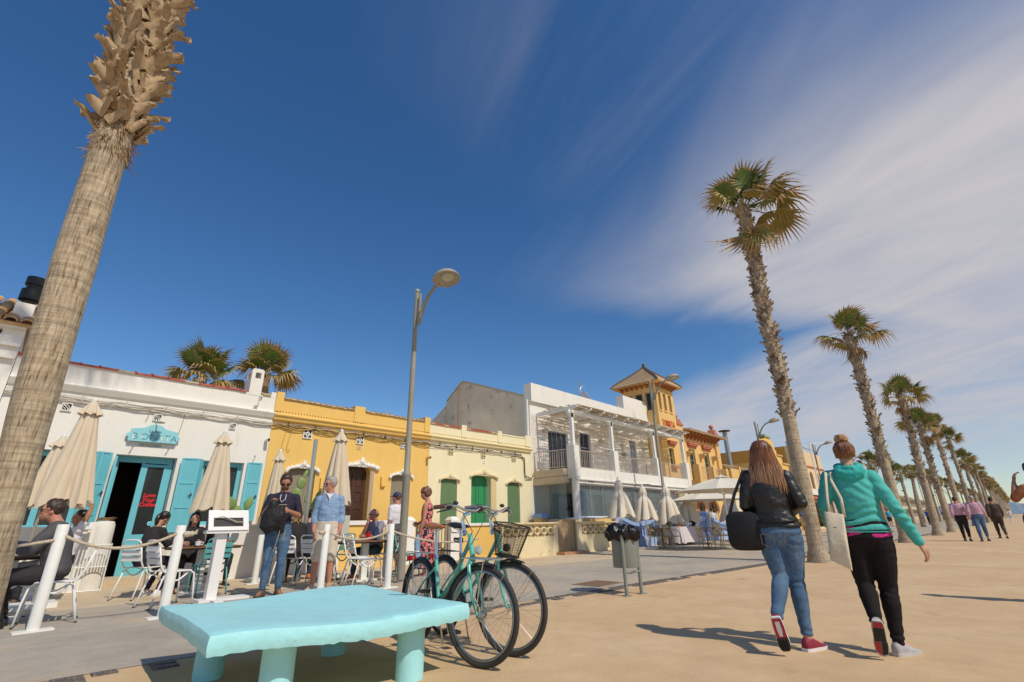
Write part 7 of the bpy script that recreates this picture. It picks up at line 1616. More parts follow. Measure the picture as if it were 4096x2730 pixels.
# sole of the lifted shoe: red rim, white arch, black toe tread
f, u = J['sfL'], J['suL']; a = J['anL']; sd = f.cross(u).normalized(); heel = a-f*.06*.95-u*.085*.95
def solep(x, y, z): return heel+f*(y*.265*.95)+sd*(x*.95)+u*(z*.95)
mb = MB(); mb.add([solep(x, y, -.003) for x, y in ((-.034, .02), (.034, .02), (.040, .3), (.040, .6), (.046, .8), (-.046, .8), (-.040, .6), (-.040, .3))], (tuple(range(8)),)); mb.build('outsole', mat('red_rubber', (.45, .04, .04), .6), p, fix=False)
mb = MB(); mb.add([solep(x, y, -.006) for x, y in ((-.016, .10), (.016, .10), (.019, .35), (.012, .55), (-.012, .55), (-.019, .35))], (tuple(range(6)),)); mb.build('outsole_arch', RSO, p, fix=False)
mb = MB()
for i in range(6):
    for j in range(4): c = solep(-.030+j*.020, .64+i*.055, -.008); mb.ball(c, .0085, 6, 4)
mb.add([solep(x, y, -.006) for x, y in ((-.044, .60), (.044, .60), (.044, .86), (.024, .99), (-.024, .99), (-.044, .86))], (tuple(range(6)),)); mb.build('tread', mat('black_rubber', (.03, .025, .02), .7), p, fix=False)
# black shoulder bag
bg = thing('shoulder_bag', 'black rounded shoulder bag hanging at the left hip of the woman in leather', 'bag', (0, 0, 0), local=True); bg.location = (4.87, 1.45, 0); bg.rotation_euler = (0, 0, atan2(1.45, 4.87)-pi/2)
mb = MB(); sq = [(-.255+.16*(abs(cos(a))**.45)*(1 if cos(a) > 0 else -1), .905+.165*(abs(sin(a))**.5)*(1 if sin(a) > 0 else -1)) for a in [2*pi*i/36 for i in range(36)]]
rs = [[V((-.255+(x-(-.255))*g, y_, .905+(z_-.905)*g)) for x, z_ in sq] for g, y_ in ((.85, -.09), (.97, -.075), (1, -.03), (1, .03), (.9, .06))]; mb.rings(rs); mb.build('bag_body', mat('black_nylon', (.010, .009, .010), .6, .1, 20, .2, 60), bg, smooth=S45, local=True)
mb = MB(); mb.tube([(-.37, -.01, 1.05), (-.30, -.02, 1.22), (-.19, -.035, 1.42), (-.13, .05, 1.42)], .014, 6); mb.build('strap', LEA, bg, local=True)
for x_, z_ in ((-.10, .99), (-.10, .93)): mb = MB(); mb.cbox((x_, -.085, z_), (.03, .012, .02)); mb.build('buckle', BKL, bg, local=True)
# ---- 2 woman in turquoise hoodie with a bun
AZ2 = atan2(.92, 5.14)-pi/2
p = person('woman with a reddish hair bun walking away in a turquoise hoodie and black leggings', 5.14, .92, AZ2, 'two women walking along the promenade')
J = template(1.68, fat=1.03); J['ss'] = V((1, -.05, 0)).normalized()
J['pel'] = V((.05, 0, .84)); J['waist'] = V((.06, .0, 1.02)); J['chest'] = V((.05, 0, 1.20)); J['neck'] = V((.055, .0, 1.395)); J['head'] = V((.065, .03, 1.535))
J['shL'] = V((-.10, -.0, 1.335)); J['shR'] = V((.205, .0, 1.32)); J['elL'] = V((-.19, -.02, 1.10)); J['wrL'] = V((-.19, .16, .93)); J['hdL'] = V((-.18, .23, .88)); J['elR'] = V((.305, -.05, 1.07)); J['wrR'] = V((.395, -.01, .81)); J['hdR'] = V((.425, .0, .73)); J['pnR'] = V((-.8, .4, 0)); J['thR'] = V((0, 1, .2))
J['hipL'] = V((-.035, 0, .80)); J['hipR'] = V((.145, 0, .80)); J['knL'] = V((-.03, .02, .47)); J['knR'] = V((.115, .05, .455)); J['anL'] = V((-.02, -.22, .235)); J['anR'] = V((.085, -.01, .09)); J['toeL'] = V((-.02, -.15, .05)); J['toeR'] = V((.19, .12, .03))
J['flatL'] = False; J['sfL'] = V((-.06, .28, -.95)).normalized(); J['suL'] = V((0, .95, .28)).normalized()
_, M = body(J, p, SKIN, .009)
LEG = mat('black_leggings', (.018, .015, .015), .85, .1, 9, .1, 60, spec=.15); trousers(J, p, LEG, .0075, off=.006, name='leggings', wr=.002, u1=1.97)
PINK = cloth('magenta_vest', (.62, .02, .22), .7, .06, .2, 30); mb = MB(); torso(mb, J, .013, .95, 2.0); voxel(mb, .008, PINK, 'vest', p, it=3, wr=.002)
HOOD = cloth('turquoise_hoodie', (.070, .46, .40), .75, .08, .6, 13, dirt=(.10, .52, .46), dscale=5, dlo=.5, dhi=.8)
def hf(p_):
    zz = p_.z; w_ = math.exp(-((zz-.99)/.12)**2); e_ = math.exp(-((p_-V((.29, -.04, 1.06))).length/.12)**2)
    return .0055*w_*sin(zz*105+4.5*noise.noise(V((p_.x*4, p_.y*4, zz*2))))+.005*e_*sin(zz*90+p_.x*40)+.004*math.exp(-((zz-1.22)/.1)**2)*sin((zz+p_.x*.6)*70+3*noise.noise(p_*6))
shirt(J, p, HOOD, .0075, off=.016, hem=1.62, slv=2.0, wr=.004, name='hoodie', it=2, neck=7.3, fold=hf)
for z0 in (.885, ): mb = MB(); mb.tube([(.05+.205*cos(a), .005+.128*sin(a), z0) for a in [2*pi*i/30 for i in range(30)]], .004, 5, closed=True); mb.build('hem_seam', HOOD, p, smooth=True)
# hood lying on the back: draped collar
mb = MB(); rs = []
for t_, (w_, h_, y_, z_) in zip((0, .25, .5, .75, 1), ((.075, .03, -.075, 1.432), (.105, .05, -.105, 1.415), (.118, .062, -.125, 1.375), (.10, .05, -.128, 1.32), (.05, .02, -.115, 1.275))):
    rs.append([V((.062+w_*cos(a), y_+.035+h_*sin(a)*.6, z_+.018*sin(a*3+t_*4)*t_+.03*sin(a)*(1-t_))) for a in [2*pi*j/28 for j in range(28)]])
mb.rings(rs); mb.tube([(.062+.085*cos(a), -.01+.085*sin(a), 1.415+.02*sin(a)) for a in [2*pi*j/28 for j in range(28)]], .024, 8, closed=True)
voxel(mb, .008, cloth('turquoise_hood_lining', (.03, .42, .36), .7, .08, .2, 40), 'hood', p, it=3, wr=.008, wf=14)
# hair pulled up into a bun
mb = MB(); keep = lambda q: sm(q.z, -.085, -.06) if q.y < -.01 else (sm(q.z, .0, .03) if q.y < .045 else sm(q.z, .04+(q.y-.045), .06+(q.y-.045)))
shell_ball(mb, M, (0, -.016, .024), (.081, .100, .092), keep, nz=.02); mb.build('hair', H_RB, p, smooth=True, fix=False)
mb = MB(); rr = random.Random(6)
for i in range(120):
    a = rr.uniform(pi*.95, pi*2.05); z0 = rr.uniform(-.07, .02); e0 = V((.078*cos(a), -.016+.099*sin(a)*.99, z0)); e1 = V((rr.uniform(-.02, .02), -.06, .115)); q = []
    for t_ in (0, .3, .6, 1):
        v = e0.lerp(e1, t_)-V((0, -.016, .024)); r_ = sqrt((v.x/.083)**2+(v.y/.102)**2+(v.z/.094)**2); v = v/max(r_, .01); q.append(M @ (V((0, -.016, .024))+v))
    mb.tube(q, [.002, .0035, .0035, .002], 4, cap=False)
mb.build('hair_strands', hair_mat('hair_copper_strands', (.10, .03, .012), (.38, .16, .07)), p, smooth=True, fix=False)
mb = MB(); bc = V((.0, -.050, .128))
for i in range(9):
    a = i*.7; mb.tube([M @ (bc+V((.040*cos(a+b)*(1-.12*sin(b*2)), .034*sin(a+b), .022*sin(b*2+i)))) for b in [2*pi*j/12 for j in range(12)]], .013, 6, closed=True)
mb.ball(tuple(bc), .036, 12, 8, (1.1, .95, .9), M); mb.build('hair_bun', hair_mat('hair_bun_blond', (.30, .13, .05), (.62, .38, .19)), p, smooth=True, fix=False)
GSH = mat('grey_running_shoe', (.42, .40, .39), .5, .2, 30, .2, 100); shoes(J, p, GSH, mat('grey_sole', (.55, .52, .48), .6), .95, toecap=mat('coral_lace', (.65, .12, .12)))
f, u = J['sfL'], J['suL']; a = J['anL']; sd = f.cross(u).normalized(); heel = a-f*.06*.95-u*.085*.95
mb = MB(); mb.add([solep(x, y, -.004) for x, y in ((-.030, .02), (.030, .02), (.036, .18), (-.036, .18))], ((0, 1, 2, 3),)); mb.add([solep(x, y, -.004) for x, y in ((-.044, .58), (-.002, .58), (-.004, .97), (-.036, .88))], ((0, 1, 2, 3),)); mb.build('outsole', mat('red_rubber', (.45, .04, .04), .6), p, fix=False)
mb = MB(); mb.add([solep(x, y, -.004) for x, y in ((-.036, .185), (.036, .185), (.038, .57), (-.040, .57))], ((0, 1, 2, 3),)); mb.add([solep(x, y, -.004) for x, y in ((.002, .58), (.044, .58), (.034, .90), (.0, .97))], ((0, 1, 2, 3),)); mb.build('tread', mat('black_rubber', (.03, .025, .02), .7), p, fix=False)
tb_ = thing('tote_bag', 'cream cotton tote bag on the shoulder of the woman in the turquoise hoodie', 'bag', (0, 0, 0), local=True); tb_.location = (5.14, .92, 0); tb_.rotation_euler = (0, 0, AZ2)
TOT = mat('cream_cotton', (.72, .63, .46), .85, .06, 6, .35, 14, bdist=.02)
mb = MB(); rs = []
for kk in range(15):
    t_ = kk/14; z_ = 1.035-.40*t_; w_ = .068-.0*t_; cx_ = -.125-.035*t_; th = .018+.035*sin(pi*t_)**.7*(1 if t_ < .85 else .6); ring = []
    for j in range(36):
        a = 2*pi*j/36; x_ = w_*(abs(cos(a))**.4)*(1 if cos(a) > 0 else -1); y_ = th*(abs(sin(a))**.6)*(1 if sin(a) > 0 else -1); n_ = noise.noise(V((x_*16, t_*5, y_*10)))
        ring.append(V((cx_+x_, -.17+y_+.012*n_, z_-(x_*.55 if t_ > .85 else x_*.2)+.006*n_)))
    rs.append(ring)
mb.rings(rs); mb.build('bag_body', TOT, tb_, smooth=S45, local=True)
for x_, xt in ((-.155, -.115), (-.055, -.075)): mb = MB(); mb.tube([(x_, -.18, 1.00), (x_+.008, -.15, 1.15), (xt-.01, -.11, 1.30), (xt, -.05, 1.375), (xt+.005, .0, 1.39), (xt, .07, 1.33)], .011, 6, flat=.35); mb.build('handle', TOT, tb_, smooth=True, local=True)
mb = MB(); mb.add([(-.16, -.212, .93), (-.13, -.217, .925), (-.13, -.217, .918), (-.16, -.212, .923), (-.16, -.215, .86), (-.145, -.219, .858), (-.145, -.219, .85), (-.16, -.215, .852)], ((0, 1, 2, 3), (4, 5, 6, 7))); mb.build('print_mark', mat('blue_ink', (.08, .16, .4)), tb_, fix=False, local=True)
# ---- generic builder for the others
BLK = cloth('black_cloth', (.020, .017, .018)); NAVY = cloth('navy_cloth', (.018, .018, .035)); WSH = cloth('white_tshirt', (.72, .69, .72), .8, .03, .2, 20)
def gen(J, p, skin, vox, top, top_m, bot, bot_m, hairm, hair='short', slv=1.95, hem=1.6, sho=None, soff=.014, toff=.010, u1=1.93, glasses=False, wr=.006, hands=(.6, .6), topname='shirt', botname='trousers', vol=1.0, exf=None, face=True):
    b, M = body(J, p, skin, vox, hands=hands); trousers(J, p, bot_m, vox, off=toff, name=botname, u1=u1, exf=exf); shirt(J, p, top_m, vox, off=soff, hem=hem, slv=slv, wr=wr, name=topname)
    if hair == 'short': hair_short(M, hairm, p, vol)
    elif hair == 'thin': hair_short(M, hairm, p, vol*.99, .04, front=.075)
    if sho: shoes(J, p, sho, mat('dark_sole', (.03, .025, .02), .6) if sho is not WMETAL else RSO)
    if glasses: sunglasses(M, p)
    elif face: eyes(M, p)
    return b, M
# ---- 3 bearded man with black backpack in his hands
p = person('bearded young man in a navy t-shirt and jeans looking down into a black backpack', 3.42, 8.72, pi-.32)
S_ = 1.0; J = template(1.86, True); J['head'] = V((.0, .045, 1.745)); J['neck'] = V((0, .0, 1.575)); fd = V((.02, .90, -.42)).normalized(); J['hf'] = fd; J['hs'] = V((1, 0, 0))
J['shL'] = V((-.188, 0, 1.495)); J['shR'] = V((.188, 0, 1.495)); J['elR'] = V((.27, .03, 1.22)); J['elL'] = V((-.29, .02, 1.20)); J['wrR'] = V((.20, .25, 1.36)); J['hdR'] = V((.16, .30, 1.42)); J['wrL'] = V((-.10, .27, 1.27)); J['hdL'] = V((-.03, .30, 1.30)); J['pnR'] = V((-.3, -.6, 0)); J['pnL'] = V((0, -.9, -.3))
J['knL'] = V((-.10, .03, .52)); J['knR'] = V((.10, .04, .52)); J['anL'] = V((-.11, -.02, .09)); J['anR'] = V((.12, 0, .09)); J['toeL'] = V((-.15, .17, .03)); J['toeR'] = V((.19, .17, .03))
NT = cloth('navy_tshirt', (.022, .018, .038), .8, .08, .25, 20); b, M = gen(J, p, SKINT, .011, 0, NT, 0, DEN, H_DK, slv=.95, hem=1.45, sho=mat('brown_suede', (.14, .07, .04), .8), glasses=True, hands=(1.0, 1.1), botname='jeans', topname='tshirt', vol=1.05)
mb = MB(); shell_ball(mb, M, (0, .022, -.042), (.0585, .0655, .077), lambda q: (1-sm(q.z, -.075, -.05))*sm(q.y, -.02, .0), inn=.8, nz=.04); mb.build('beard', H_DK, p, smooth=True, fix=False)
mb = MB(); mb.ball((0, .096, -.052), 1, 10, 6, (.028, .008, .006), M); mb.build('moustache', H_DK, p)
text_mesh('BROOKLYN', .036, 'print', mat('faint_red_print', (.10, .03, .06)), p, (0, 0, 0)).matrix_basis = Matrix.Translation((0, .142, 1.40)) @ Matrix.Rotation(pi, 4, 'Z') if 0 else Matrix.Translation((0, 0, -50))
bpy.data.objects.remove([o for o in bpy.data.objects if o.name.startswith('print') and o.parent is p][0])
mb = MB(); mb.tube([(-.03, .128, 1.545), (-.02, .145, 1.46), (.03, .15, 1.42), (.06, .148, 1.47), (.05, .13, 1.54)], .005, 6); mb.build('earphone_cord', WMETAL, p)
mb = MB(); mb.box(-.06, .06, .150, .152, 1.375, 1.385); mb.build('chest_print', mat('print_tan', (.45, .38, .25)), p)
bk = thing('backpack', 'limp black backpack held open at chest height by the bearded man', 'bag', (0, 0, 0), local=True); bk.location = p.location; bk.rotation_euler = p.rotation_euler
mb = MB(); mb.tube([(.13, .33, 1.44), (.14, .33, 1.34), (.16, .31, 1.20), (.17, .30, 1.05), (.13, .29, .95)], [.045, .09, .135, .145, .08], 16, flat=.65); mb.tube([(.03, .33, 1.36), (.04, .32, 1.2), (.02, .30, 1.05), (-.02, .28, .93)], [.06, .11, .10, .04], 12, flat=.7)
voxel(mb, .011, cloth('black_pack_cloth', (.011, .010, .012), .65), 'pack', bk, it=3, wr=.016, wf=8)
for q in ([(.0, .33, 1.0), (.02, .32, .85), (.05, .30, .66)], [(-.08, .30, .98), (-.06, .3, .84)]): mb = MB(); mb.tube(q, .007, 5); mb.build('strap', CABLE, bk, local=True)
# ---- 4 grey-haired man, blue shirt, shorts
p = person('grey-haired man in a light blue shirt and cream shorts looking sideways', 4.28, 8.78, pi-.50)
J = template(1.86, True, 1.03); J['hs'] = V((.55, .83, 0)).normalized(); J['hf'] = V((.83, -.0, -.1)).normalized(); J['hf'] = V((.80, .58, -.05)).normalized(); J['hs'] = J['hf'].cross(V((0, 0, 1))).normalized(); J['head'] = V((.02, .02, 1.755))
J['neck'] = V((0, 0, 1.585)); J['shL'] = V((-.18, 0, 1.49)); J['shR'] = V((.17, 0, 1.49)); J['elL'] = V((-.235, -.03, 1.20)); J['wrL'] = V((-.22, .05, .95)); J['hdL'] = V((-.21, .08, .87)); J['elR'] = V((.225, -.02, 1.2)); J['wrR'] = V((.21, .08, .96)); J['hdR'] = V((.20, .11, .88))
J['knL'] = V((-.12, .03, .52)); J['knR'] = V((.12, .03, .52)); J['anL'] = V((-.13, -.02, .10)); J['anR'] = V((.14, .0, .09)); J['toeL'] = V((-.17, .15, .03)); J['toeR'] = V((.2, .15, .03))
CH = cloth('light_blue_chambray', (.22, .33, .50), .8, .18, .35, 50, dirt=(.36, .46, .60), dscale=14, dlo=.55, dhi=.68); CRS = cloth('cream_shorts', (.62, .54, .43), .85, .05, .3, 20)
b, M = gen(J, p, SKINR, .011, 0, CH, 0, CRS, H_GR, slv=1.55, hem=.9, soff=.018, toff=.016, u1=.95, sho=mat('canvas_shoe', (.55, .45, .32), .8), botname='shorts', wr=.011, vol=1.03, face=False, exf=lambda t: .020*t)
sunglasses(M, p, mat('blue_frame', (.02, .05, .14), .15))
for i in range(7): mb = MB(); mb.ball((0.0, .158-.004*i, 1.47-i*.075), .006, 6, 4); mb.build('button', WMETAL, p)
mb = MB(); mb.tube([(-.05, .10, 1.585), (0, .138, 1.50), (.05, .10, 1.585)], .018, 6); mb.add([(-.05, .12, 1.58), (.05, .12, 1.58), (.0, .152, 1.47)], ((0, 1, 2),)); mb.build('undershirt', WSH, p, fix=False)
# ---- 5 man in cap from behind
p = person('man seen from behind in a white t-shirt, grey shorts and a dark blue cap', 6.58, 10.10, .25)
J = template(1.76, True); J['head'] = V((0, .02, 1.63)); b, M = gen(J, p, SKINR, .012, 0, WSH, 0, cloth('grey_shorts', (.09, .09, .10)), H_CH, slv=.9, hem=1.3, soff=.022, toff=.026, u1=.98, wr=.008, botname='shorts', topname='tshirt', face=False, exf=lambda t: .02*t)
mb = MB(); shell_ball(mb, M, (0, -.010, .045), (.086, .104, .085), lambda q: sm(q.z, .005, .02), inn=.75); mb.box(-.06, .06, .07, .16, .035, .045, M); mb.build('cap', cloth('navy_cap', (.03, .045, .10)), p, smooth=S45)
# ---- 6 woman in floral dress from behind/side
p = person('short-haired woman in a pink and black floral sleeveless dress carrying a denim jacket', 6.66, 9.02, .62)
J = template(1.80, fat=1.02); J['head'] = V((-.02, .05, 1.665)); J['hf'] = V((-.5, .8, -.25)).normalized(); J['hs'] = J['hf'].cross(V((0, 0, 1))).normalized()
J['elL'] = V((-.20, .0, 1.14)); J['wrL'] = V((-.19, .08, .90)); J['hdL'] = V((-.18, .11, .82)); J['elR'] = V((.22, .05, 1.17)); J['wrR'] = V((.15, .25, 1.05)); J['hdR'] = V((.1, .3, 1.05))
b, M = body(J, p, SKINR, .012)
FL = bpy.data.materials.new('floral_print'); FL.use_nodes = True; t = FL.node_tree; bb_ = t.nodes['Principled BSDF']; bb_.inputs['Roughness'].default_value = .8; tc = N(t, 'ShaderNodeTexCoord'); vo = N(t, 'ShaderNodeTexVoronoi', ins={'Scale': 15}); ns = N(t, 'ShaderNodeTexNoise', ins={'Scale': 32, 'Detail': 2}); LK(t, tc, 'Object', ns, 'Vector')
mxv = N(t, 'ShaderNodeMix', data_type='RGBA'); mxv.inputs[0].default_value = .06; LK(t, tc, 'Object', mxv, 6); LK(t, ns, 'Color', mxv, 7); LK(t, mxv, 2, vo, 'Vector')
rf = ramp(t, [(.0, (.65, .06, .09)), (.16, (.72, .14, .16)), (.30, (.75, .38, .34)), (.38, (.62, .10, .12)), (.44, (.018, .010, .012))], 'CONSTANT'); mz = N(t, 'ShaderNodeMath', operation='MULTIPLY'); LK(t, vo, 0, mz, 0); mz.inputs[1].default_value = .85; LK(t, mz, 0, rf, 0); LK(t, rf, 0, bb_, 'Base Color')
mb = MB(); torso(mb, J, .012, 1.2, 6.2); k = J['k']
rs = []
for z_, rx, ry in ((1.02, .15, .11), (.90, .19, .14), (.7, .20, .16), (.45, .215, .17), (.16, .23, .185)): rs.append([V((rx*k*cos(a)*(1+.05*sin(a*9)*(1.1-z_)), ry*k*sin(a)*(1+.05*sin(a*9)*(1.1-z_)), z_*k)) for a in [2*pi*j/40 for j in range(40)]])
mb.rings(rs); voxel(mb, .012, FL, 'dress', p, it=2, wr=.006)
for q in (-1, 1): mb = MB(); mb.tube([(q*.085, -.07, 1.38), (q*.09, -.03, 1.47), (q*.085, .04, 1.46), (q*.07, .09, 1.38)], .005, 5); mb.build('shoulder_strap', BLK, p)
mb = MB(); shell_ball(mb, M, (0, -.02, .03), (.100, .118, .112), lambda q: sm(q.z, -.09, -.06) if q.y < .0 else sm(q.z, .03, .05), nz=.22, nf=22); mb.build('hair', H_CH, p, smooth=True, fix=False)
mb = MB(); mb.tube([V((-.19, .08, .91))+V((.033*cos(a), .033*sin(a), 0)) for a in [2*pi*i/12 for i in range(12)]], .008, 5, closed=True); mb.ball((-.19, .045, .91), .02, 8, 5); mb.build('wristwatch', CHROME, p)
shoes(J, p, mat('pink_sandal', (.5, .2, .18), .7), mat('grey_sole', (.55, .52, .48)))
jk = thing('denim_jacket', 'pale denim jacket hanging from the hand of the woman in the floral dress', 'jacket', (0, 0, 0), local=True); jk.location = p.location; jk.rotation_euler = p.rotation_euler
LD = cloth('pale_denim', (.20, .30, .42), .85, .2, .4, 30, dirt=(.45, .50, .52), dscale=6, dlo=.55, dhi=.65)
mb = MB(); mb.tube([(-.18, .12, .83), (-.21, .12, .72), (-.25, .10, .55), (-.27, .08, .38)], [.05, .10, .12, .07], 14, flat=.5); mb.tube([(-.29, .08, .5), (-.38, .04, .33), (-.42, .02, .22)], [.07, .055, .05], 12, flat=.6); mb.tube([(-.2, .12, .6), (-.22, .12, .4), (-.24, .12, .18)], [.06, .055, .045], 12, flat=.6); voxel(mb, .011, LD, 'jacket', jk, it=2, wr=.014, wf=9)
# ---- seated people
def seated(label, x, y, rz, H=1.72, male=True, lean=.08, fat=1.0, seat=.47, group=None, knee=.50, foot=.45, spread=.12):
    p = person(label, x, y, rz, group); J = template(H, male, fat); k = J['k']; up = V((0, sin(lean), cos(lean)))
    J['pel'] = V((0, -.06, seat+.10)); d = {a: J[a] for a in J}
    for a, l in (('waist', .16), ('chest', .34), ('neck', .52)): J[a] = J['pel']+up*l*k
    J['head'] = J['neck']+V((0, .03+lean*.3, .155))*k
    sw = (.165 if male else .15)*k
    for s, q in (('L', -1), ('R', 1)):
        J['sh'+s] = J['pel']+up*.475*k+V((q*sw, 0, 0)); J['el'+s] = J['sh'+s]+V((q*.05, .06, -.26))*k; J['wr'+s] = J['el'+s]+V((-q*.06, .22, .02))*k; J['hd'+s] = J['wr'+s]+V((-q*.03, .07, 0))*k
        J['hip'+s] = V((q*.09, -.02, seat+.075)); J['kn'+s] = V((q*spread, knee-.06, seat+.06)); J['an'+s] = V((q*spread, foot-.05, .09)); J['toe'+s] = V((q*spread, foot+.13, .03))
    return p, J
SUIT = cloth('charcoal_suit', (.085, .08, .085), .8, .06, .25, 40); TR = cloth('black_trousers', (.028, .024, .026), .8)
p, J = seated('man in a charcoal suit and sunglasses seated with his back to the rope post', .68, 8.55, radians(80), 1.80, True, lean=.20, fat=1.08, foot=.36)
J['elL'] = J['shL']+V((-.06, .16, -.24)); J['wrL'] = J['elL']+V((.05, .26, .06)); J['hdL'] = J['wrL']+V((.03, .07, .02)); J['elR'] = J['shR']+V((.06, .16, -.24)); J['wrR'] = J['elR']+V((-.05, .26, .06)); J['hdR'] = J['wrR']+V((-.03, .07, .02))
b, M = gen(J, p, SKINR, .011, 0, SUIT, 0, TR, H_DK, hem=.35, soff=.030, wr=.007, glasses=True, sho=mat('black_polished_shoe', (.01, .008, .008), .12, spec=.8), topname='suit_jacket', vol=1.04, toff=.016)
mb = MB(); mb.tube([J['neck']+V((.06*cos(a), .055*sin(a), -.01)) for a in [2*pi*i/16 for i in range(16)]], .012, 6, closed=True); mb.build('collar', WSH, p)
BCD = cloth('black_cardigan', (.026, .022, .022), .85, .1, .4, 30)
p, J = seated('young woman with a black ponytail seated sideways in a black cardigan', 1.98, 10.38, radians(-58), 1.64, False, lean=.26, foot=.30)
J['hf'] = V((.1, .85, -.5)).normalized(); J['hs'] = J['hf'].cross(V((0, 0, 1))).normalized(); J['elL'] = J['shL']+V((-.03, .12, -.22)); J['wrL'] = J['elL']+V((.06, .20, .06)); J['hdL'] = J['wrL']+V((.03, .06, .02)); J['elR'] = J['shR']+V((.03, .12, -.22)); J['wrR'] = J['elR']+V((-.06, .20, .06)); J['hdR'] = J['wrR']+V((-.03, .06, .02))
b, M = gen(J, p, SKINT, .012, 0, BCD, 0, cloth('dark_plum_trousers', (.03, .022, .035)), H_BK, hem=1.2, soff=.02, sho=WMETAL, topname='cardigan', vol=1.03)
mb = MB(); mb.tube([M @ V((0, -.09, .03))+V(q) for q in ((0, 0, 0), (0, -.045, -.02), (.0, -.06, -.09), (.0, -.05, -.18), (0, -.03, -.24))], [.03, .034, .036, .028, .01], 10); mb.build('ponytail', H_BK, p, smooth=True)
ph = thing('phone', 'small dark phone in the hands of the ponytailed woman', 'phone', (0, 0, 0), local=True); ph.location = p.location; ph.rotation_euler = p.rotation_euler; q = (J['hdL']+J['hdR'])/2; mb = MB(); mb.cbox((q.x, q.y+.02, q.z+.02), (.08, .012, .14)); mb.build('phone_body', DARK, ph, local=True)
p, J = seated('dark-haired woman in black seated facing the street behind the second rope post', 2.72, 10.95, radians(172), 1.62, False, lean=.12)
b, M = gen(J, p, SKIN, .012, 0, BLK, 0, TR, H_BK, hem=1.2, sho=IRON, topname='top')
mb = MB(); rs = []
for z_, rx, ry, dy in ((.125, .02, .02, -.01), (.10, .065, .075, -.01), (.04, .088, .10, -.015), (-.04, .092, .092, -.03), (-.12, .095, .07, -.045), (-.22, .095, .05, -.05), (-.30, .085, .04, -.05)):
    rs.append([M @ V((rx*cos(a), dy+ry*sin(a)*(1 if sin(a) < .2 or z_ > .08 else .35), z_)) for a in [2*pi*j/40 for j in range(40)]])
mb.rings(rs); mb.build('hair', H_BK, p, smooth=True)
p, J = seated('woman with curly blond hair and a long black top seated back to the street', 4.36, 10.28, radians(-28), 1.66, False, lean=.10, fat=1.08)
b, M = gen(J, p, SKIN, .012, 0, BCD, 0, TR, H_BL, hair='none', hem=.3, soff=.03, sho=mat('tan_shoe', (.4, .25, .15)), topname='tunic', face=False)
mb = MB(); rr = random.Random(12)
for i in range(110):
    a = rr.uniform(0, 2*pi); e_ = rr.uniform(-1.1, 1.5); r_ = .082; c = V((r_*cos(a)*cos(e_)*1.0, -.025+r_*1.1*sin(a)*cos(e_), .035+r_*1.05*sin(e_)))
    if c.y > .035 and c.z < .07: continue
    q = [M @ (c+V((.016*cos(b*2.2+i)*(1+b*.1), .016*sin(b*2.2+i)-.004*b, -.022*b))) for b in range(7)]; mb.tube(q, [.010, .013, .014, .014, .012, .009, .004], 5)
mb.ball((0, -.02, .03), 1, 14, 10, (.086, .10, .10), M); mb.build('hair', H_BL, p, smooth=True, fix=False)
p, J = seated('dark-haired person in a navy jacket seated half hidden behind the man in shorts', 4.80, 10.62, radians(-20), 1.74, True, lean=.15, group=None)
gen(J, p, SKIN, .014, 0, cloth('navy_jacket', (.02, .03, .055)), 0, cloth('dark_jeans', (.03, .045, .08)), H_BK, hem=1.0, soff=.024, sho=mat('orange_suede', (.55, .16, .03), .8), topname='jacket')
p, J = seated('bald man in sunglasses and a grey short-sleeved shirt, chin on his hand', 5.98, 9.98, radians(105), 1.74, True, lean=.12, fat=1.05)
J['elR'] = J['shR']+V((.03, .16, -.24)); J['wrR'] = J['head']+V((.03, .13, -.16)); J['hdR'] = J['head']+V((.01, .12, -.09)); J['elL'] = J['shL']+V((-.04, .18, -.26)); J['wrL'] = J['elL']+V((.20, .12, .02)); J['hdL'] = J['wrL']+V((.07, .03, 0)); J['hf'] = V((.35, .93, .0)).normalized(); J['hs'] = J['hf'].cross(V((0, 0, 1))).normalized()
b, M = gen(J, p, SKINR, .011, 0, cloth('grey_lilac_shirt', (.24, .23, .29), .8, .1, .3, 30), 0, cloth('dark_teal_jeans', (.04, .07, .09), .8, .2), H_DK, hair='none', slv=.95, hem=1.0, soff=.02, glasses=True, sho=mat('orange_suede', (.55, .16, .03), .8))
mb = MB(); shell_ball(mb, M, (0, -.016, .008), (.0765, .0945, .078), lambda q: (1-sm(q.z, .02, .05))*sm(q.z, -.06, -.045)*(1-sm(q.y, .0, .03)), inn=.8); mb.build('cropped_hair', mat('stubble', (.12, .08, .06), .8), p, smooth=True, fix=False)
p, J = seated('person in white with a raised arm, half hidden by the largest folded parasol', .95, 11.0, radians(100), 1.7, False, lean=-.1)
J['elL'] = J['shL']+V((-.05, -.05, .24)); J['wrL'] = J['elL']+V((.12, -.05, .12)); J['hdL'] = J['wrL']+V((.04, 0, .04)); gen(J, p, SKINT, .014, 0, WSH, 0, TR, H_BK, slv=.5, hem=1.0, sho=IRON, topname='top')
p, J = seated('person behind the bearded man of whom only part of the face shows', 3.35, 11.6, radians(185), 1.62, False, lean=.05); gen(J, p, SKINR, .014, 0, BLK, 0, TR, H_CH, sho=IRON, topname='top')
p, J = seated('dark-haired man in white seated at the white cloth table with a laptop', 22.65, 11.0, radians(196), 1.78, True, lean=.05, seat=.55); J['elR'] = J['shR']+V((.06, .1, -.2)); J['wrR'] = J['head']+V((.09, .04, -.06)); J['hdR'] = J['wrR']+V((-.01, .0, .06)); gen(J, p, SKINR, .02, 0, WSH, 0, TR, H_BK, slv=.9, sho=IRON)
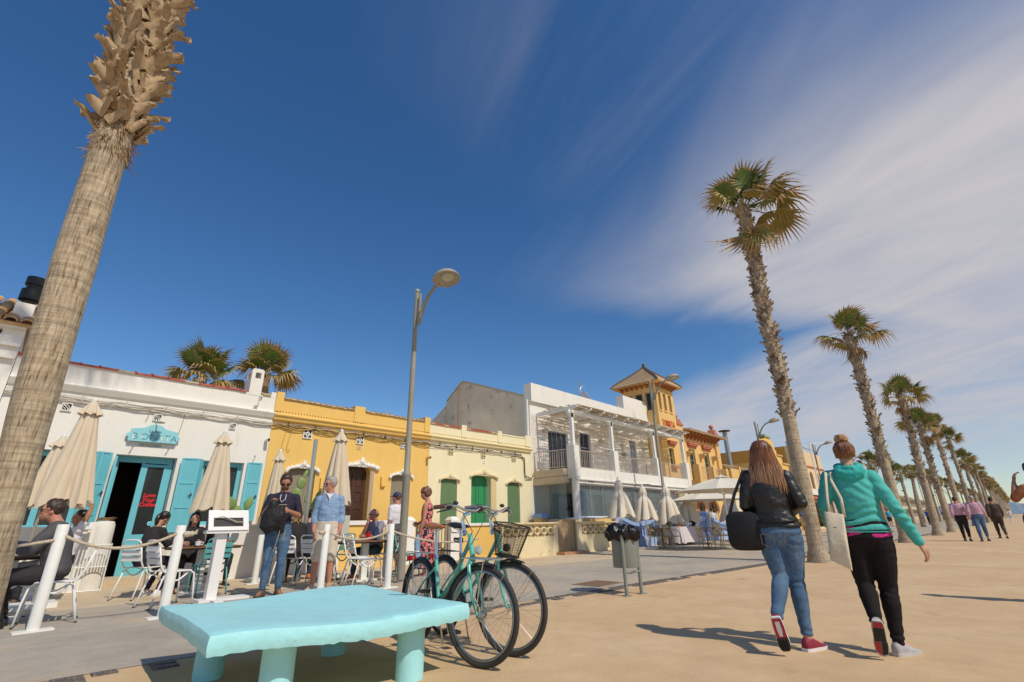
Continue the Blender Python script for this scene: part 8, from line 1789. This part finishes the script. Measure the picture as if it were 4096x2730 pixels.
p = person('waiter in a white shirt standing beyond the blue balustrade', 28.8, 11.9, radians(-60)); J = template(1.66, True); J['elL'] = V((-.26, .1, 1.12)); J['wrL'] = V((-.2, .33, 1.05)); J['hdL'] = V((-.18, .4, 1.05)); gen(J, p, SKIN, .022, 0, WSH, 0, TR, H_BK, sho=IRON)
# ---- walkers far down the promenade
def walk(J, ph=1, arm_=1.0):
    J['knL'] += V((0, .16*ph, .04)); J['anL'] += V((0, .20*ph, .0)); J['toeL'] += V((0, .20*ph, .03)); J['knR'] += V((0, .02, 0)); J['anR'] += V((0, -.22*ph, .07)); J['toeR'] += V((0, -.22*ph, -.0))
    J['elL'] += V((0, -.10*arm_, 0)); J['wrL'] += V((0, -.14*arm_, .02)); J['hdL'] += V((0, -.14*arm_, .03)); J['elR'] += V((0, .05*arm_, 0)); J['wrR'] += V((0, .18*arm_, .05)); J['hdR'] += V((0, .2*arm_, .06)); return J
PK = cloth('pink_shirt', (.60, .36, .44), .8, .04, .2, 15)
for lab, x, y, Hh, rz, m1, m2, hm, ft_, ph in (('broad man in a pink shirt and black trousers walking away, left of the three', 28.2, 1.25, 1.72, -pi/2-.0, PK, BLK, H_DK, 1.12, 1), ('broad man in a pink shirt and blue jeans walking away, middle of the three', 28.0, .72, 1.74, -pi/2, PK, DEN, H_GR, 1.16, -1), ('man in a dark brown jacket and trousers walking away, right of the three', 31.5, .18, 1.72, -pi/2+.1, cloth('dark_brown_cloth', (.06, .042, .028)), cloth('brown_trousers', (.05, .035, .025)), H_BK, 1.14, 1)):
    p = person(lab, x, y, rz, 'three men walking away'); J = walk(template(Hh, True, ft_), ph); J['hf'] = V((.2*ph, 1, 0)).normalized(); J['hs'] = J['hf'].cross(V((0, 0, 1))).normalized(); gen(J, p, SKINR, .02, 0, m1, 0, m2, hm, hair='thin' if hm is H_GR else 'short', hem=1.9 if m1 is PK else 1.0, soff=.026, sho=IRON, face=False)
def run(lab, x, y, Hh, rz, m1, m2, hm, ph=1, slv=1.9, skin=SKIN, u1=1.9, extra=None, male=False):
    p = person(lab, x, y, rz); J = walk(template(Hh, male), ph, 1.3)
    if slv > 1:
        for s, q in (('L', -1), ('R', 1)): J['wr'+s] = J['el'+s]+V((-q*.03, .2, .05)); J['hd'+s] = J['wr'+s]+V((0, .07, .03))
    gen(J, p, skin, .035, 0, m1, 0, m2, hm, slv=slv, sho=WMETAL, u1=u1, vol=1.15); return p
ROY = cloth('royal_blue_top', (.03, .08, .40))
run('runner with reddish hair in a royal blue top coming towards the camera', 62, 5.0, 1.62, pi/2, ROY, TR, H_CH)
run('runner in a light blue top and black shorts beside the palm foot', 57, 7.4, 1.66, pi/2, cloth('sky_blue_top', (.05, .38, .60)), TR, H_CH, -1, .6, u1=.6)
run('walker in grey with a pale green carrier bag in front of the palms', 70, 4.3, 1.62, pi/2, cloth('grey_brown_top', (.10, .08, .07)), cloth('grey_shorts', (.09, .09, .10)), H_GR, 1, .8, male=True, u1=.8)
mb = MB(); mb.ball((69.7, 4.0, .45), 1, 10, 8, (.16, .10, .24)); tag(mb.build('carrier_bag', mat('pale_green_plastic', (.2, .5, .35), .4), None, smooth=True), 'pale green carrier bag carried by the walker in grey', 'bag')
run('dark-clothed walker half hidden by the turquoise sleeve', 64, 7.0, 1.66, pi/2, BLK, TR, H_BK, 1, 1.9)
run('person in a royal blue jacket walking just behind the big palm', 17.9, 4.35, 1.68, -pi/2+.2, ROY, TR, H_DK, 1, 1.9, male=True)
run('small distant person in white by the beach side', 92, -.8, 1.62, -pi/2, WSH, WSH, H_BK, 1, .9, male=True)
# ---- person at the right edge of the frame
p = person('woman at the right edge raising her hand, a denim jacket tied at her waist', 9.05, -.43, -1.2)
J = template(1.62); J['elL'] = V((-.27, .0, 1.18)); J['wrL'] = V((-.20, .05, 1.38)); J['hdL'] = V((-.17, .06, 1.46)); J['hf'] = V((.0, 1, -.1)).normalized()
gen(J, p, SKINT, .012, 0, cloth('rust_brown_top', (.30, .10, .035)), 0, BLK, H_BK, slv=1.2, sho=IRON, topname='blouse')
mb = MB(); torso(mb, J, .05, .9, 2.9); mb.tube([(-.17, -.02, 1.05), (-.21, .0, .95), (-.2, .02, .82)], [.05, .06, .05], 10); voxel(mb, .013, cloth('dark_denim', (.035, .075, .13), .8, .15, .4, 30), 'tied_jacket', p, it=2, wr=.02, wf=7)
# back pockets and seams of the nearer woman's jeans
p = [o for o in bpy.data.objects if o.name == 'person'][0]; SEAM = mat('jeans_stitch', (.16, .14, .11), .8)
for s_ in (-1, 1):
    mb = MB(); q = [(s_*.09+a-.004, b, c) for a, b, c in ((-.05, -.118, .875), (-.047, -.128, .80), (0, -.134, .775), (.047, -.128, .80), (.05, -.118, .875), (-.05, -.118, .875))]
    mb.tube(q, .0022, 4); mb.build('pocket_seam', SEAM, p, local=True)
# ================================================================== BICYCLES
MINT = mat('mint_green_enamel', (.13, .50, .38), .28, .03, 8, coat=.5, spec=.5); TYRE = mat('tyre_rubber', (.045, .04, .036), .75, .15, 30, .4, 120); RIM = mat('rim_alloy', (.30, .32, .35), .3, metal=.8); SPK = mat('spoke_steel', (.55, .52, .46), .35, metal=.7)
BLKP = mat('black_plastic', (.018, .017, .017), .4, spec=.5); SADB = mat('brown_leather', (.40, .12, .035), .4, .15, 10, .2, 40, coat=.3); GRIPB = mat('brown_grip', (.13, .055, .035), .6)
def bicycle(label, hubf, ang, steer, L=1.12, brown=True, basket=False):
    """local frame: +x towards the front wheel, rear hub at x=0; hubf world position of the front hub"""
    rx, ry = hubf[0]-L*cos(ang), hubf[1]-L*sin(ang); b = thing('bicycle', label, 'bicycle', (rx, ry, 0), ang, 'two mint green city bicycles', local=True)
    b.rotation_euler = (radians(-2), 0, ang); R = .352
    SP = Matrix.Translation((L-.055, 0, .55)) @ Matrix.Rotation(steer, 4, 'Z') @ Matrix.Translation((-(L-.055), 0, -.55))
    def wheel(cx, M):
        w = None; mb = MB(); ring = []
        K = 56; pts = [(cx+(R-.020)*cos(2*pi*i/K), 0, R+(R-.020)*sin(2*pi*i/K)) for i in range(K)]; mb.tube(pts, .0205, 10, closed=True, M=M); tyre = mb.build('tyre', TYRE, b, smooth=True, local=True)
        mb = MB(); pts = [(cx+(R-.048)*cos(2*pi*i/K), 0, R+(R-.048)*sin(2*pi*i/K)) for i in range(K)]; mb.tube(pts, .012, 8, closed=True, M=M); mb.build('rim', RIM, b, smooth=True, local=True)
        sp = None
        for i in range(32):
            a = 2*pi*i/32; s_ = 1 if i % 2 else -1; h = a+(.9 if (i//2) % 2 else -.9); mb = MB(); mb.tube([(cx+.022*cos(h), s_*.028, R+.022*sin(h)), (cx+(R-.05)*cos(a), 0, R+(R-.05)*sin(a))], .0013, 4, M=M); mb.build('spoke', SPK, b, local=True)
        mb = MB(); mb.tube([(cx, -.05, R), (cx, .05, R)], .013, 8, M=M); mb.tube([(cx, -.036, R), (cx, -.020, R)], .03, 12, M=M); mb.tube([(cx, .020, R), (cx, .036, R)], .03, 12, M=M); mb.build('hub', CHROME, b, smooth=S45, local=True)
    wheel(0, Matrix()); wheel(L, SP)
    def fender(cx, a0, a1, M):
        mb = MB(); rs = []
        for i in range(25):
            a = a0+(a1-a0)*i/24; ring = []
            for j in range(7): t = (j-3)/3; r = R+.020-.014*t*t; ring.append(V((cx+r*cos(a), t*.027, R+r*sin(a))))
            for j in range(6, -1, -1): t = (j-3)/3; r = R+.016-.014*t*t; ring.append(V((cx+r*cos(a), t*.027, R+r*sin(a))))
            rs.append([M @ p for p in ring])
        mb.rings(rs); return mb.build('mudguard', BLKP, b, smooth=S45, local=True)
    fender(0, radians(-12), radians(205), Matrix()); fender(L, radians(70), radians(188), SP)
    def T(pts, r, m=MINT, name='frame_tube', M=None, n=10, fl=1): mb = MB(); mb.tube(pts, r, n, M=M, flat=fl); return mb.build(name, m, b, smooth=S45, local=True)
    BBx, BBz = .44, .30
    T([(BBx, 0, BBz-.02), (.36, 0, .55), (.315, 0, .73)], .016); T([(.315, 0, .73), (.28, 0, .96)], .0135, CHROME, 'seat_post'); T([(.325, 0, .715), (.313, 0, .745)], .021, mat('blue_clamp', (.08, .18, .35), .3), 'seat_clamp')
    hx, hz = L-.20, .93; hbx, hbz = L-.125, .72
    T([(hx+.003, 0, hz), (hbx, 0, hbz)], .022, name='head_tube'); T([(hbx-.01, 0, hbz+.04), (L-.34, 0, .50), (L-.52, 0, .345), (BBx, 0, BBz)], .020, name='down_tube'); T([(hx+.012, 0, hz-.05), (L-.42, 0, .60), (L-.62, 0, .43), (BBx-.03, 0, BBz+.10)], .017, name='top_tube')
    for s_ in (-1, 1):
        T([(BBx, s_*.03, BBz), (.18, s_*.045, .335), (0, s_*.058, R)], .010, name='chain_stay'); T([(.335, s_*.015, .64), (.18, s_*.045, .52), (0, s_*.058, R)], .009, name='seat_stay')
        T([(hbx+.003, s_*.0, hbz), (hbx+.01, s_*.035, hbz-.03), (hbx+.035, s_*.052, hbz-.13), (L-.045, s_*.056, .45), (L, s_*.056, R)], [.018, .016, .014, .012, .009], name='fork_blade', M=SP)
        T([(L, s_*.06, R), (L+(R+.015)*cos(.9), s_*.025, R+(R+.015)*sin(.9))], .0025, SPK, 'mudguard_stay', M=SP, n=5); T([(0, s_*.06, R), ((R+.015)*cos(2.6), s_*.025, R+(R+.015)*sin(2.6))], .0025, SPK, 'mudguard_stay', n=5)
        T([(0, s_*.065, R+.02), (-.02, s_*.07, .56), (-.04, s_*.075, .75)], .005, SPK, 'rack_leg', n=6)
    for s_ in (-.065, -.02, .02, .065): T([(.20, s_*.8, .755), (.0, s_, .76), (-.22, s_, .76)], .005, BLKP if not brown else SPK, 'rack_rod', n=6)
    T([(-.22, -.065, .76), (-.23, 0, .76), (-.22, .065, .76)], .006, SPK, 'rack_end', n=6); mb = MB(); mb.cbox((-.25, 0, .70), (.03, .09, .05)); mb.build('rear_light', mat('red_reflector', (.4, .01, .01), .2), b, local=True)
    # saddle
    mb = MB(); rs = []
    for x, w, z, h in ((-.13, .055, 1.015, .03), (-.12, .085, 1.012, .045), (-.07, .092, 1.005, .05), (0, .062, .992, .045), (.06, .032, .99, .036), (.11, .024, .992, .03), (.145, .014, .988, .02)):
        rs.append([V((.285+x, w*cos(a), z+(h*.5*sin(a) if sin(a) > 0 else h*.8*sin(a)*abs(cos(a))**.3))) for a in [2*pi*j/20 for j in range(20)]])
    mb.rings(rs); mb.build('saddle', SADB if brown else BLKP, b, smooth=True, local=True)
    for s_ in (-1, 1): T([(.19, s_*.03, .975), (.27, s_*.022, .955), (.38, s_*.015, .975)], .004, CHROME, 'saddle_rail', n=6)
    T([(.17, -.04, .96), (.175, -.04, .93), (.175, .04, .93), (.17, .04, .96)], .006, CHROME, 'saddle_spring', n=6)
    # cockpit
    T([(hx+.003, 0, hz), (hx-.015, 0, hz+.015)], .025, CHROME, 'headset', M=SP); T([(hx, 0, hz), (hx-.035, 0, hz+.11), (hx-.01, 0, hz+.155), (hx+.045, 0, hz+.165)], .016, CHROME, 'stem', M=SP)
    bz = hz+.18; T([(hx-.09, -.29, bz+.02), (hx-.0, -.25, bz+.03), (hx+.03, -.16, bz+.035), (hx+.045, -.07, bz+.005), (hx+.045, .07, bz+.005), (hx+.03, .16, bz+.035), (hx-.0, .25, bz+.03), (hx-.09, .29, bz+.02)], .011, CHROME, 'handlebar', M=SP)
    for s_ in (-1, 1):
        T([(hx-.10, s_*.295, bz+.019), (hx-.01, s_*.255, bz+.03)], .0175, GRIPB if brown else mat('grey_grip', (.16, .15, .15), .6), 'grip', M=SP); T([(hx-.005, s_*.25, bz+.03), (hx+.02, s_*.21, bz+.032)], .02, BLKP, 'shifter', M=SP)
        T([(hx+.02, s_*.21, bz+.03), (hx+.04, s_*.24, bz+.01), (hx-.0, s_*.30, bz-.01), (hx-.04, s_*.32, bz-.02)], [.009, .008, .006, .005], CHROME if s_ > 0 else BLKP, 'brake_lever', M=SP, n=6)
        T([(hx+.02, s_*.21, bz+.02), (hx+.10, s_*.16, bz-.02), (hx+.11, s_*.04, bz-.16), (hx+.03, s_*.02, bz-.30), (hx-.1, s_*.01, bz-.45)], .0035, BLKP if not brown else mat('brown_cable', (.10, .05, .03)), 'brake_cable', M=SP, n=5)
    mb = MB(); mb.ball((hx+.0, -.14 if brown else .14, bz+.06), .024, 10, 7, (1, 1, .7), SP); mb.build('bell', BLKP, b, smooth=True, local=True)
    mb = MB(); mb.lathe([(.0, 0), (.03, .005), (.036, .02), (.03, .045), (.0, .06)], (0, 0, 0), 12, M=SP @ Matrix.Translation((hbx+.10, 0, hbz+.09)) @ Matrix.Rotation(radians(-90), 4, 'Y')); mb.build('headlight', mat('lens_silver', (.6, .6, .55), .15, metal=.4) if brown else BLKP, b, smooth=S45, local=True)
    # front rack
    if not basket:
        for s_ in (-.08, -.04, 0, .04, .08): T([(hbx-.03, s_, hbz+.03), (L+.14, s_, hbz+.025)], .0045, SPK, 'front_rack_rod', M=SP, n=6)
        T([(hbx-.03, -.085, hbz+.03), (L+.15, -.085, hbz+.025), (L+.15, .085, hbz+.025), (hbx-.03, .085, hbz+.03)], .0055, SPK, 'front_rack_rim', M=SP, n=6)
        for s_ in (-1, 1): T([(L+.0, s_*.07, R+.02), (L+.03, s_*.08, .55), (L+.07, s_*.085, hbz+.02)], .0045, SPK, 'front_rack_stay', M=SP, n=6)
    else:
        TB = SP @ Matrix.Translation((L-.02, 0, .86)) @ Matrix.Rotation(radians(12), 4, 'Y'); MESHB = mat('black_wire_mesh', (.03, .028, .025), .5); rims = []
        for z_, wx, wy in ((-.12, .085, .10), (.0, .11, .13), (.135, .135, .165)): rims.append([V((wx*(abs(cos(a))**.6)*(1 if cos(a) > 0 else -1), wy*(abs(sin(a))**.6)*(1 if sin(a) > 0 else -1), z_)) for a in [2*pi*j/40 for j in range(40)]])
        for r_, th in ((rims[0], .005), (rims[2], .0065)): mb = MB(); mb.tube(r_, th, 6, closed=True, M=TB); mb.build('basket_rim', MESHB, b, local=True)
        mb = MB(); nn_ = 60
        def rim(z_, j): t = (z_+.12)/.255; wx = .085+.05*t; wy = .10+.065*t; a = 2*pi*j/nn_; return V((wx*(abs(cos(a))**.6)*(1 if cos(a) > 0 else -1), wy*(abs(sin(a))**.6)*(1 if sin(a) > 0 else -1), z_))
        for i in range(20):
            z_ = -.12+i*.255/19; mb.tube([rim(z_, j) for j in range(0, nn_, 2)], .0017, 3, closed=True, M=TB)
        for j in range(nn_): mb.tube([rim(-.12, j), rim(.135, j)], .0017, 3, M=TB)
        for j in range(-8, 9): y_ = j*.0125; mb.tube([(-.085, y_, -.12), (.085, y_, -.12)], .0012, 3, M=TB); 
        for j in range(-7, 8): x_ = j*.012; mb.tube([(x_, -.10, -.12), (x_, .10, -.12)], .0012, 3, M=TB)
        stuff(mb.build('basket_mesh', MESHB, b, local=True, fix=False)); T([(hx, 0, hz+.04), (L-.12, 0, .93)], .008, BLKP, 'basket_bracket', M=SP)
    # cranks, chain, pedals, stand
    mb = MB(); mb.tube([(BBx, -.045, BBz), (BBx, .045, BBz)], .022, 12); mb.build('bottom_bracket', BLKP, b, smooth=S45, local=True)
    mb = MB(); mb.tube([(BBx, -.05, BBz), (BBx, -.054, BBz)], .088, 24); mb.build('chainring', BLKP, b, local=True)
    mb = MB(); mb.prism([(0-.05, R-.045), (0-.05, R+.045), (BBx, BBz+.10), (BBx+.09, BBz+.05), (BBx+.09, BBz-.05), (BBx, BBz-.10)], -.066, -.058, 'y'); mb.build('chain_guard', BLKP, b, local=True)
    ca = radians(-70 if brown else 20)
    for s_ in (-1, 1):
        e = (BBx+s_*.17*cos(ca), s_*.07, BBz+s_*.17*sin(ca)); T([(BBx, s_*.06, BBz), e], .010, SPK, 'crank'); mb = MB(); 
        mb.prism([(e[0]-.045, e[2]-.012), (e[0]+.045, e[2]-.012), (e[0]+.045, e[2]+.012), (e[0]-.045, e[2]+.012)], e[1]+s_*.02, e[1]+s_*.10, 'y'); mb.build('pedal', BLKP, b, local=True)
    T([(BBx-.08, .03, BBz-.02), (BBx-.14, .13, .012)], .008, SPK, 'kickstand')
    if not brown: T([(.25+.035*cos(a), .03*sin(a)*1.6, .86+.02*sin(a*.7)) for a in [i*.6 for i in range(24)]], .007, BLKP, 'coiled_lock', n=6)
    return b
bicycle('mint green city bicycle with brown saddle and front rack, nearer of the two', (2.81, 3.10), radians(-101.3), radians(21), brown=True)
bicycle('mint green city bicycle with black saddle and black wire basket, farther of the two', (3.20, 3.16), radians(-98.9), radians(20), brown=False, basket=True)
